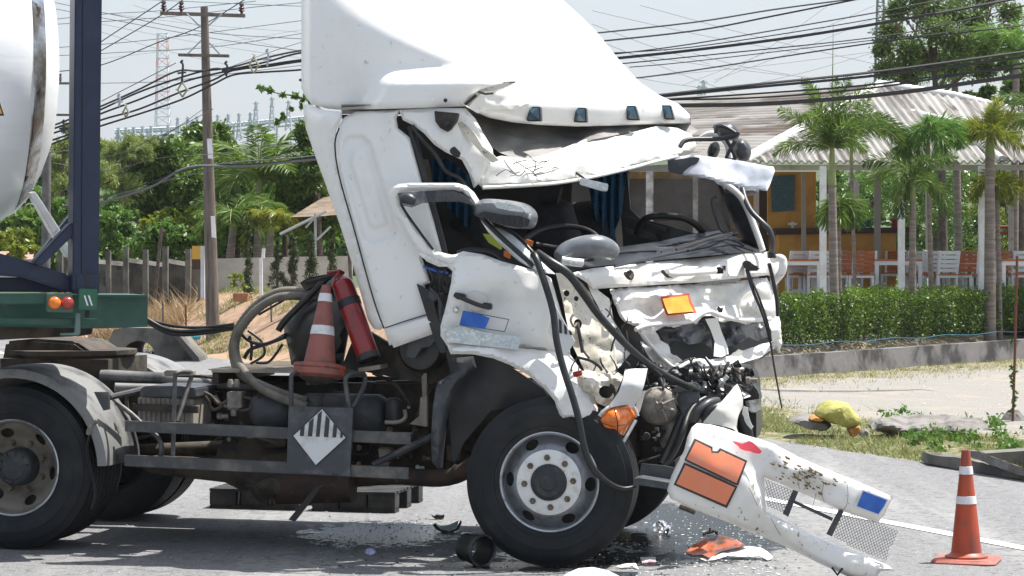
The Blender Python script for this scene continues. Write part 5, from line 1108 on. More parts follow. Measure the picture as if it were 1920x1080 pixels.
def dpt(s, t):   # s along left->right, t from mid line up (0..1)
    mid = [dm[3][0] + (dm[1][0] - dm[3][0]) * s, dm[3][1] + (dm[1][1] - dm[3][1]) * s]
    if s < .5: tp = [dm[3][0] + (dm[0][0] - dm[3][0]) * s * 2, dm[3][1] + (dm[0][1] - dm[3][1]) * s * 2]
    else: tp = [dm[0][0] + (dm[1][0] - dm[0][0]) * (s - .5) * 2, dm[0][1] + (dm[1][1] - dm[0][1]) * (s - .5) * 2]
    return (mid[0] + (tp[0] - mid[0]) * t * .97, mid[1] + (tp[1] - mid[1]) * t * .97)
for s0, s1 in ((.13, .205), (.28, .36), (.43, .50), (.58, .66), (.74, .81), (.885, .93)): bp('black_stripe', prism([dpt(s0, 0), dpt(s1, 0), dpt(s1, .95), dpt(s0, .95)], -.0745, -.0712), DK, pp)
for p, q in zip(dm, dm[1:] + dm[:1]): bp('diamond_border', ptube([(*p, -.071), (*q, -.071)], .0028, n=4), DK, pp)
# mudguards
def mudguard(v0, v1, a0, a1, label):
    C0 = hub_at(24, 877, 0); V = []; F = []; n = 40
    prof = [(.565, v0), (.600, v0 - .004), (.622, v0 + .004), (.632, v0 + .035), (.640, (v0 + v1) / 2), (.632, v1 - .01), (.622, v1), (.616, v1), (.626, v1 - .02), (.633, (v0 + v1) / 2), (.625, v0 + .04), (.612, v0 + .016), (.596, v0 + .010), (.565, v0 + .012)]
    prof = [(r_, v) for r_, v in prof]; K = len(prof)
    for i in range(n + 1):
        q = a0 + (a1 - a0) * i / n; d = a_ * math.cos(q) + Z * math.sin(q)
        st = 1.0
        for r_, v in prof: V.append(C0 + d * r_ * st + b_ * v)
    F = [[i * K + k, (i + 1) * K + k, (i + 1) * K + (k + 1) % K, i * K + (k + 1) % K] for i in range(n) for k in range(K)] + [list(range(K)), [n * K + k for k in range(K)]]
    return build('mudguard', V, F, MUD, TR, smooth=45, label=label)
mudguard(-.02, .62, R(2), R(170), 'near rear mudguard, dusty grey'); mudguard(1.80, 2.44, R(10), R(170), 'far rear mudguard')
bp('mudguard_bracket', merge(prism([(176, 735), (203, 735), (204, 768), (194, 770), (186, 755)], -.05, -.02), ptube([(205, 745, .05), (270, 730, .35)], .02, n=8)), BAR, bev=0)
bp('torn_rag', ptube([(165, 815, -.03), (170, 800, -.03), (178, 793, -.035), (182, 790, -.03)], .012, n=6, sm=4, rf=lambda q: 1 + .5 * math.sin(9 * q)), ALT)
bp('hanging_strap', ptube([(168, 815, -.02), (163, 850, -.01), (175, 900, -.02), (178, 930, -.03), (172, 955, -.02)], .016, n=6, sm=5, flat=.5), RUBBER)
# fifth wheel
fw = bp('fifth_wheel', merge(revolve([(0, 0), (.42, 0), (.44, .02), (.44, .05), (0, .06)], TF.L(u(24) - .05, 1.2, 1.20), Z, 32, up=Vector((0, 1, 0))), tbox(u(24) - .4, u(24) + .35, .8, 1.6, 1.05, 1.2)), GRIME)
bp('coupling', prism([(10, 640), (60, 635), (140, 640), (170, 660), (190, 690), (90, 690), (0, 690)], .9, 1.5), GRIME, bev=.02)
cyl_ = None
bp('gap_filler_box', tbox(u(190), u(840), 1.75, 2.3, .36, .98), CHAS, bev=.05)  # added dark box, keeps the lit road from showing through the chassis
# ---- roof deflector ----
dfp = [(566, -40, .22), (566, 60, .22), (566, 160, .24), (590, 100, .18), (640, 200, .18), (700, 60, .2), (650, -40, .22), (760, 90, .22), (800, 110, .22), (620, 20, .2), (690, -40, .25), (860, 108, .26), (780, 128, .22), (840, 134, .18), (700, 134, .19), (720, 150, .12), (790, 152, .06), (860, 152, .05), (790, 168, .02), (860, 172, .02), (720, 165, .12), (760, 205, .10), (860, 205, .06), (640, 150, .2), (920, 140, .35), (760, -40, .62), (760, 20, .5), (860, 40, .7), (940, 100, .72), (880, -40, 1.15), (1000, 20, 1.6), (1055, -10, 2.15), (1030, -40, 2.1), (1120, 60, 2.2), (1200, 155, 2.3), (1290, 212, 2.4), (1296, 233, 2.38), (1000, 120, 1.0), (1100, 140, 1.55), (1080, 70, 1.75), (940, 165, .38), (1000, 185, .62), (1100, 190, 1.15), (1200, 195, 1.75), (1000, 232, .60), (930, 222, .35), (1130, 238, 1.25), (1220, 236, 1.8)]
XB = [(-80, 625), (0, 690), (60, 790), (100, 878), (130, 925), (165, 905), (200, 885), (240, 890)]; XF = [(-80, 990), (0, 1055), (62, 1120), (118, 1165), (155, 1200), (195, 1272), (231, 1297), (245, 1300)]
def lerp_tab(T, y):
    for (a0, b0), (a1, b1) in zip(T, T[1:]):
        if y <= a1: return b0 + (b1 - b0) * (y - a0) / (a1 - a0)
    return T[-1][1]
def dfv(x, y):
    xb, xf = (sum(lerp_tab(T, y + d) for d in (-24, -12, 0, 12, 24)) / 5 for T in (XB, XF)); xf = lerp_tab(XF, y)
    t = (x - xb) / (xf - xb); k = .09; g = k * math.log(1 + math.exp(max(min(t / k, 40), -40)))
    v = .2 + 2.15 * g / (1 + k * .05)
    led = smooth01((y - 122) / 38) * smooth01((x - 692 + (y - 140) * .5) / 60) * (1 - smooth01((t - .02) / .22)); v -= .15 * led
    v += .06 * smooth01((586 - x) / 22)
    v -= .06 * smooth01((y - 150) / 40) * smooth01(t / .2) - .10 * smooth01((y - 196) / 40) * smooth01(t / .1)
    return v
df = sheet('roof_deflector', [(565, -60), (565, 60), (565, 165), (573, 182), (585, 196), (615, 204), (640, 206), (760, 203), (872, 199), (892, 210), (918, 221), (960, 229), (1010, 234), (1080, 237), (1160, 235), (1240, 231), (1285, 231), (1294, 229), (1292, 214), (1272, 195), (1235, 178), (1200, 155), (1165, 118), (1120, 62), (1090, 32), (1055, 0), (1005, -60)], dfv, WHITE, TR, step=8, th=.02, crum=.003, cf=.004, smooth=60, roll=.03, rr=10)
build('torn_edge', *merge(*[(lambda o: (list(o[0]), o[1]))(prism(q, v, v + .02)) for q, v in (([(868, 193), (880, 180), (900, 168), (925, 160), (950, 154), (962, 156), (945, 164), (925, 170), (905, 172), (888, 188), (878, 200)], .02),)]), BEIGE, df)
sheet('torn_flap', [(872, 198), (885, 182), (900, 172), (922, 176), (945, 168), (950, 158), (965, 157), (985, 170), (1000, 190), (960, 205), (920, 205), (895, 212)], lambda x, y: dfv(x, y) - .045, WHITE, df, step=6, th=.01, crum=.03, cf=.05, ragged=.8)
build('crack', *merge(ptube([(872, 196, .0), (884, 186, .0), (893, 178, -.01)], .010, n=5), ptube([(897, 172, .0), (910, 176, -.01), (925, 175, .0)], .007, n=5), ptube([(945, 155, .12), (965, 154, .2)], .006, n=5)), CHAS, df)
for i, (x, y, v, w_) in enumerate([(x_, y_, dfv(x_, y_) + .03, w0) for x_, y_, w0 in ((1000, 214, 13), (1087, 216, 12), (1184, 212, 11), (1252, 211, 9))]):
    k = 5 if i > 1 else 1; q = [(x - w_ - k * .8, y - 14), (x + w_ - k * .8, y - 14), (x + w_ + k * .6, y + 13), (x - w_ + k * .6, y + 13)]
    m_ = bp('marker_lamp', prism(q, v - .075, v - .0), BLACKP, df, bev=.004)
    A4 = [TF.P(px_, py_, v - .078) for px_, py_ in [(q[0][0] + 2, q[0][1] + 2), (q[1][0] - 2, q[1][1] + 2), (q[2][0] - 2, q[2][1] - 2), (q[3][0] + 2, q[3][1] - 2)]]; c = sum(A4, Vector()) / 4 - b_ * .03
    build('marker_lamp', A4 + [c], [[0, 1, 4], [1, 2, 4], [2, 3, 4], [3, 0, 4], [3, 2, 1, 0]], M('lamp_dark_blue', (.02, .06, .09), rough=.15, coat=.5), df)
for x, y in ((835, 188), (812, 187)): build('fastener', *revolve([(0, -.004), (.011, -.004), (.013, .004), (0, .004)], TF.P(x, y, .045), b_, 14, up=Z), BLACKP if x == 835 else WHITE, df)
build('vent_louvre', *revolve([(0, 0), (.01, 0)], TF.P(563, 150, .2), b_, 6, up=Z), GREYP, df)
# ---- cab side ----
sheet('cab_corner', [(567, 192), (585, 198), (610, 207), (641, 209), (640, 222), (630, 243), (626, 270), (628, 300), (655, 400), (690, 520), (712, 590), (722, 612), (712, 619), (700, 616), (690, 600), (668, 520), (640, 430), (612, 350), (590, 290), (573, 240)], [(567, 192, .30), (641, 210, .11), (626, 270, .12), (722, 612, .10), (600, 330, .22), (690, 600, .2), (660, 420, .11), (573, 240, .28), (668, 520, .18), (600, 222, .16)], WHITE, TR, step=9, roll=.03, rr=8, th=.015)
sp = [(645, 262), (655, 255), (680, 255), (694, 268), (745, 438), (738, 448), (695, 456), (682, 448), (640, 300)]
sp2 = [(662, 285), (672, 280), (684, 282), (725, 420), (702, 428), (694, 422), (658, 305)]
sheet('cab_side_panel', [(629, 262), (634, 238), (645, 220), (668, 209), (748, 206), (742, 222), (745, 240), (768, 258), (790, 340), (815, 420), (838, 500), (790, 483), (806, 530), (795, 535), (812, 590), (822, 622), (730, 648), (720, 616), (700, 560), (660, 420), (632, 310)], [(629, 262, .13), (668, 209, .14), (745, 206, .12), (768, 258, .12), (838, 500, .10), (822, 622, .16), (730, 648, .14), (700, 560, .10), (740, 400, .09), (640, 300, .11)], WHITE, TR, step=4, th=.02, emboss=[(sp, .028, 8), (sp2, -.018, 8)], crum=.003, cf=.015, roll=.02, rr=6)
bp('panel_seam', merge(ptube([(722, 615, .085), (760, 602, .085), (806, 588, .10)], .004, n=5), ptube([(636, 240, .10), (628, 270, .10), (636, 330, .09), (664, 430, .085), (700, 560, .08), (720, 616, .085)], .005, n=5, sm=4)), CHAS)
sheet('skirt', [(722, 618), (808, 592), (824, 622), (738, 652)], [(722, 618, .09), (824, 622, .10), (738, 652, .12)], WHITED, TR, step=9, th=.02, roll=.02, rr=6)
bp('door_seal', ptube([(768, 236, .16), (784, 290, .15), (806, 370, .14), (830, 460, .13), (838, 500, .13)], .022, n=8, sm=5), RUBBER, sm=60)
bp('door_seal', ptube([(772, 236, .12), (792, 262, .12), (815, 288, .13), (835, 320, .15), (862, 335, .16), (880, 360, .2)], .014, n=8, sm=5), RUBBER, sm=60)
# roof, header, pillars
sheet('roof_panel', [(860, 215), (900, 220), (960, 232), (1080, 238), (1290, 232), (1310, 245), (1280, 262), (1235, 238), (1110, 262), (1060, 285), (1000, 300), (965, 298), (935, 285), (905, 262)], [(860, 215, .5), (905, 262, .5), (935, 285, .5), (1000, 300, .75), (1110, 262, 1.3), (1290, 232, 2.6), (1080, 238, 1.7), (960, 232, 1.0), (1235, 238, 2.2), (1000, 270, .95)], ROOFU, TR, step=9, th=.01, crum=.05, cf=.03)
sheet('cab_roof', [(640, 196), (870, 196), (1295, 222), (1295, 236), (1200, 238), (960, 232), (870, 215), (640, 214)], [(640, 205, .3), (870, 205, .5), (1295, 230, 2.6), (960, 225, 1.2), (1100, 230, 2.0)], ROOFU, TR, step=18, th=.01)
hd = sheet('windshield_header', [(893, 342), (905, 320), (912, 300), (940, 292), (985, 298), (1012, 293), (1040, 284), (1095, 262), (1160, 255), (1232, 236), (1270, 240), (1296, 252), (1306, 272), (1298, 287), (1268, 296), (1225, 306), (1180, 318), (1120, 332), (1060, 343), (1000, 349), (905, 353)], [(893, 342, .22), (940, 292, .36), (1000, 325, .48), (1095, 262, 1.25), (1232, 236, 2.0), (1306, 272, 2.3), (1180, 318, 1.55), (1060, 343, .85), (905, 353, .25), (1095, 300, 1.05), (1000, 297, .6), (1232, 280, 1.85)], SCRAPED, TR, step=7, th=.02, crum=.010, cf=.02, crease=.03, kf=.012, facet=.06, ff=.018, smooth=24, roll=.05, rr=9)
bp('header_lip', ptube([(905, 352, .22), (1000, 347, .45), (1060, 341, .82), (1120, 330, 1.2), (1180, 316, 1.52), (1225, 304, 1.78), (1270, 293, 2.05)], .012, n=7, sm=5), WHITED, hd, sm=60)
for pts in ([(930, 330, .26), (948, 318, .30), (962, 325, .33), (975, 322, .36)], [(945, 300, .32), (955, 315, .32), (972, 330, .36), (985, 320, .42)], [(962, 298, .40), (975, 308, .42), (998, 322, .46), (1006, 332, .5)], [(985, 316, .46), (1010, 310, .55), (1030, 300, .66)], [(1000, 330, .50), (1030, 322, .6), (1048, 315, .75)], [(990, 290, .5), (1004, 305, .5), (1002, 320, .5)]):
    bp('scrape_mark', ptube([(x, y, v - .03) for x, y, v in pts], .0028, n=4, sm=4), CHAS, hd)
rz_ = random.Random(5)
for k in range(11):
    x, y = rz_.uniform(940, 1040), rz_.uniform(300, 338); vv = rbf([(893, 342, .22), (940, 292, .36), (1000, 325, .48), (1095, 262, 1.25), (1060, 343, .85), (905, 353, .25), (1095, 300, 1.05), (1000, 297, .6)])(x, y) - .035; dx = rz_.uniform(8, 26); sl_ = rz_.choice([-.8, -.5, .6, .9, -.3])
    bp('scrape_mark', ptube([(x, y, vv), (x + dx * .4, y + sl_ * dx * .3 + rz_.uniform(-2, 2), vv + .008), (x + dx, y + sl_ * dx * .6, vv + .03)], rz_.uniform(.0015, .0035), n=4, sm=4), rz_.choice([CHAS, BLACKP, GREYP]), hd)
sheet('a_pillar', [(748, 206), (800, 203), (872, 203), (890, 222), (905, 250), (922, 278), (925, 298), (916, 305), (908, 320), (896, 344), (888, 352), (884, 340), (878, 322), (866, 300), (835, 285), (815, 272), (795, 250), (775, 235), (755, 225)], [(748, 206, .10), (872, 203, .14), (925, 290, .22), (888, 350, .18), (815, 272, .06), (850, 245, .08), (870, 300, .12), (905, 260, .2), (830, 215, .10)], WHITE, TR, step=6, th=.025, crum=.006, cf=.03, crease=.02, kf=.02, facet=.04, ff=.02, smooth=26, roll=.035, rr=8)
bp('pillar_socket', prism([(843, 280), (851, 274), (863, 286), (860, 296), (850, 293), (843, 286)], .04, .07), BLACKP, bev=.004)
bp('hinge_bracket', merge(prism([(814, 208), (858, 212), (855, 225), (845, 242), (838, 247), (825, 240), (816, 228)], .05, .12), revolve([(0, -.02), (.014, -.02), (.014, .02), (0, .02)], TF.P(838, 232, .04), b_, 12, up=Z)), CHAS, bev=.003)
sheet('pillar_flange', [(855, 232), (866, 228), (890, 250), (905, 275), (925, 290), (935, 300), (922, 305), (905, 290), (880, 262)], .12, BEIGE, TR, step=8, th=.02, crum=.01)
# door window frame (bent outward)
wfv = [(728, 372, -.10), (735, 352, -.12), (860, 345, -.06), (900, 382, .02), (790, 470, .0), (850, 485, .02)]
fr_ = sheet('door_window_frame', [(790, 476), (768, 450), (748, 415), (735, 398), (727, 376), (727, 362), (733, 352), (748, 345), (770, 343), (855, 343), (872, 348), (886, 360), (896, 375), (905, 395), (925, 425), (955, 455), (985, 482), (1010, 500), (1005, 508), (975, 492), (945, 466), (915, 435), (893, 400), (880, 376), (866, 360), (850, 356), (770, 358), (752, 362), (746, 372), (750, 385), (764, 405), (790, 440), (815, 470), (845, 478), (880, 474), (905, 480), (880, 492), (840, 496)], wfv, WHITE, TR, step=6, th=.045, roll=.02, rr=5)
bp('window_seal', ptube([(752, 372, -.05), (756, 390, -.05), (785, 432, -.03), (812, 468, 0)], .009, n=6, sm=5), RUBBER, fr_, sm=60)
bp('window_seal', ptube([(862, 362, -.02), (885, 382, .0), (905, 410, .02), (940, 445, .03), (985, 485, .05), (1000, 500, .05)], .017, n=6, sm=5), RUBBER, fr_, sm=60)
sheet('rain_guard', [(745, 362), (790, 358), (850, 358), (872, 366), (890, 385), (860, 378), (830, 378), (792, 381), (772, 389), (752, 385)], [(745, 362, -.13), (890, 385, -.05), (770, 385, -.16), (850, 360, -.08)], glassmat('smoked_acrylic', (.03, .03, .035), .75, .08), TR, step=8, th=.006)
bp('visor_knob', ptube([(752, 372, -.13), (765, 372, -.15), (778, 378, -.15)], .028, n=10, sm=4, rf=lambda q: .7 + .5 * math.sin(3.1 * q)), GREYP, sm=60)
# door
dv = [(845, 485, .0), (870, 475, .0), (1000, 505, .02), (1040, 540, .06), (1065, 620, .12), (830, 620, .02), (850, 545, -.02), (900, 500, -.03), (930, 530, -.02), (930, 560, .035), (1000, 560, .02), (1020, 600, .04), (900, 600, .01), (880, 570, .0), (960, 520, -.045), (990, 545, -.03)]
dr = sheet('door', [(782, 472), (800, 476), (830, 490), (845, 493), (852, 478), (868, 471), (905, 477), (940, 490), (985, 502), (1012, 510), (1032, 522), (1043, 560), (1055, 600), (1066, 640), (1068, 668), (1000, 656), (970, 652), (900, 647), (838, 648), (826, 630), (826, 610), (836, 575), (846, 530), (848, 508), (838, 500), (822, 500), (800, 490)], dv, WHITE, TR, step=7, th=.03, crum=.006, cf=.012, crease=.03, kf=.009, facet=.02, ff=.012, smooth=26, roll=.03, rr=7)
h_ = bp('door_handle', ptube([(853, 553, -.055), (862, 557, -.065), (895, 571, -.065), (918, 577, -.055)], .014, n=10, sm=4), BLACKP, dr, sm=60)
bp('handle_mount', prism([(851, 548), (870, 551), (873, 563), (854, 561)], -.07, -.01), BLACKP, dr, bev=.006); bp('handle_mount', prism([(904, 567), (921, 569), (921, 581), (905, 579)], -.065, -.01), BLACKP, dr, bev=.006)
sheet('handle_recess', [(875, 550), (892, 545), (912, 557), (913, 570), (900, 584), (880, 580), (874, 566)], -.012, M('recess_paint', (.62, .61, .57), rough=.4), dr, step=5, th=.01, round_=2)
bp('door_lock', merge(revolve([(0, -.012), (.012, -.012), (.017, -.006), (.02, .0), (.02, .01), (0, .01)], TF.P(855, 581, -.01), b_, 20, up=Z), tbox(0, .001, 0, .001, 0, .001)) if False else revolve([(0, -.012), (.012, -.012), (.017, -.006), (.02, .0), (.02, .01), (0, .01)], TF.P(855, 581, -.02), b_, 20, up=Z), CHROME, dr, sm=40)
bp('blue_sticker', merge(prism([(869, 583), (900, 589), (918, 596), (914, 606), (909, 617), (890, 614), (862, 608)], -.047, -.043)), BLUE, dr)
bp('sticker_border', merge(*[ptube([(*p, -.045), (*q, -.045)], .0022, n=4) for p, q in (((869, 583), (954, 599)), ((954, 599), (946, 622)), ((946, 622), (862, 609)), ((862, 609), (869, 583)))]), BLACKP, dr)
sheet('sill_strip', [(829, 612), (850, 615), (868, 612), (905, 622), (938, 627), (976, 630), (968, 656), (935, 652), (870, 645), (838, 641)], [(829, 612, -.03), (976, 630, -.02), (838, 645, -.03)], SILVER, dr, step=8, th=.006, crum=.006, cf=.05)
sheet('inspection_sticker', [(936, 627), (978, 631), (971, 656), (934, 651)], -.045, M('pale_sticker', (.55, .60, .62), (.42, .47, .52), 60, .45, .6, .5), dr, step=10, th=.003)
bp('hazard_diamond', prism([(1039, 569), (1078, 640), (1060, 668), (1027, 622)], .02, .03), M('diamond_white2', (.66, .67, .66), rough=.5), dr)
for s0 in (.18, .40, .62, .84):
    x = 1030 + s0 * 44; yt = 578 + s0 * 46
    bp('black_stripe', prism([(x, yt + 1), (x + 5, yt + 6), (x + 6, 622 + s0 * 8), (x + 1, 621 + s0 * 8)], .014, .019), DK, dr)
fe = sheet('fender', [(838, 646), (900, 645), (970, 652), (1068, 662), (1085, 690), (1102, 712), (1110, 735), (1120, 765), (1124, 799), (1100, 792), (1070, 783), (1056, 786), (1048, 776), (1040, 752), (1020, 728), (990, 703), (960, 686), (925, 672), (885, 664), (845, 664)], [(838, 646, -.01), (970, 652, .0), (1068, 662, .10), (1124, 799, .04), (1056, 786, -.06), (1000, 690, -.05), (960, 686, -.07), (885, 664, -.06), (1085, 720, .02), (1040, 752, -.08), (1090, 770, -.04)], WHITED, TR, step=6, th=.02, crum=.006, cf=.03, facet=.04, ff=.018, smooth=26, roll=.04, rr=8, ragged=.4)
sheet('wheel_arch', [(830, 640), (900, 636), (1000, 648), (1060, 660), (1075, 720), (960, 690), (1020, 730), (1048, 776), (1060, 800), (1000, 760), (920, 770), (870, 830), (850, 870), (842, 790), (850, 720)], .32, BLACKP, TR, step=18, th=.03, crum=.02)
sheet('front_mudflap', [(846, 672), (886, 668), (892, 690), (880, 700), (866, 716), (850, 738), (836, 790), (828, 878), (822, 880), (810, 866), (808, 820), (812, 760), (820, 716), (838, 706), (858, 690)], [(846, 672, .1), (892, 690, .12), (828, 878, .05), (810, 800, .0), (840, 740, .12)], GREYP, TR, step=9, th=.03, roll=.03, rr=8)
bp('air_duct', merge(revolve([(0, .02), (.09, .0), (.125, .01), (.14, .03), (.145, .05), (.145, .3), (0, .3)], TF.P(786, 655, .28), b_, 36, up=Z)), BLACKP, sm=35)
sheet('flap', [(762, 668), (766, 640), (812, 622), (824, 628), (806, 650), (790, 652), (778, 672)], .2, GREYP, TR, step=10, th=.01)
# gap between side panel and door
sheet('inner_dark_panel', [(770, 225), (870, 300), (905, 350), (1000, 500), (860, 500), (850, 600), (840, 660), (800, 640), (790, 520), (780, 470), (800, 400)], [(770, 225, 1.6), (905, 350, 1.6), (1000, 500, 1.2), (860, 500, .5), (840, 660, .4), (790, 520, .35), (780, 470, .6)], INTER, TR, step=16, th=.02, crum=.05)
sheet('b_pillar_trim', [(781, 532), (790, 536), (806, 545), (812, 560), (818, 590), (826, 615), (836, 660), (826, 662), (812, 630), (796, 580)], .08, BLACKP, TR, step=8, th=.02, crum=.02)
sheet('inner_dark_panel', [(786, 490), (810, 494), (830, 502), (846, 504), (846, 530), (836, 570), (826, 610), (834, 655), (818, 620), (806, 560), (792, 520)], .16, BLACKP, TR, step=7, th=.02, crum=.04, cf=.06)
for pts in ([(800, 496, .08), (812, 520, .06), (806, 545, .1)], [(812, 500, .06), (826, 518, .02), (822, 550, .08), (832, 590, .1)], [(835, 505, .04), (828, 530, .05), (836, 550, .08)], [(806, 540, .05), (822, 560, .04), (826, 600, .06), (836, 640, .08)], [(795, 500, .1), (818, 508, .04), (840, 512, .06)]):
    bp('loose_cable', ptube(pts, .008, n=6, sm=5), random.choice([BLACKP, BLACKP, BLUE, GREYP]), sm=60)
bp('latch', prism([(806, 545), (818, 547), (822, 560), (812, 566), (802, 556)], .05, .09), GREYP, bev=.004)
# ---- cab interior ----
sheet('cab_rear_wall', [(640, 215), (1180, 225), (1180, 500), (1120, 560), (740, 640), (690, 420)], [(640, 215, .35), (740, 640, .35), (1180, 225, 2.6), (1180, 500, 2.6), (900, 400, 1.5), (760, 400, .5), (1120, 560, 2.0)], INTER, TR, step=30, th=.02)
sheet('cab_floor', [(780, 600), (1000, 560), (1400, 500), (1380, 540), (1150, 600), (1040, 650), (860, 660)], [(780, 600, .5), (1400, 500, 2.8), (1000, 560, 1.8), (1150, 600, 1.6), (1040, 650, 1.0), (860, 660, .4)], INTER, TR, step=30, th=.03)
def seat(px, py, v, s=1.0, lb=None):
    m_ = sheet('seat', [(px - 50, py + 95), (px - 38, py), (px - 25, py - 20), (px + 10, py - 24), (px + 36, py - 14), (px + 52, py + 40), (px + 64, py + 98)], v, SEATM, TR, step=9, th=.16, roll=.08, rr=20, label=lb); return m_
seat(1030, 395, 1.45, lb='dark driver seat backrest behind the wheel'); seat(1095, 400, 2.1, lb='dark passenger seat backrest'); seat(880, 420, .9, lb='dark seat seen through the door window')
bp('headrest', ptube([(1010, 365, 1.45), (1035, 363, 1.45), (1050, 366, 1.45)], .06, n=10, sm=3), SEATM, sm=60)
def curtain(outline, v0, v1, nf, lb):
    xs_ = [p[0] for p in outline]; a0, a1 = min(xs_), max(xs_)
    return sheet('curtain', outline, lambda x, y: v0 + (v1 - v0) * (x - a0) / (a1 - a0) + .035 * math.sin((x - a0) / (a1 - a0) * nf * 6.28 + y * .01), CURT, TR, step=4, th=.006, smooth=70, label=lb)
curtain([(1098, 322), (1130, 318), (1174, 318), (1172, 345), (1166, 400), (1154, 430), (1150, 458), (1140, 462), (1128, 440), (1114, 400), (1104, 355)], 2.0, 2.3, 5, 'blue curtain gathered at the far door window')
curtain([(804, 300), (840, 296), (880, 330), (886, 380), (884, 430), (872, 425), (850, 400), (830, 380), (812, 345)], .75, .9, 5, 'blue curtain seen through the near door window')
bp('interior_trim', merge(prism([(790, 298), (806, 300), (812, 345), (808, 352), (797, 330)], .9, .95)), M('tan_trim', (.42, .33, .22), rough=.7))
bp('steering_wheel', tube([TF.P(1050, 462, .75) + (a_ * math.cos(q) * .25 + (b_ * .75 + Z * .45).normalized() * math.sin(q) * .25) for q in np.linspace(0, 2 * math.pi, 36)[:-1]], .018, 10, closed=True), BLACKP, sm=60)
bp('steering_wheel_spokes', merge(ptube([(1005, 458, .75), (1050, 466, .78), (1095, 450, .8)], .016, n=8), ptube([(1050, 466, .78), (1060, 520, .9)], .03, n=10)), BLACKP, sm=60)
bp('reflective_vest', prism([(905, 438), (925, 440), (940, 455), (938, 468), (916, 455)], .55, .6), M('vest_yellow', (.45, .55, .06), rough=.6), label='yellow-green and orange cloth on the driver seat'); bp('vest_strip', merge(prism([(945, 470), (956, 476), (954, 485), (944, 480)], .5, .55), prism([(985, 448), (998, 452), (996, 462), (986, 458)], .6, .65)), M('vest_orange', (.7, .18, .03), rough=.6))
bp('door_inner_handle', ptube([(858, 476, .08), (880, 470, .08), (920, 474, .08), (942, 490, .08), (955, 505, .08)], .020, n=10, sm=5), BLACKP, sm=60)
# dashboard and cowl
sheet('dashboard', [(1046, 497), (1060, 486), (1100, 472), (1170, 462), (1240, 452), (1290, 440), (1350, 432), (1395, 452), (1424, 460), (1432, 470), (1300, 482), (1180, 493), (1100, 502), (1066, 510)], [(1046, 497, .35), (1066, 510, .15), (1100, 502, .32), (1300, 482, 1.35), (1432, 470, 2.2), (1100, 472, 1.0), (1240, 452, 1.9), (1350, 432, 2.4), (1170, 462, 1.5), (1200, 480, 1.1)], DASH, TR, step=9, th=.03, crum=.03, cf=.03)
bp('dashboard_trim', merge(*[ptube(p, .008, n=7, sm=4) for p in ([(1152, 500, .5), (1250, 478, 1.2), (1330, 462, 1.7), (1372, 440, 2.0)], [(1180, 470, 1.5), (1280, 455, 1.8), (1350, 438, 2.2)], [(1290, 470, 1.4), (1360, 448, 1.9), (1395, 460, 2.1)], [(1110, 488, .7), (1160, 474, 1.1), (1230, 470, 1.4)])]), BLACKP)
bp('dash_cover', ptube([(1048, 484, .25), (1068, 470, .3), (1110, 462, .35), (1140, 468, .42), (1152, 478, .45)], .06, n=12, sm=5, rf=lambda q: .5 + .75 * math.sin(3.14 * (.1 + .8 * q))), MIRR, sm=60)
bp('torn_socket', ptube([(1053, 488, .12), (1070, 491, .14), (1092, 493, .18)], .026, n=9, sm=4), SILVER, sm=60)
bp('wiper_arm', merge(ptube([(1268, 468, 1.1), (1330, 448, 1.4), (1372, 437, 1.8)], .009, n=6), ptube([(1240, 472, 1.0), (1350, 440, 1.6)], .006, n=6)), BLACKP)
fv = lambda x: -.02 + (x - 1060) / 400 * 2.25
def FV(pts): return [(x, y, fv(x) + d) for x, y, d in pts]
up = sheet('front_upper_panel', [(1070, 512), (1110, 503), (1200, 494), (1300, 485), (1400, 474), (1440, 472), (1462, 484), (1470, 502), (1458, 522), (1440, 516), (1300, 530), (1200, 536), (1112, 542), (1100, 530), (1085, 520)], FV([(1070, 512, .05), (1110, 503, .08), (1300, 485, .10), (1440, 472, .12), (1470, 502, -.02), (1300, 510, -.06), (1200, 536, .04), (1112, 542, .05), (1440, 516, .03), (1150, 520, -.04), (1400, 500, -.06)]), WHITED, TR, step=6, th=.03, crum=.010, cf=.02, crease=.02, kf=.012, facet=.06, ff=.022, smooth=15, roll=.03, rr=7, holes=[circ(1179, 516, 7, 10, 9), [(1335, 505), (1348, 500), (1357, 504), (1356, 513), (1338, 514)]])
bp('grab_bar', ptube([(1252, 512, fv(1252) - .1), (1270, 513, fv(1270) - .13), (1340, 508, fv(1340) - .12)], .022, n=10, sm=3), WHITED, up, sm=60)
bp('vent_hole', merge(prism(circ(1179, 516, 9, 10, 11), fv(1179) + .05, fv(1179) + .08), prism([(1332, 502), (1360, 498), (1360, 517), (1334, 518)], fv(1345) + .03, fv(1345) + .06)), CHAS, up)
bp('dent_scar', merge(*[ptube(p, .012, n=5, sm=3) for p in ([(1242, 508, fv(1242) - .1), (1252, 518, fv(1252) - .1), (1266, 515, fv(1266) - .12)], [(1172, 512, fv(1172) - .07), (1180, 522, fv(1180) - .06), (1186, 514, fv(1186) - .06)])]), CHAS, up)
hole = [(1228, 620), (1248, 611), (1268, 614), (1290, 604), (1306, 607), (1316, 594), (1334, 592), (1352, 604), (1374, 601), (1398, 609), (1420, 602), (1440, 604), (1447, 620), (1444, 634), (1450, 644), (1428, 644), (1404, 658), (1384, 655), (1362, 672), (1338, 672), (1322, 682), (1300, 670), (1280, 676), (1258, 662), (1252, 646), (1238, 638)]
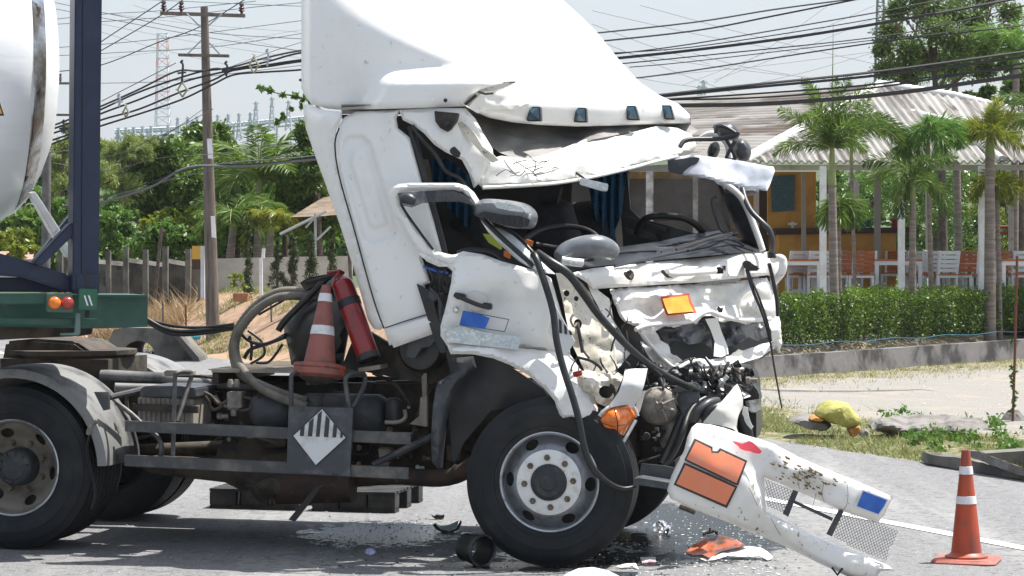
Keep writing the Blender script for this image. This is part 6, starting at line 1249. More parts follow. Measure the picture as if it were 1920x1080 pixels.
fp = sheet('front_panel', [(1143, 543), (1200, 538), (1300, 533), (1400, 526), (1438, 520), (1450, 550), (1462, 600), (1466, 640), (1462, 662), (1452, 654), (1440, 660), (1426, 672), (1370, 684), (1328, 697), (1310, 690), (1296, 672), (1268, 688), (1250, 694), (1228, 676), (1205, 640), (1192, 612), (1172, 604), (1160, 590), (1150, 565)], FV([(1143, 543, .08), (1300, 533, .02), (1440, 520, .02), (1466, 640, .02), (1440, 660, .10), (1328, 697, -.12), (1250, 694, .02), (1192, 612, .0), (1160, 590, .1), (1270, 570, -.09), (1210, 560, .03), (1220, 585, .10), (1340, 560, .06), (1380, 575, -.06), (1310, 590, -.14), (1400, 596, .0), (1330, 575, .03), (1240, 602, -.08), (1200, 600, .0), (1420, 545, .05), (1320, 682, -.15), (1400, 668, -.05)]), WHITED, TR, holes=[hole], step=5, th=.02, crum=.012, cf=.022, crease=.05, kf=.013, facet=.16, ff=.024, smooth=14, roll=.03, rr=6, ragged=1.1)
sheet('grille_backing', [(1215, 600), (1330, 585), (1450, 595), (1456, 650), (1430, 672), (1320, 690), (1240, 680)], FV([(1215, 600, .5), (1330, 585, .5), (1450, 595, .4), (1320, 690, .4), (1430, 672, .4)]), BLACKP, TR, step=16, th=.02)
sheet('crumpled_cover', [(1232, 616), (1262, 618), (1300, 602), (1316, 606), (1332, 624), (1336, 656), (1318, 642), (1292, 646), (1276, 638), (1256, 650), (1246, 640)], FV([(1232, 616, .10), (1300, 602, .0), (1338, 664, .1), (1290, 648, -.02), (1260, 640, .16), (1300, 625, .0)]), CRG, TR, step=5, th=.008, crum=.01, cf=.03, crease=.04, kf=.028, facet=.20, ff=.04, smooth=12)
sheet('crumpled_cover', [(1348, 600), (1380, 612), (1420, 606), (1440, 604), (1446, 622), (1444, 630), (1420, 640), (1404, 632), (1382, 646), (1362, 650), (1354, 630)], FV([(1348, 600, .1), (1420, 606, .0), (1444, 640, .05), (1362, 660, .12), (1390, 625, -.02)]), CRG, TR, step=5, th=.008, crum=.01, cf=.03, crease=.04, kf=.028, facet=.20, ff=.04, smooth=12)
sheet('grille_strap', [(1322, 598), (1345, 596), (1352, 620), (1364, 650), (1366, 664), (1352, 670), (1338, 668), (1340, 640), (1332, 618)], FV([(1322, 598, -.1), (1345, 596, -.08), (1366, 664, -.08), (1338, 668, -.1), (1345, 630, -.03)]), WHITED, TR, step=5, th=.01, crum=.015, cf=.05)
sheet('bent_lower_edge', [(1200, 640), (1216, 650), (1246, 668), (1280, 684), (1250, 702), (1236, 690), (1218, 672)], FV([(1200, 640, -.05), (1280, 684, -.1), (1236, 690, -.02)]), WHITED, TR, step=4, th=.012, crum=.015, cf=.06, ragged=1, facet=.09, ff=.06, smooth=20)
sheet('bent_lower_edge', [(1310, 672), (1340, 676), (1380, 662), (1430, 645), (1448, 640), (1430, 668), (1380, 684), (1332, 698), (1318, 694)], FV([(1310, 672, -.1), (1448, 640, -.02), (1332, 698, -.16), (1380, 684, -.14), (1380, 665, -.02)]), WHITED, TR, step=5, th=.012, crum=.01, cf=.05, ragged=.5, facet=.06, ff=.035, smooth=22)
bp('grille_rim', ptube([(1192, 618, fv(1192) - .02), (1215, 610, fv(1215) - .06), (1262, 606, fv(1262) - .12), (1296, 602, fv(1296) - .14), (1312, 590, fv(1312) - .16), (1330, 584, fv(1330) - .14), (1352, 592, fv(1352) - .10), (1385, 600, fv(1385) - .10), (1420, 600, fv(1420) - .08), (1444, 598, fv(1444) - .05)], .016, n=8, sm=5), WHITED, fp, sm=60)
bp('grille_rim', ptube([(1200, 622, fv(1200) - .03), (1222, 650, fv(1222) - .04), (1246, 676, fv(1246) - .08), (1268, 690, fv(1268) - .14), (1290, 680, fv(1290) - .16), (1310, 676, fv(1310) - .16)], .013, n=8, sm=5), WHITED, fp, sm=60)
bp('panel_hole', prism([(1346, 574), (1352, 578), (1356, 576), (1354, 586), (1348, 586), (1344, 580)], fv(1350) - .06, fv(1350) - .05), BLACKP, fp)
q = [(1238, 556), (1292, 550), (1296, 565), (1307, 587), (1250, 592), (1244, 578)]
sf = lambda x, y: rbfst(x, y) - .012
def fpv(x, y):   # hug the panel: same controls
    return FPF(x, y)
FPF = rbf(FV([(1143, 543, .08), (1300, 533, .02), (1440, 520, .02), (1270, 570, -.09), (1210, 560, .03), (1220, 585, .10), (1340, 560, .06), (1310, 590, -.14), (1240, 602, -.08)]))
sheet('red_border', q, lambda x, y: FPF(x, y) - .075, REDS, fp, step=6, th=.004, crum=.01, cf=.04)
sheet('yellow_sticker', [(1242, 560), (1289, 554), (1292, 567), (1301, 584), (1253, 588), (1248, 577)], lambda x, y: FPF(x, y) - .086, YEL, fp, step=6, th=.004, crum=.01, cf=.04)
# corner structure between door and front
cs = sheet('corner_panel', [(1042, 512), (1066, 512), (1090, 530), (1104, 548), (1120, 580), (1140, 618), (1152, 650), (1156, 684), (1150, 716), (1120, 706), (1098, 700), (1085, 672), (1070, 640), (1062, 600), (1054, 560)], [(1042, 512, .1), (1066, 512, .15), (1104, 548, .4), (1150, 716, .5), (1085, 672, .15), (1054, 560, .12), (1090, 600, .22), (1130, 640, .45), (1110, 620, .3)], BEIGE, TR, step=5, th=.02, crum=.01, cf=.02, crease=.03, kf=.014, facet=.09, ff=.03, smooth=15, holes=[circ(1062, 550, 6, 10), circ(1080, 560, 5, 10), circ(1083, 608, 8, 12, 10)])
sheet('corner_panel', [(1096, 516), (1112, 520), (1122, 545), (1142, 560), (1150, 600), (1180, 660), (1200, 668), (1194, 690), (1156, 690), (1150, 640), (1130, 590), (1108, 550)], [(1096, 516, .3), (1142, 560, .55), (1200, 668, .9), (1156, 690, .6), (1130, 590, .5)], WHITED, TR, step=6, th=.015, crum=.01, cf=.03, facet=.09, ff=.035, smooth=22)
sheet('corner_backing', [(1040, 500), (1150, 520), (1240, 640), (1220, 720), (1100, 740), (1050, 640)], [(1040, 500, .4), (1150, 520, .8), (1240, 640, 1.2), (1100, 740, .6), (1050, 640, .4)], BLACKP, TR, step=24, th=.02)
bp('hinge_link', ptube([(1083, 605, .18), (1086, 625, .15), (1090, 645, .16), (1092, 660, .18)], .012, n=8, sm=3), CHAS, cs, sm=60)
bp('rope_tie', ptube([(1075, 590, .1), (1070, 600, .08), (1076, 612, .1), (1082, 606, .12)], .008, n=6, sm=4), ALT, cs)
# far A pillar, far door, far window
sheet('far_a_pillar', [(1345, 345), (1362, 352), (1388, 362), (1400, 385), (1422, 440), (1434, 470), (1414, 468), (1396, 456), (1378, 424), (1356, 375)], [(1345, 345, 2.3), (1400, 385, 2.2), (1434, 470, 2.15), (1378, 424, 2.35)], GREYP, TR, step=8, th=.06, roll=.04, rr=8, crum=.01)
bp('pillar_edge', ptube([(1352, 340, 2.1), (1380, 360, 2.1), (1398, 385, 2.1), (1420, 440, 2.08), (1430, 470, 2.06)], .022, n=8, sm=4), WHITED, sm=60)
bp('pillar_handle', ptube([(1345, 368, 2.15), (1335, 374, 2.15), (1340, 400, 2.15), (1352, 430, 2.15), (1366, 440, 2.15), (1384, 438, 2.15)], .011, n=8, sm=5), GREYP, sm=60)
fd = sheet('far_door', [(1164, 396), (1180, 404), (1260, 425), (1345, 450), (1400, 458), (1420, 470), (1320, 485), (1170, 490)], 2.4, BLACKP, TR, step=14, th=.05, crum=.02)
sheet('far_door_frame', [(1160, 318), (1176, 318), (1178, 350), (1182, 392), (1200, 410), (1270, 430), (1345, 452), (1345, 462), (1260, 440), (1175, 415), (1164, 396)], 2.4, BLACKP, TR, step=10, th=.05)
sheet('far_door_frame', [(1174, 312), (1260, 308), (1345, 318), (1375, 350), (1410, 440), (1425, 468), (1400, 462), (1372, 400), (1345, 345), (1330, 328), (1260, 318), (1180, 322)], 2.42, WHITED, TR, step=10, th=.05)
sheet('far_window', [(1176, 322), (1260, 318), (1332, 328), (1350, 350), (1372, 400), (1396, 458), (1345, 452), (1270, 430), (1200, 408), (1182, 392)], 2.46, glassmat('dusty_glass', (.20, .18, .155), .33, .08), TR, step=30, th=.005)
bp('grab_handle', ptube([(1195, 438, 2.3), (1202, 420, 2.25), (1215, 408, 2.22), (1240, 405, 2.22), (1278, 408, 2.22), (1300, 418, 2.24), (1318, 434, 2.3)], .024, n=10, sm=5), BLACKP, sm=60)
bp('door_pull', merge(prism([(1172, 425), (1190, 430), (1230, 440), (1232, 452), (1175, 440)], 2.3, 2.38), prism([(1170, 404), (1250, 428), (1250, 434), (1170, 410)], 2.32, 2.38)), BLACKP, bev=.004)
bp('interior_mirror', prism([(1088, 333), (1140, 345), (1138, 359), (1127, 358), (1086, 346)], .9, .93), SILVER, bev=.006)
bp('mirror_stem', ptube([(1075, 320, 1.0), (1100, 338, .93)], .008, n=6), CHAS)
# sun visor sheet on far side
sheet('sun_visor', [(1252, 300), (1262, 294), (1300, 290), (1380, 300), (1450, 313), (1452, 322), (1447, 338), (1438, 358), (1405, 354), (1360, 344), (1320, 334), (1280, 328), (1252, 322)], [(1252, 300, 2.1), (1300, 290, 2.0), (1452, 320, 1.75), (1438, 358, 1.65), (1320, 334, 1.8), (1252, 322, 2.0), (1380, 320, 1.85)], FOIL, TR, step=5, th=.012, crum=.006, cf=.05, facet=.035, ff=.03, smooth=24, roll=.02, rr=7, ragged=.4)
bp('visor_end', prism([(1252, 302), (1300, 294), (1312, 296), (1300, 322), (1290, 330), (1254, 322)], 1.93, 1.95), GREYP, bev=.004)
# mirrors
def mirror(name, outline, v, th, mat, lb): return sheet(name, outline, v, mat, TR, step=6, th=th, roll=th * .6, rr=9, round_=2, label=lb)
mirror('mirror', [(1336, 238), (1350, 230), (1370, 230), (1383, 246), (1380, 262), (1362, 262), (1350, 258)], 2.25, .10, GREYP, 'upper broken mirror on the far roof corner')
mirror('mirror', [(1380, 262), (1396, 262), (1406, 278), (1404, 294), (1396, 302), (1384, 300), (1374, 286)], 2.15, .10, GREYP, 'round broken mirror on the far roof corner')
mirror('mirror', [(1326, 285), (1332, 270), (1344, 266), (1348, 280), (1340, 296), (1330, 298)], 2.4, .08, BLACKP, 'small dark mirror shell behind the arm')
bp('mirror_shell', ptube([(1310, 262, 2.5), (1335, 250, 2.5), (1362, 268, 2.5), (1368, 300, 2.5)], .02, n=8, sm=4), WHITED, sm=60)
bp('mirror_arm', ptube([(1275, 275, 1.95), (1290, 262, 2.0), (1350, 260, 2.1), (1378, 254, 2.1), (1384, 248, 2.1)], .016, n=10, sm=4), BLACKP, sm=60)
bp('mirror_arm', ptube([(1342, 250, 2.1), (1345, 238, 2.1), (1360, 238, 2.1), (1383, 252, 2.1)], .014, n=8, sm=4), BLACKP, sm=60)
bp('mirror_arm', ptube([(1362, 262, 2.1), (1372, 280, 2.1), (1378, 298, 2.1), (1362, 296, 2.1), (1378, 264, 2.1)], .013, n=8, sm=4), BLACKP, sm=60)
bp('mirror_arm', ptube([(1392, 352, 2.2), (1398, 375, 2.1), (1410, 398, 2.0), (1430, 418, 1.95), (1443, 432, 1.95), (1448, 452, 1.95), (1447, 478, 2.0)], .018, n=10, sm=5), GREYP, sm=60)
bp('arm_foot', ptube([(1446, 472, 2.0), (1447, 484, 2.0)], .03, n=10), BLACKP)
mirror('mirror', [(1372, 350), (1400, 350), (1420, 356), (1416, 364), (1390, 366), (1374, 360)], 2.2, .10, GREYP, 'mirror shell tucked under the foil visor')
hs = mirror('mirror', [(888, 398), (892, 382), (906, 373), (940, 374), (975, 380), (994, 392), (1000, 406), (996, 422), (985, 429), (950, 426), (915, 412), (893, 406)], -.10, .16, MIRR, 'cracked near side mirror housing hanging open')
sheet('mirror_cavity', [(895, 402), (908, 396), (940, 402), (975, 405), (994, 412), (990, 424), (975, 427), (945, 422), (912, 410)], -.112, BLACKP, hs, step=5, th=.012)
bp('mirror_rib', merge(*[ptube([(x, 402 + (x - 900) * .09, -.118), (x + 2, 414 + (x - 900) * .12, -.118)], .0035, n=4) for x in range(905, 990, 11)]), GREYP, hs)
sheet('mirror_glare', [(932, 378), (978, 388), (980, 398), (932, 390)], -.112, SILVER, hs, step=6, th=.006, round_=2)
# lower A pillar
sheet('lower_a_pillar', [(905, 412), (922, 420), (960, 440), (995, 470), (1015, 492), (1040, 514), (1020, 512), (1000, 505), (975, 490), (940, 455), (918, 430)], [(905, 412, .1), (960, 440, .1), (1040, 514, .05), (940, 455, .06)], M('bluish_white', (.60, .66, .70), (.72, .74, .74), 8, rough=.4), TR, step=6, th=.03, roll=.02, rr=5)
bp('pillar_trim', ptube([(925, 420, .12), (965, 440, .14), (995, 470, .1), (1003, 480, .05)], .014, n=8, sm=4), BLACKP, sm=60)
# rubber seals and cables hanging in front
bp('rubber_seal', ptube([(1000, 478, -.02), (1004, 482, -.1), (1018, 520, -.14), (1036, 580, -.16), (1044, 640, -.18), (1056, 690, -.2), (1074, 745, -.22), (1086, 790, -.22), (1096, 840, -.22), (1112, 878, -.2), (1140, 905, -.12), (1168, 916, -.05), (1192, 912, .0)], .022, n=8, sm=6, rf=lambda q: 1.0 - .45 * smooth01((q - .7) / .3), flat=1), RUBBER, sm=60)
bp('rubber_seal', ptube([(1008, 476, -.02), (1030, 490, -.1), (1064, 512, -.1), (1090, 545, -.05), (1122, 590, .0), (1160, 632, .1), (1200, 670, .2), (1245, 702, .35), (1290, 724, .5), (1330, 740, .7), (1352, 746, .8)], .027, n=8, sm=6, rf=lambda q: 1.1 - .45 * q), RUBBER, sm=60)
bp('rubber_seal', ptube([(1155, 615, .2), (1172, 640, .2), (1190, 660, .2), (1240, 705, .3)], .012, n=7, sm=4), RUBBER, sm=60)
bp('cable_loop', ptube([(1372, 742, .8), (1340, 743, .7), (1312, 752, .6), (1292, 775, .5), (1280, 810, .4), (1262, 850, .4), (1240, 872, .4)], .020, n=8, sm=6), RUBBER, sm=60)
bp('hanging_wiper', merge(ptube([(1400, 505, 1.75), (1412, 545, 1.7), (1430, 590, 1.7), (1444, 640, 1.7), (1452, 690, 1.65), (1466, 766, 1.6)], .011, n=6, sm=5, rf=lambda q: 1.2 - .7 * q), ptube([(1402, 508, 1.75), (1420, 550, 1.68), (1438, 600, 1.68), (1446, 640, 1.7)], .008, n=6, sm=5)), BLACKP, sm=60)
bp('wiper_motor', merge(prism([(1391, 490), (1403, 488), (1410, 496), (1422, 500), (1421, 508), (1402, 508), (1392, 500)], 1.72, 1.82)), BLACKP, bev=.008)
bp('corner_mirror_bracket', ptube([(1450, 486, 2.1), (1462, 484, 2.0), (1468, 490, 2.0), (1466, 510, 2.0), (1452, 528, 2.1)], .028, n=8, sm=4), WHITED, sm=60)
bp('rubber_strip', ptube([(1442, 495, 2.05), (1448, 520, 2.0), (1456, 560, 2.0), (1458, 592, 2.05)], .014, n=7, sm=4), BLACKP, sm=60)
# front lamp and torn bits
lm = sheet('indicator_lamp', [(1124, 776), (1140, 766), (1180, 760), (1193, 778), (1186, 788), (1164, 824), (1148, 815), (1128, 804), (1123, 790)], [(1124, 776, .0), (1180, 760, .12), (1193, 778, .16), (1164, 824, .10), (1128, 804, .0), (1155, 785, -.03)], LAMPO, TR, step=5, th=.04, roll=.03, rr=5)
bp('lamp_bezel', merge(ptube([(1124, 780, -.02), (1140, 764, .0), (1182, 756, .12), (1196, 780, .14)], .011, n=7, sm=2), ptube([(1118, 800, .0), (1150, 822, .02), (1165, 836, .05), (1192, 788, .12)], .011, n=7, sm=0)), SILVER, lm, sm=60)
bp('lamp_ridge', merge(ptube([(1152, 768, -.03), (1158, 790, -.05), (1158, 815, -.01)], .004, n=5), ptube([(1126, 792, -.02), (1150, 800, -.04), (1172, 796, .0)], .003, n=5)), RUST, lm)
sheet('bent_bracket', [(1062, 702), (1100, 694), (1134, 700), (1156, 696), (1168, 706), (1162, 722), (1152, 740), (1140, 764), (1120, 756), (1112, 740), (1092, 730), (1075, 716)], [(1062, 702, .05), (1168, 706, .2), (1140, 764, .05), (1112, 720, -.03), (1140, 720, .12)], BEIGE, TR, step=5, th=.012, crum=.02, cf=.05, crease=.03, kf=.04, facet=.10, ff=.05, smooth=20, holes=[circ(1136, 735, 14, 12, 12)], ragged=.5)
bp('bracket_cavity', revolve([(0, 0), (.06, 0), (.06, .08), (0, .08)], TF.P(1136, 735, .15), b_, 18, up=Z), CHAS)
sheet('white_flap', [(1172, 692), (1214, 691), (1208, 720), (1200, 745), (1186, 766), (1176, 758), (1146, 764), (1142, 760), (1160, 735), (1168, 712)], [(1172, 692, .12), (1214, 691, .2), (1186, 766, .1), (1146, 764, .0), (1190, 720, .05)], M('grey_white_paint', (.52, .53, .52), (.60, .60, .58), 5, rough=.4), TR, step=6, th=.012)
sheet('white_flap', [(1202, 734), (1210, 732), (1200, 770), (1192, 784), (1190, 766)], .2, WHITED, TR, step=6, th=.012)
bp('side_marker', prism([(1073, 698), (1090, 694), (1092, 704), (1076, 708)], -.02, .03), REDL, bev=.004)
bp('bent_rod', ptube([(1082, 670, .0), (1106, 676, -.02), (1122, 686, .0), (1128, 694, .02)], .009, n=6, sm=4), BLACKP, sm=60)
bp('inner_fender_scrap', merge(*[]) if False else prism([(1160, 690), (1200, 640), (1206, 660), (1190, 692)], .4, .42), BLACKP)
# engine bay
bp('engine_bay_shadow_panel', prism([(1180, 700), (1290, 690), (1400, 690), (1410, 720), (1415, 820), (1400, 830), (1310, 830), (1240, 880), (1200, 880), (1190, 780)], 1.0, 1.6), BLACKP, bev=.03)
bp('radiator', prism([(1255, 732), (1302, 722), (1312, 740), (1305, 790), (1275, 800), (1240, 790), (1240, 760)], .55, .9), ENG, bev=.012)
bp('radiator', prism([(1265, 722), (1300, 720), (1300, 732), (1262, 736)], .5, .9), ENG, bev=.01)
al = bp('alternator', revolve([(0, -.05), (.05, -.055), (.09, -.04), (.115, -.01), (.12, .05), (.11, .12), (0, .12)], TF.P(1237, 762, .5), (b_ - a_ * .35), 26, up=Z), ALT, sm=35)
bp('fan_blade', merge(*[ptube([(1237 + 6 * math.cos(q), 762 + 6 * math.sin(q), .44), (1237 + 30 * math.cos(q + .3), 762 + 30 * math.sin(q + .3), .47)], .012, n=5) for q in np.linspace(0, 6.28, 9)[:-1]]), ALT, al)
bp('casting', ptube([(1250, 790, .6), (1262, 805, .55), (1258, 820, .55), (1250, 832, .6)], .045, n=10, sm=4), ALT, sm=60)
for pts, r_, mt in (([(1300, 790, .45), (1312, 770, .45), (1328, 756, .5), (1345, 752, .6)], .028, GREYP), ([(1310, 800, .45), (1322, 782, .45), (1345, 775, .5)], .022, ALT), ([(1320, 830, .5), (1318, 790, .45), (1340, 765, .45), (1375, 755, .6)], .026, BLACKP), ([(1380, 760, .8), (1395, 790, .8), (1400, 820, .85)], .045, BLACKP), ([(1285, 705, .8), (1340, 702, .9), (1390, 700, 1.0)], .05, BLACKP), ([(1285, 690, .7), (1283, 710, .7)], .02, CHAS), ([(1382, 690, .9), (1385, 715, .9)], .018, ALT), ([(1345, 690, .9), (1347, 720, .9)], .009, CHAS), ([(1220, 740, .6), (1236, 728, .6), (1246, 724, .6)], .01, ALT), ([(1240, 870, .4), (1260, 830, .45), (1280, 780, .5)], .03, BLACKP), ([(1415, 690, 1.6), (1417, 730, 1.6)], .006, ALT)):
    bp('engine_hose', ptube(pts, r_, n=9, sm=5), mt, sm=60)
for k in range(60):
    x = random.uniform(1200, 1400); y = random.uniform(700, 850); r_ = random.uniform(.008, .024); c = TF.P(x, y, random.uniform(.65, .95)); ax = random.choice([a_, b_, Z, a_ + Z])
    bp('fitting', revolve([(0, 0), (r_, 0), (r_ * 1.1, r_), (r_ * .7, r_ * 1.3), (r_ * .7, r_ * 3), (0, r_ * 3)], c, ax, 8, up=Vector((.1, .9, .2))), random.choice([GRIME, ENG, ALT, BLACKP, SILVER]), sm=40)
sheet('bent_bumper_mount', [(1344, 720), (1362, 714), (1392, 708), (1400, 714), (1412, 732), (1418, 738), (1395, 748), (1375, 738), (1352, 732)], [(1344, 720, .9), (1400, 714, 1.1), (1418, 738, 1.0), (1375, 738, .85)], WHITED, TR, step=5, th=.012, crum=.04, cf=.06, ragged=.8)
bp('headlamp_remains', merge(prism([(1392, 728), (1410, 720), (1422, 735), (1424, 752), (1400, 752), (1392, 742)], .95, 1.15), prism([(1324, 718), (1340, 714), (1346, 728), (1330, 736), (1322, 730)], .8, .95), prism([(1360, 740), (1378, 738), (1380, 752), (1362, 752)], .8, .9)), BLACKP, bev=.01)
sheet('bent_bumper_mount', [(1397, 752), (1424, 748), (1426, 768), (1412, 776), (1402, 768)], [(1397, 752, .95), (1426, 768, 1.0)], SILVER, TR, step=5, th=.012, crum=.03, cf=.06)
sheet('torn_corner_piece', [(1376, 724), (1382, 720), (1388, 732), (1393, 748), (1392, 765), (1384, 780), (1380, 800), (1384, 812), (1374, 804), (1350, 798), (1318, 792), (1330, 778), (1350, 756), (1366, 738)], [(1376, 724, .45), (1318, 792, .2), (1392, 765, .5), (1384, 812, .4), (1355, 770, .25)], M('grey_white_shell', (.56, .56, .52), (.62, .61, .57), 5, rough=.4), TR, step=6, th=.012, ragged=.5, crum=.015, cf=.04)
sheet('torn_corner_piece', [(1394, 762), (1402, 764), (1404, 785), (1412, 800), (1408, 806), (1398, 792), (1392, 776)], .5, WHITED, TR, step=5, th=.012, ragged=.6, crum=.02, cf=.06)
bp('front_support', merge(prism([(1402, 775), (1418, 772), (1418, 822), (1405, 824)], 1.0, 1.3)), BLACKP, bev=.006)
# torn metal, bent strips and loose wiring hanging below the front panel
rt = random.Random(21)
for k in range(30):
    x, y = rt.uniform(1195, 1405), rt.uniform(685, 745) + (rt.random() < .3) * 30; n = rt.choice([4, 5, 6]); w_, h_2 = rt.uniform(6, 17), rt.uniform(4, 14); v0 = .48 + (x - 1195) / 210 * .38 + rt.uniform(-.05, .1)
    ol = [(x + math.cos(6.283 * j / n + .3) * w_ * rt.uniform(.5, 1.3), y + math.sin(6.283 * j / n + .3) * h_2 * rt.uniform(.5, 1.3)) for j in range(n)]
    sheet('torn_metal', ol, v0, rt.choice([BLACKP, BLACKP, GREYP, WHITED, ALT, BLACKP, ENG]), TR, step=4, th=.008, facet=.10, ff=.06, smooth=20, ragged=.6)
for k in range(34):
    x, y = rt.uniform(1190, 1405), rt.uniform(670, 735); v0 = .45 + (x - 1195) / 210 * .38 + rt.uniform(-.05, .1); dx, dy = rt.uniform(-30, 30), rt.uniform(15, 70)
    bp('loose_cable', ptube([(x, y, v0), (x + dx * .3 + rt.uniform(-9, 9), y + dy * .4, v0 - .03), (x + dx * .8, y + dy * .8, v0), (x + dx, y + dy * rt.uniform(.6, 1.1), v0 + .05)], rt.uniform(.004, .010), n=6, sm=5), rt.choice([BLACKP, BLACKP, RUBBER, GREYP, ALT]), sm=60)
for k in range(16):
    x, y = rt.uniform(1075, 1180), rt.uniform(560, 690); v0 = .02 + (x - 1060) / 140 * .35; dx, dy = rt.uniform(-16, 22), rt.uniform(12, 45)
    bp('loose_cable', ptube([(x, y, v0), (x + dx * .5 + rt.uniform(-8, 8), y + dy * .5, v0 - .03), (x + dx, y + dy, v0 + .03)], rt.uniform(.003, .007), n=6, sm=5), rt.choice([BLACKP, CHAS, GREYP]), sm=60)
# big hoses behind cab, plastic fairing
for dy, v in ((0, .75), (10, .68)):
    bp('corrugated_hose', ptube([(640, 548 + dy, v), (576, 548 + dy * .8, v), (545, 545 + dy, v), (515, 550 + dy, v), (480, 572 + dy, v), (452, 606 + dy, v), (438 + dy * .4, 640, v), (438 + dy * .6, 672, v - .05), (452 + dy, 702, v - .2), (490, 722 + dy * .6, v - .35), (530, 738 + dy, v - .4), (575, 752 + dy, v - .4)], .026, n=12, sm=11, ridge=.0028), HOSE, sm=80)
for pts, r_ in (([(276, 598, .9), (310, 616, .9), (350, 621, .9), (430, 614, .85), (445, 612, .8)], .012), ([(276, 604, .9), (315, 624, .9), (360, 627, .9), (440, 616, .85)], .012), ([(276, 600, .95), (330, 612, .95), (380, 614, .9), (438, 608, .8)], .010), ([(452, 625, .8), (470, 640, .8), (500, 645, .8), (535, 628, .75)], .013), ([(458, 672, .8), (470, 655, .8), (500, 645, .8), (535, 632, .7)], .013), ([(465, 620, .85), (490, 640, .85), (495, 665, .85), (470, 682, .85)], .009), ([(480, 680, .8), (505, 678, .8), (530, 645, .8)], .009), ([(485, 590, .8), (520, 570, .8), (540, 558, .8)], .008), ([(468, 630, .8), (472, 650, .8), (470, 676, .8)], .010)):
    bp('supply_hose', ptube(pts, r_, n=8, sm=6), RUBBER, sm=60)
sheet('plastic_fairing', [(530, 602), (560, 570), (606, 522), (616, 518), (640, 512), (662, 560), (640, 690), (546, 684), (540, 650), (533, 624)], [(530, 602, .75), (616, 518, .75), (662, 560, .5), (640, 690, .55), (546, 684, .7), (575, 610, .55)], BLACKP, TR, step=14, th=.04, roll=.05, rr=8)
bp('fairing_edge', ptube([(522, 620, .6), (535, 600, .6), (575, 560, .6), (612, 522, .6), (622, 518, .6)], .022, n=8, sm=3), RUBBER, sm=60)
bp('bracket', merge(prism([(562, 530), (580, 520), (612, 514), (618, 520), (590, 536), (572, 545)], .6, .7), ptube([(575, 530, .5), (640, 512, .4)], .014, n=6)), CHAS)
sheet('lower_cab_dark', [(690, 620), (740, 650), (830, 650), (870, 668), (860, 710), (800, 720), (700, 700), (640, 690), (660, 640)], .5, CHAS, TR, step=16, th=.05, crum=.03)

# ======== things on and round the truck ========
def cone(name, label, base, axis, h, rb, rt, mats, bands, baseR, bt=.03, square=True, tilt=None):
    base = Vector(base); t = thing(name, label, 'traffic cone', base); ax = Vector(axis).normalized()
    def rad(q): return rb + (rt - rb) * q
    prof = [(0, 0)] + [(rad(q), h * q) for q in np.linspace(0, 1, 12)] + [(0, h + .004)]
    hlp = Vector((0, 1, 0))
    build('cone_body', *revolve([(rad(q), bt + h * q) for q in np.linspace(0, 1, 12)] + [(rt * .55, bt + h), (rt * .5, bt + h * .6)], base, ax, 40, up=hlp, close=False), mats[0], t, smooth=50)
    build('cone_skirt', *revolve([(rb + .035, bt - .004), (rb + .034, bt + .008), (rb + .012, bt + .014), (rb - .004, bt + .03)], base, ax, 40, up=hlp, close=False), mats[0], t, smooth=50)
    for (q0, q1) in bands: build('reflective_band', *revolve([(rad(q0) + .0012, bt + h * q0), (rad(q0) + .003, bt + h * q0 + .001), (rad(q1) + .003, bt + h * q1 - .001), (rad(q1) + .0012, bt + h * q1)], base, ax, 40, up=hlp, close=False), CONEB, t, smooth=50)
    return t, ax
cb = gpt(1812, 1053)
ct, _ = cone('traffic_cone', 'orange traffic cone with two white bands standing on the road', cb, (-.005, 0, 1), .665, .098, .026, [CONE2], [(.30 + .255, .62), (.73 + .01, .79)][:0] + [(.50, .572), (.775, .85)], .16)
hx = []
for k in range(8):
    q = R(90 * (k // 2) - 62 + (6 if k % 2 else -6)); rr_ = .262; hx.append(Vector((math.cos(q) * rr_, math.sin(q) * rr_, 0)))
A_ = [cb + p + Z * .003 for p in hx]; Bq = [cb + p * .94 + Z * .026 for p in hx]
o = build('cone_base', A_ + Bq, solid(A_, Bq)[1], M('cone_base_rubber', (.40, .12, .09), (.28, .10, .08), 8, rough=.7, bump=.001), ct); bevel_obj(o, .005)
bc = TF.P(598, 700, .18)
axc = (TF.P(612, 535, .26) - bc); ct2, ax2 = cone('traffic_cone', 'faded dirty traffic cone leaning upside the truck deck behind the cab', bc, axc, axc.length - .03, .105, .028, [CONE1], [(.40, .51), (.80, .90)], .16)
build('cone_base', *revolve([(0, -.03), (.12, -.03), (.158, -.01), (.162, .02), (.155, .03), (.163, .034), (.163, .055), (.13, .06), (.1, .065)], bc, ax2, 32, up=Vector((0, 1, 0)), close=False), CONE1, ct2, smooth=40)
build('cone_underside', *revolve([(0, -.032), (.07, -.06), (.125, -.028)], bc, ax2, 8, up=Vector((0, 1, 0)), close=False), GRIME, ct2)
p0, p1 = TF.P(690, 668, .22), TF.P(638, 520, .34); ex = thing('fire_extinguisher', 'red fire extinguisher strapped upright behind the cab', 'extinguisher', p0); L_ = (p1 - p0).length
build('cylinder', *revolve([(0, 0), (.062, 0), (.066, .012), (.070, .02), (.070, L_ * .86), (.066, L_ * .92), (.05, L_ * .97), (.02, L_), (0, L_)], p0, p1 - p0, 32, up=Vector((0, 1, 0))), REDP, ex, smooth=50)
build('strap', *revolve([(.0705, L_ * .62), (.0745, L_ * .625), (.0745, L_ * .71), (.0705, L_ * .715)], p0, p1 - p0, 32, up=Vector((0, 1, 0)), close=False), RUBBER, ex)
build('foot_ring', *revolve([(.06, -.03), (.0735, -.028), (.0735, .008), (.0705, .012)], p0, p1 - p0, 32, up=Vector((0, 1, 0)), close=False), RUBBER, ex)
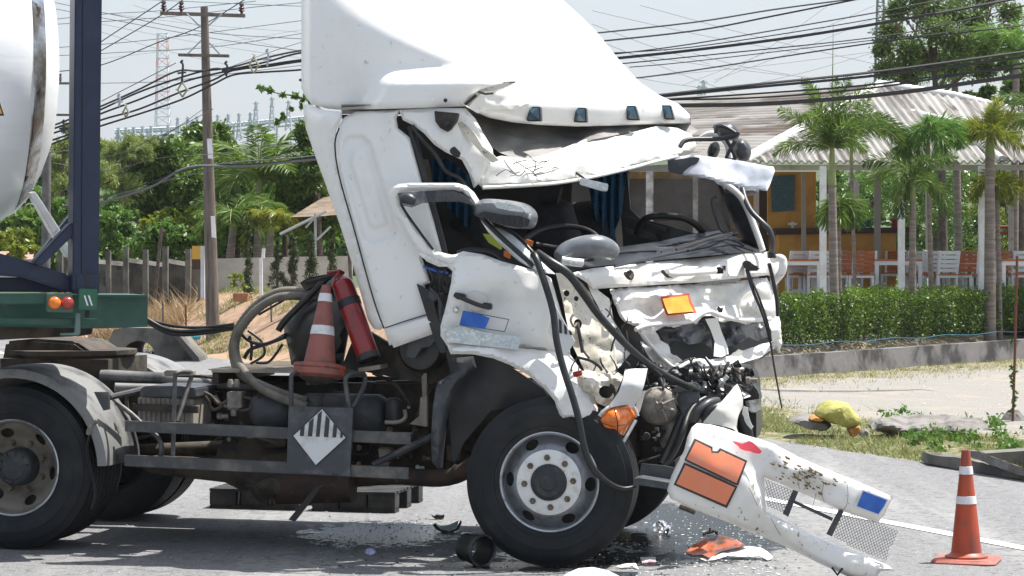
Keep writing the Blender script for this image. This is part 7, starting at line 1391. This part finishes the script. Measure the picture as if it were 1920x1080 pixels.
build('valve', *merge(ptube([(637, 522, .34), (633, 508, .34)], .02, n=10), ptube([(612, 512, .3), (638, 508, .34), (644, 512, .36)], .012, n=8), ptube([(622, 540, .28), (628, 520, .28), (634, 514, .3)], .009, n=8)), REDP, ex)
# the torn-off bumper leaning in front
BF = Fr(WF.P(1470, 950, 15.45), R(-4))
tb = thing('torn_bumper', 'white torn-off bumper with orange placards leaning down onto the road', 'bumper', WF.P(1600, 1084, 15.5))
bo = [(1284, 845), (1290, 820), (1298, 802), (1308, 794), (1332, 796), (1360, 803), (1398, 816), (1432, 826), (1450, 832), (1500, 858), (1560, 884), (1620, 908), (1675, 932), (1668, 945), (1660, 962), (1647, 980), (1620, 972), (1577, 958), (1540, 940), (1496, 922), (1460, 906), (1433, 895), (1434, 920), (1436, 958), (1470, 976), (1500, 992), (1560, 1018), (1620, 1042), (1667, 1061), (1679, 1073), (1665, 1070), (1650, 1072), (1645, 1082), (1655, 1096), (1600, 1086), (1527, 1052), (1480, 1028), (1441, 1011), (1400, 996), (1372, 982), (1332, 967), (1290, 950), (1258, 935), (1252, 920), (1260, 893), (1272, 868)]
bvf = [(1284, 845, .04), (1308, 794, .12), (1254, 920, .08), (1340, 880, -.04), (1400, 900, -.02), (1398, 816, .05), (1332, 967, .03), (1441, 1011, .06), (1436, 958, -.03), (1470, 995, -.05), (1500, 858, .07), (1496, 922, .08), (1540, 900, .0), (1480, 880, -.01), (1675, 932, .07), (1647, 980, .08), (1600, 940, .0), (1600, 1060, -.04), (1560, 1018, .0), (1667, 1061, .03), (1620, 1090, .04), (1500, 1035, .03), (1433, 895, .06), (1360, 950, -.01)]
bs = sheet('bumper_shell', bo, bvf, MUDW, tb, BF, step=7, th=.03, roll=.05, rr=9, crum=.008, cf=.02, smooth=50)
BVF = rbf(bvf)
def onb(outl, mat, nm, off=.012, parent=bs, **k):
    return sheet(nm, outl, lambda x, y: BVF(x, y) - off, mat, parent, BF, step=7, th=.003, **k)
BORD = M('placard_border', (.03, .025, .022), rough=.5)
onb([(1302, 822), (1336, 838), (1336, 846), (1345, 846), (1350, 840), (1401, 864), (1384, 911), (1283, 863)], BORD, 'orange_placard', .018); onb([(1305, 827), (1333, 841), (1334, 849), (1347, 850), (1352, 845), (1397, 866), (1381, 906), (1287, 861)], ORANGE, 'orange_placard', .024)
onb([(1283, 867), (1383, 912), (1363, 953), (1263, 909)], BORD, 'orange_placard', .018); onb([(1285, 872), (1378, 914), (1361, 947), (1268, 907)], ORANGE, 'orange_placard', .024)
onb([(1617, 918), (1666, 936), (1660, 950), (1649, 968), (1603, 950)], CONEB, 'blue_reflector', .03); onb([(1619, 921), (1663, 938), (1657, 950), (1647, 964), (1607, 949)], BLUE, 'blue_reflector', .036)
onb([(1373, 827), (1392, 832), (1404, 826), (1418, 834), (1428, 846), (1426, 851), (1405, 846), (1388, 842)], REDM, 'red_smear', .03, ragged=1.2)
rs = random.Random(3)
MSP = []
for k in range(110):
    q = rs.random(); x = 1462 + q * 75 + rs.gauss(0, 20); y = 862 + q * 52 + rs.gauss(0, 9) 
    if k > 78: x = rs.uniform(1300, 1640); y = 0; 
    if k > 78: y = rs.choice([850 + (x - 1400) * .42, 980 + (x - 1400) * .36]) + rs.uniform(-8, 14)
    if not inpoly(x, y, bo) or pdist(x, y, bo) < 5: continue
    r_ = rs.uniform(.8, 4.2) if k < 79 else rs.uniform(.6, 1.6)
    MSP.append((x, y, r_))
V = []; F = []
for x, y, r_ in MSP:
    o = len(V); n = 7; v = BVF(x, y) - .026; 
    for j in range(n): q = 2 * math.pi * j / n; rr_ = r_ * rs.uniform(.55, 1.2); V.append(BF.P(x + math.cos(q) * rr_ * 1.5 , y + math.sin(q) * rr_ * .8 + math.cos(q) * rr_ * .5, v + .006))
    V.append(BF.P(x, y, v - .006)); F += [[o + j, o + (j + 1) % n, o + n] for j in range(n)]
mo = build('mud_spatter', V, F, MUDSP, bs, kind='stuff')
bp('mesh_bracket', merge(prism([(1489, 919), (1497, 922), (1478, 969), (1469, 964)], .02, .05, BF), prism([(1574, 957), (1582, 959), (1560, 1006), (1551, 1002)], .02, .05, BF), prism([(1490, 938), (1562, 971), (1560, 977), (1488, 944)], .03, .045, BF)), GREYP, tb)
for pts in ([(1530, 925), (1525, 945), (1520, 960)], [(1588, 905), (1590, 930), (1586, 950), (1578, 957)], [(1545, 905), (1541, 925), (1546, 942)], [(1500, 880), (1496, 902), (1500, 918)], [(1340, 900), (1352, 925), (1360, 945)], [(1445, 970), (1455, 990), (1464, 1004)], [(1405, 915), (1412, 930), (1420, 948)]):
    build('crack', *tube([BF.P(x, y, BVF(x, y) - .012) for x, y in pts], .0014, 4, 4), MUDSP, bs)
def mesh_screen(poly, cell=6.2):
    segs = []
    xs_ = [p[0] for p in poly]; ys_ = [p[1] for p in poly]; rot = R(22)
    cx, cy = sum(xs_) / len(xs_), sum(ys_) / len(ys_); N = int(max(max(xs_) - min(xs_), max(ys_) - min(ys_)) / cell) + 4
    def pt(i, j): x = i * cell; y = j * cell * .62; return cx + x * math.cos(rot) - y * math.sin(rot), cy + x * math.sin(rot) + y * math.cos(rot)
    V = []; F = []
    for i in range(-N, N):
        for j in range(-2 * N, 2 * N):
            a0 = pt(i + (.5 if j % 2 else 0), j)
            for s_ in (-.5, .5):
                b0 = pt(i + (.5 if j % 2 else 0) + s_, j + 1)
                if inpoly(*a0, poly) and inpoly(*b0, poly):
                    A1, B1 = BF.P(*a0, .05 + .02 * math.sin(a0[0] * .05)), BF.P(*b0, .05 + .02 * math.sin(b0[0] * .05)); v, f = tube([A1, B1], .0021, 3); o = len(V); V += v; F += [[q + o for q in g] for g in f]
    return V, F
MESHM = M('mesh_steel', (.30, .30, .31), rough=.5, metal=.4)
build('mesh_screen', *mesh_screen([(1434, 896), (1496, 922), (1478, 966), (1436, 950)]), MESHM, tb)
build('mesh_screen', *mesh_screen([(1576, 958), (1640, 975), (1688, 995), (1680, 1012), (1668, 1030), (1664, 1055), (1610, 1034), (1560, 1008)]), MESHM, tb)
sb = thing('step_bracket', 'dark torn step bracket left of the bumper top', 'step', TF.P(1240, 900, -.1))
build('step_back', *prism([(1203, 869), (1250, 874), (1274, 880), (1262, 905), (1196, 902)], .0, .02), GREYP, sb); build('step_tread', *prism([(1188, 898), (1198, 896), (1260, 906), (1254, 918), (1190, 908)], -.22, -.02), PLATE, sb)
build('step_hook', *ptube([(1276, 950, -.1), (1290, 955, -.12), (1302, 960, -.1)], .018, n=7), GRIME, sb)
build('strut_tie', *ptube([(1560, 1064, -.02), (1570, 1078, -.02), (1582, 1062, -.02)], .008, BF, n=6), BLACKP, tb)
# trailer and tank
TT = R(-20); QF = Fr(WF.P(190, 545, 15.9), TT)
st = thing('semi_trailer', 'green trailer chassis front beam resting over the tractor rear', 'trailer', QF.P(100, 640, .6))
def qb(nm, pts, v0, v1, mat, parent, bev=.004, **k):
    o = build(nm, *prism(pts, v0, v1, QF), mat, parent, **k)
    if bev: bevel_obj(o, bev)
    return o
qb('main_beam', [(-60, 555), (188, 557), (277, 556), (277, 613), (183, 616), (-60, 612)], .35, .45, GREEN, st); qb('beam_top', [(-60, 551), (277, 553), (277, 558), (-60, 556)], .30, .9, GREEN, st)
qb('main_beam', [(-60, 555), (188, 557), (277, 556), (277, 613), (183, 616), (-60, 612)], 1.5, 1.6, GREEN, st)
qb('front_rail', [(-60, 551), (90, 550), (90, 570), (-60, 571)], -.02, .08, GREEN, st); qb('lower_rail', [(-60, 595), (185, 598), (185, 610), (-60, 608)], .05, .15, GREEN, st)
qb('under_frame', [(-60, 612), (175, 614), (172, 627), (150, 630), (-60, 640)], .5, 1.3, GRIME, st)
lp = qb('lamp_panel', [(87, 552), (136, 549), (137, 586), (88, 585)], -.05, -.02, M('green_grey_panel', (.07, .13, .10), rough=.5), st)
for x, mt, nm in ((102, LAMPO, 'orange_tail_lamp'), (126, REDL, 'red_tail_lamp')): build(nm, *revolve([(0, -.045), (.022, -.043), (.034, -.032), (.038, -.015), (.038, .0), (0, .0)], QF.P(x, 568, -.05), QF.b, 28, up=Z), mt, lp, smooth=50)
rp = qb('corner_plate', [(148, 541), (183, 542), (182, 582), (147, 580)], -.07, -.05, M('bright_green_plate', (.02, .11, .06), rough=.35), st)
for x in (157, 165): qb('reflective_dash', [(x, 554), (x + 3, 554), (x + 9, 573), (x + 6, 573)], -.074, -.0705, CONEB, rp, 0)
qb('hanging_bracket', [(142, 587), (151, 587), (151, 626), (147, 629), (113, 629), (113, 625), (140, 624)], .0, .02, M('green_grey_steel', (.12, .19, .17), rough=.5), st)
qb('rail_hole', [(160, 582), (168, 582), (168, 596), (160, 596)], .345, .36, GRIME, st, 0)
tc = thing('tank_container', 'tank container with white clad tank held in a dark blue steel frame', 'tank container', QF.P(100, 545, .6))
qb('corner_post', [(141, -60), (154, -60), (151, 545), (136, 545)], -.02, .15, NAVY, tc, .006); qb('corner_post', [(154, -60), (192, -60), (185, 545), (151, 545)], .0, .17, NAVY, tc, .006)
cf = qb('corner_casting', [(142, 514), (187, 514), (187, 552), (142, 552)], -.03, .16, NAVY, tc, .008)
build('casting_slot', *revolve([(0, 0), (.018, 0), (.018, .02), (0, .02)], QF.P(165, 522, -.035), QF.b, 16, up=Z), BLACKP, cf); qb('casting_slot', [(161, 524), (169, 524), (169, 536), (161, 536)], -.034, -.03, BLACKP, cf, 0)
qb('corner_post', [(154, -60), (192, -60), (185, 545), (151, 545)], 2.25, 2.42, NAVY, tc, .006)
qb('bottom_rail', [(-60, 462), (0, 475), (60, 492), (120, 512), (146, 528), (146, 545), (120, 545), (40, 520), (-60, 512)], .1, .3, NAVY, tc, .01)
qb('bottom_rail', [(-60, 520), (60, 520), (140, 532), (140, 548), (-60, 547)], .3, .5, NAVY, tc, .01)
qb('brace', [(62, 492), (130, 420), (143, 415), (143, 436), (78, 500)], .0, .12, NAVY, tc, .01)
qb('brace', [(56, 362), (66, 358), (112, 428), (100, 440)], .55, .67, WHITED, tc, .006); qb('brace', [(100, 440), (110, 425), (132, 465), (128, 484)], .55, .67, WHITED, tc, .006)
qb('brace', [(60, 492), (138, 395), (138, 420), (76, 500)], 1.2, 1.3, NAVY, tc, .01)
qb('end_rail', [(142, 530), (150, 530), (150, 548), (142, 548)], .16, 2.3, NAVY, tc, .004)
# tank: dished end revolved about the trailer axis
C_ = QF.P(96, 132, 1.22); # centre of the head
hp = [(0, 0), (.2, -.004), (.4, -.02), (.58, -.055), (.72, -.11), (.84, -.18), (.93, -.27), (.99, -.37), (1.03, -.50), (1.05, -.62), (1.055, -.64), (1.055, -3.5), (0, -3.5)]
tk = build('tank_shell', *revolve(hp, C_, QF.a, 96, up=Z), TANKW, tc, smooth=40)
build('seam_band', *revolve([(.842, -.184), (.852, -.182), (.925, -.252), (.934, -.266), (.928, -.285), (.842, -.20)], C_ , QF.a, 96, up=Z, close=False), TANKR, tk, smooth=40)
build('cladding_seam', *revolve([(1.052, -.66), (1.060, -.665), (1.060, -.70), (1.052, -.705)], C_, QF.a, 96, up=Z, close=False), TANKW, tk, smooth=40)
# warning triangle on the tank at the picture edge
qb('warning_triangle', [(-16, 218), (-4, 180), (8, 217)], .0, .003, BLACKP, tc, 0); qb('warning_triangle', [(-11, 214), (-4, 190), (4, 213)], -.004, -.001, YEL, tc, 0)
# pallets behind
pl0 = None
def pallet(px0, px1, v, lb):
    q = TF.P((px0 + px1) / 2, 1000, v); q = Vector((q.x, q.y, road_z(q.x, q.y))); 
    t = thing('pallet', lb, 'pallet', q, 'dark pallets on the road behind the truck'); s = (px1 - px0) / 290 / 2
    def lb_(u0, u1, v0, v1, w0, w1): A4 = [q + a_ * uu + b_ * v0 + Z * w for uu, w in ((u0, w0), (u1, w0), (u1, w1), (u0, w1))]; return solid(A4, [p + b_ * (v1 - v0) for p in A4])
    for k in range(3):
        for j in range(3): x = -s + k * (s - .1); bevel_obj(build('block', *lb_(x, x + .2, j * .4, j * .4 + .15, .025, .13), PALLET, t), .006)
    build('deck_board', *merge(*[lb_(-s, s + .0, j * .11, j * .11 + .08, .13, .15) for j in range(9)]), PALLET, t)
    build('base_board', *merge(*[lb_(-s, s, j * .4, j * .4 + .15, .0, .025) for j in range(3)]), PALLET, t)
pallet(378, 575, 2.9, 'dark pallet behind the rear wheels'); pallet(572, 752, 2.9, 'dark pallet seen under the silencer')
# debris
t = thing('rubber_boot', 'dark conical rubber boot lying against the front tyre', 'boot', gpt(882, 1058))
c = gpt(882, 1058) + Z * .095
build('boot_body', *revolve([(.092, -.12), (.098, -.11), (.094, -.05), (.082, .03), (.086, .05), (.080, .052), (.074, .04), (.078, -.02), (.084, -.1)], c + b_ * .03, (-a_ * .75 + b_ * .65 + Z * .06), 32, up=Z, close=False), RUBBER, t, smooth=50)
build('boot_rim', *revolve([(.088, -.118), (.100, -.122), (.102, -.108), (.094, -.10)], c + b_ * .03, (-a_ * .75 + b_ * .65 + Z * .06), 32, up=Z, close=False), GREYP, t, smooth=50)
def deb(name, label, cat, outl, Y, dv, mat, th=.01, **k):
    fr0 = Fr((0, 0, 0), 0); return sheet(name, outl, (lambda x, y: Y + dv(x, y)) if dv else Y, mat, None, WF, th=th, label=label, cat=cat, **k)
def gY(py, px=1000): return gpt(px, py).y
deb('ring_shard', 'curved broken lamp ring with pale green glass on the asphalt', 'shard', [(811, 984), (816, 981), (826, 992), (842, 996), (855, 991), (864, 975), (866, 980), (860, 993), (846, 1000), (830, 999), (818, 993)], gY(1000, 840) + .05, None, GREYP, th=.03, step=4)
deb('glass_shard', 'pale green glass piece inside the broken lamp ring', 'shard', [(822, 987), (842, 984), (860, 976), (857, 988), (844, 995), (830, 994)], gY(1000, 840) + .06, None, M('pale_green_glass', (.45, .60, .56), rough=.15), th=.01, step=5)
deb('plastic_fragment', 'black jagged plastic scrap above the broken lamp ring', 'scrap', [(808, 966), (814, 968), (819, 965), (826, 966), (833, 965), (832, 972), (824, 975), (815, 973)], gY(976, 820) + .04, None, BLACKP, th=.05, step=4, ragged=.6)
rock('crumpled_bottle', 'crumpled violet-blue plastic wrapper on the asphalt', 'wrapper', [(686, 1034), (690, 1027), (698, 1026), (704, 1031), (702, 1039), (692, 1041)], gY(1041, 694), .05, M('violet_plastic', (.35, .33, .65), (.6, .6, .75), 40, rough=.3), jag=.012)
deb('fender_fragment', 'burnt orange and white curved panel fragment on the road', 'fragment', [(1282, 1038), (1300, 1022), (1330, 1008), (1352, 1005), (1375, 1010), (1402, 1024), (1425, 1027), (1440, 1034), (1450, 1045), (1440, 1050), (1424, 1042), (1402, 1043), (1385, 1044), (1365, 1042), (1345, 1048), (1325, 1052), (1312, 1047), (1296, 1044)], gY(1052, 1360), lambda x, y: .10 * (1050 - y) / 40 * 3.2, WHITED, th=.015, step=5, ragged=.5, crum=.03, cf=.05, seed=5)
deb('orange_fragment', 'burnt orange placard skin on the curved fragment', 'fragment', [(1284, 1036), (1302, 1020), (1332, 1006), (1352, 1003), (1374, 1009), (1402, 1024), (1378, 1028), (1352, 1034), (1330, 1046), (1318, 1040), (1300, 1041)], gY(1052, 1360) - .03, lambda x, y: .10 * (1050 - y) / 40 * 3.2, M('burnt_orange', (.42, .11, .05), (.10, .06, .05), 9, .42, .6, .3, c3=(.5, .35, .32), sc3=14, lo3=.64, hi3=.7), th=.008, step=5, crum=.03, cf=.05, seed=5)
deb('white_fragment', 'white curved panel edge at the bottom of the photo', 'fragment', [(1045, 1092), (1062, 1076), (1085, 1066), (1112, 1064), (1140, 1070), (1160, 1080), (1175, 1095)], gY(1092, 1100), lambda x, y: (1090 - y) / 30 * .2, WHITE, th=.02, step=7, roll=.03, rr=10)
deb('white_fragment', 'thin bent white strip left of the orange fragment', 'fragment', [(1155, 1062), (1172, 1057), (1192, 1056), (1198, 1068), (1186, 1061), (1165, 1064)], gY(1068, 1175), lambda x, y: (1066 - y) / 10 * .08, WHITED, th=.01, step=4)
deb('label_fragment', 'pale torn sticker with a pink blot on the wet asphalt', 'sticker', [(1200, 1045), (1230, 1044), (1229, 1054), (1204, 1055)], gY(1056, 1210), lambda x, y: (1056 - y) / 10 * .1, M('pale_pinkish', (.5, .48, .48), (.5, .15, .25), 9, .55, .6, .6), th=.006, step=5)
deb('foil_fragment', 'bright crumpled foil reflector glinting beside the far tyre', 'foil', [(1224, 985), (1232, 978), (1240, 975), (1250, 980), (1262, 984), (1258, 990), (1258, 1000), (1248, 1003), (1240, 999), (1226, 996)], gY(1003, 1240), lambda x, y: (1003 - y) / 20 * .15, M('bright_foil', (.8, .82, .85), (.3, .3, .32), 12, .45, .6, .18, metal=.8), th=.02, step=3.5, crum=.06, cf=.12, ragged=.8)
t = thing('bracket_piece', 'small dark metal bracket lying before the orange fragment', 'bracket', gpt(1335, 1003))
build('arm', *merge(ptube([(1317, 1001, .0), (1336, 997, .0)], .010, Fr((0, gY(1003, 1335), 0), 0), n=6), ptube([(1331, 990, 0), (1332, 1000, 0)], .008, Fr((0, gY(1003, 1335), 0), 0), n=6), ptube([(1336, 995, 0), (1344, 997, 0), (1343, 1002, 0)], .014, Fr((0, gY(1003, 1335), 0), 0), n=7)), GRIME, t)
rock('rubber_wedge', 'black rubber wedge under the far front tyre', 'wedge', [(1180, 1008), (1186, 1001), (1212, 1001), (1220, 1008), (1222, 1016), (1200, 1018), (1182, 1014)], gY(1017, 1200), .12, RUBBER, jag=.006)
k_ = 0
for lb, o_, mt in (('dark splinter nearest the orange fragment, first', [(1225, 1042), (1260, 1036), (1290, 1040), (1300, 1048), (1260, 1052), (1230, 1050)], BLACKP), ('black rubber strip lying beneath the front wheel rim, bottom centre', [(972, 1068), (990, 1063), (1040, 1066), (1060, 1072), (1030, 1073), (985, 1074)], RUBBER), ('black curved sliver beside the bumper foot, upper', [(1405, 1003), (1420, 1002), (1432, 1006), (1418, 1008)], BLACKP), ('black curved sliver beside the bumper foot, lower', [(1413, 1019), (1425, 1017), (1438, 1021), (1426, 1023)], BLACKP), ('small black lump right of the orange fragment', [(1434, 1060), (1438, 1058), (1442, 1062), (1437, 1064)], BLACKP), ('grey-black flat scrap in the wet patch', [(1270, 1052), (1300, 1048), (1305, 1056), (1275, 1058)], GREYP), ('thin black shard left of the violet wrapper', [(710, 983), (724, 979), (740, 979), (728, 984), (714, 987)], BLACKP), ('small black chip below the lamp ring', [(738, 994), (745, 991), (747, 996), (740, 998)], BLACKP)):
    xs_ = [p[0] for p in o_]; ym = max(p[1] for p in o_)
    deb('plastic_fragment', lb, 'scrap', o_, gY(ym, xs_[0]), lambda x, y, ym=ym: (ym - y) * .022, mt, th=.008, step=4, ragged=.7, crum=.01, cf=.1)

# humid air: far pylons fade, near things stay clear
hb, hf = box((0, 720, 34), (1830, 1590, 104)); hm = bpy.data.materials.new('humid_air'); hm.use_nodes = True; hn = hm.node_tree
hn.nodes.remove(hn.nodes['Principled BSDF']); pv_ = hn.nodes.new('ShaderNodeVolumePrincipled'); pv_.inputs['Color'].default_value = (.93, .96, 1, 1); pv_.inputs['Density'].default_value = .00018; pv_.inputs['Anisotropy'].default_value = .2
hn.links.new(pv_.outputs[0], hn.nodes['Material Output'].inputs['Volume'])
build('haze', hb, hf, hm, kind='stuff', label='thin humid haze between the camera and the far pylons', cat='haze')
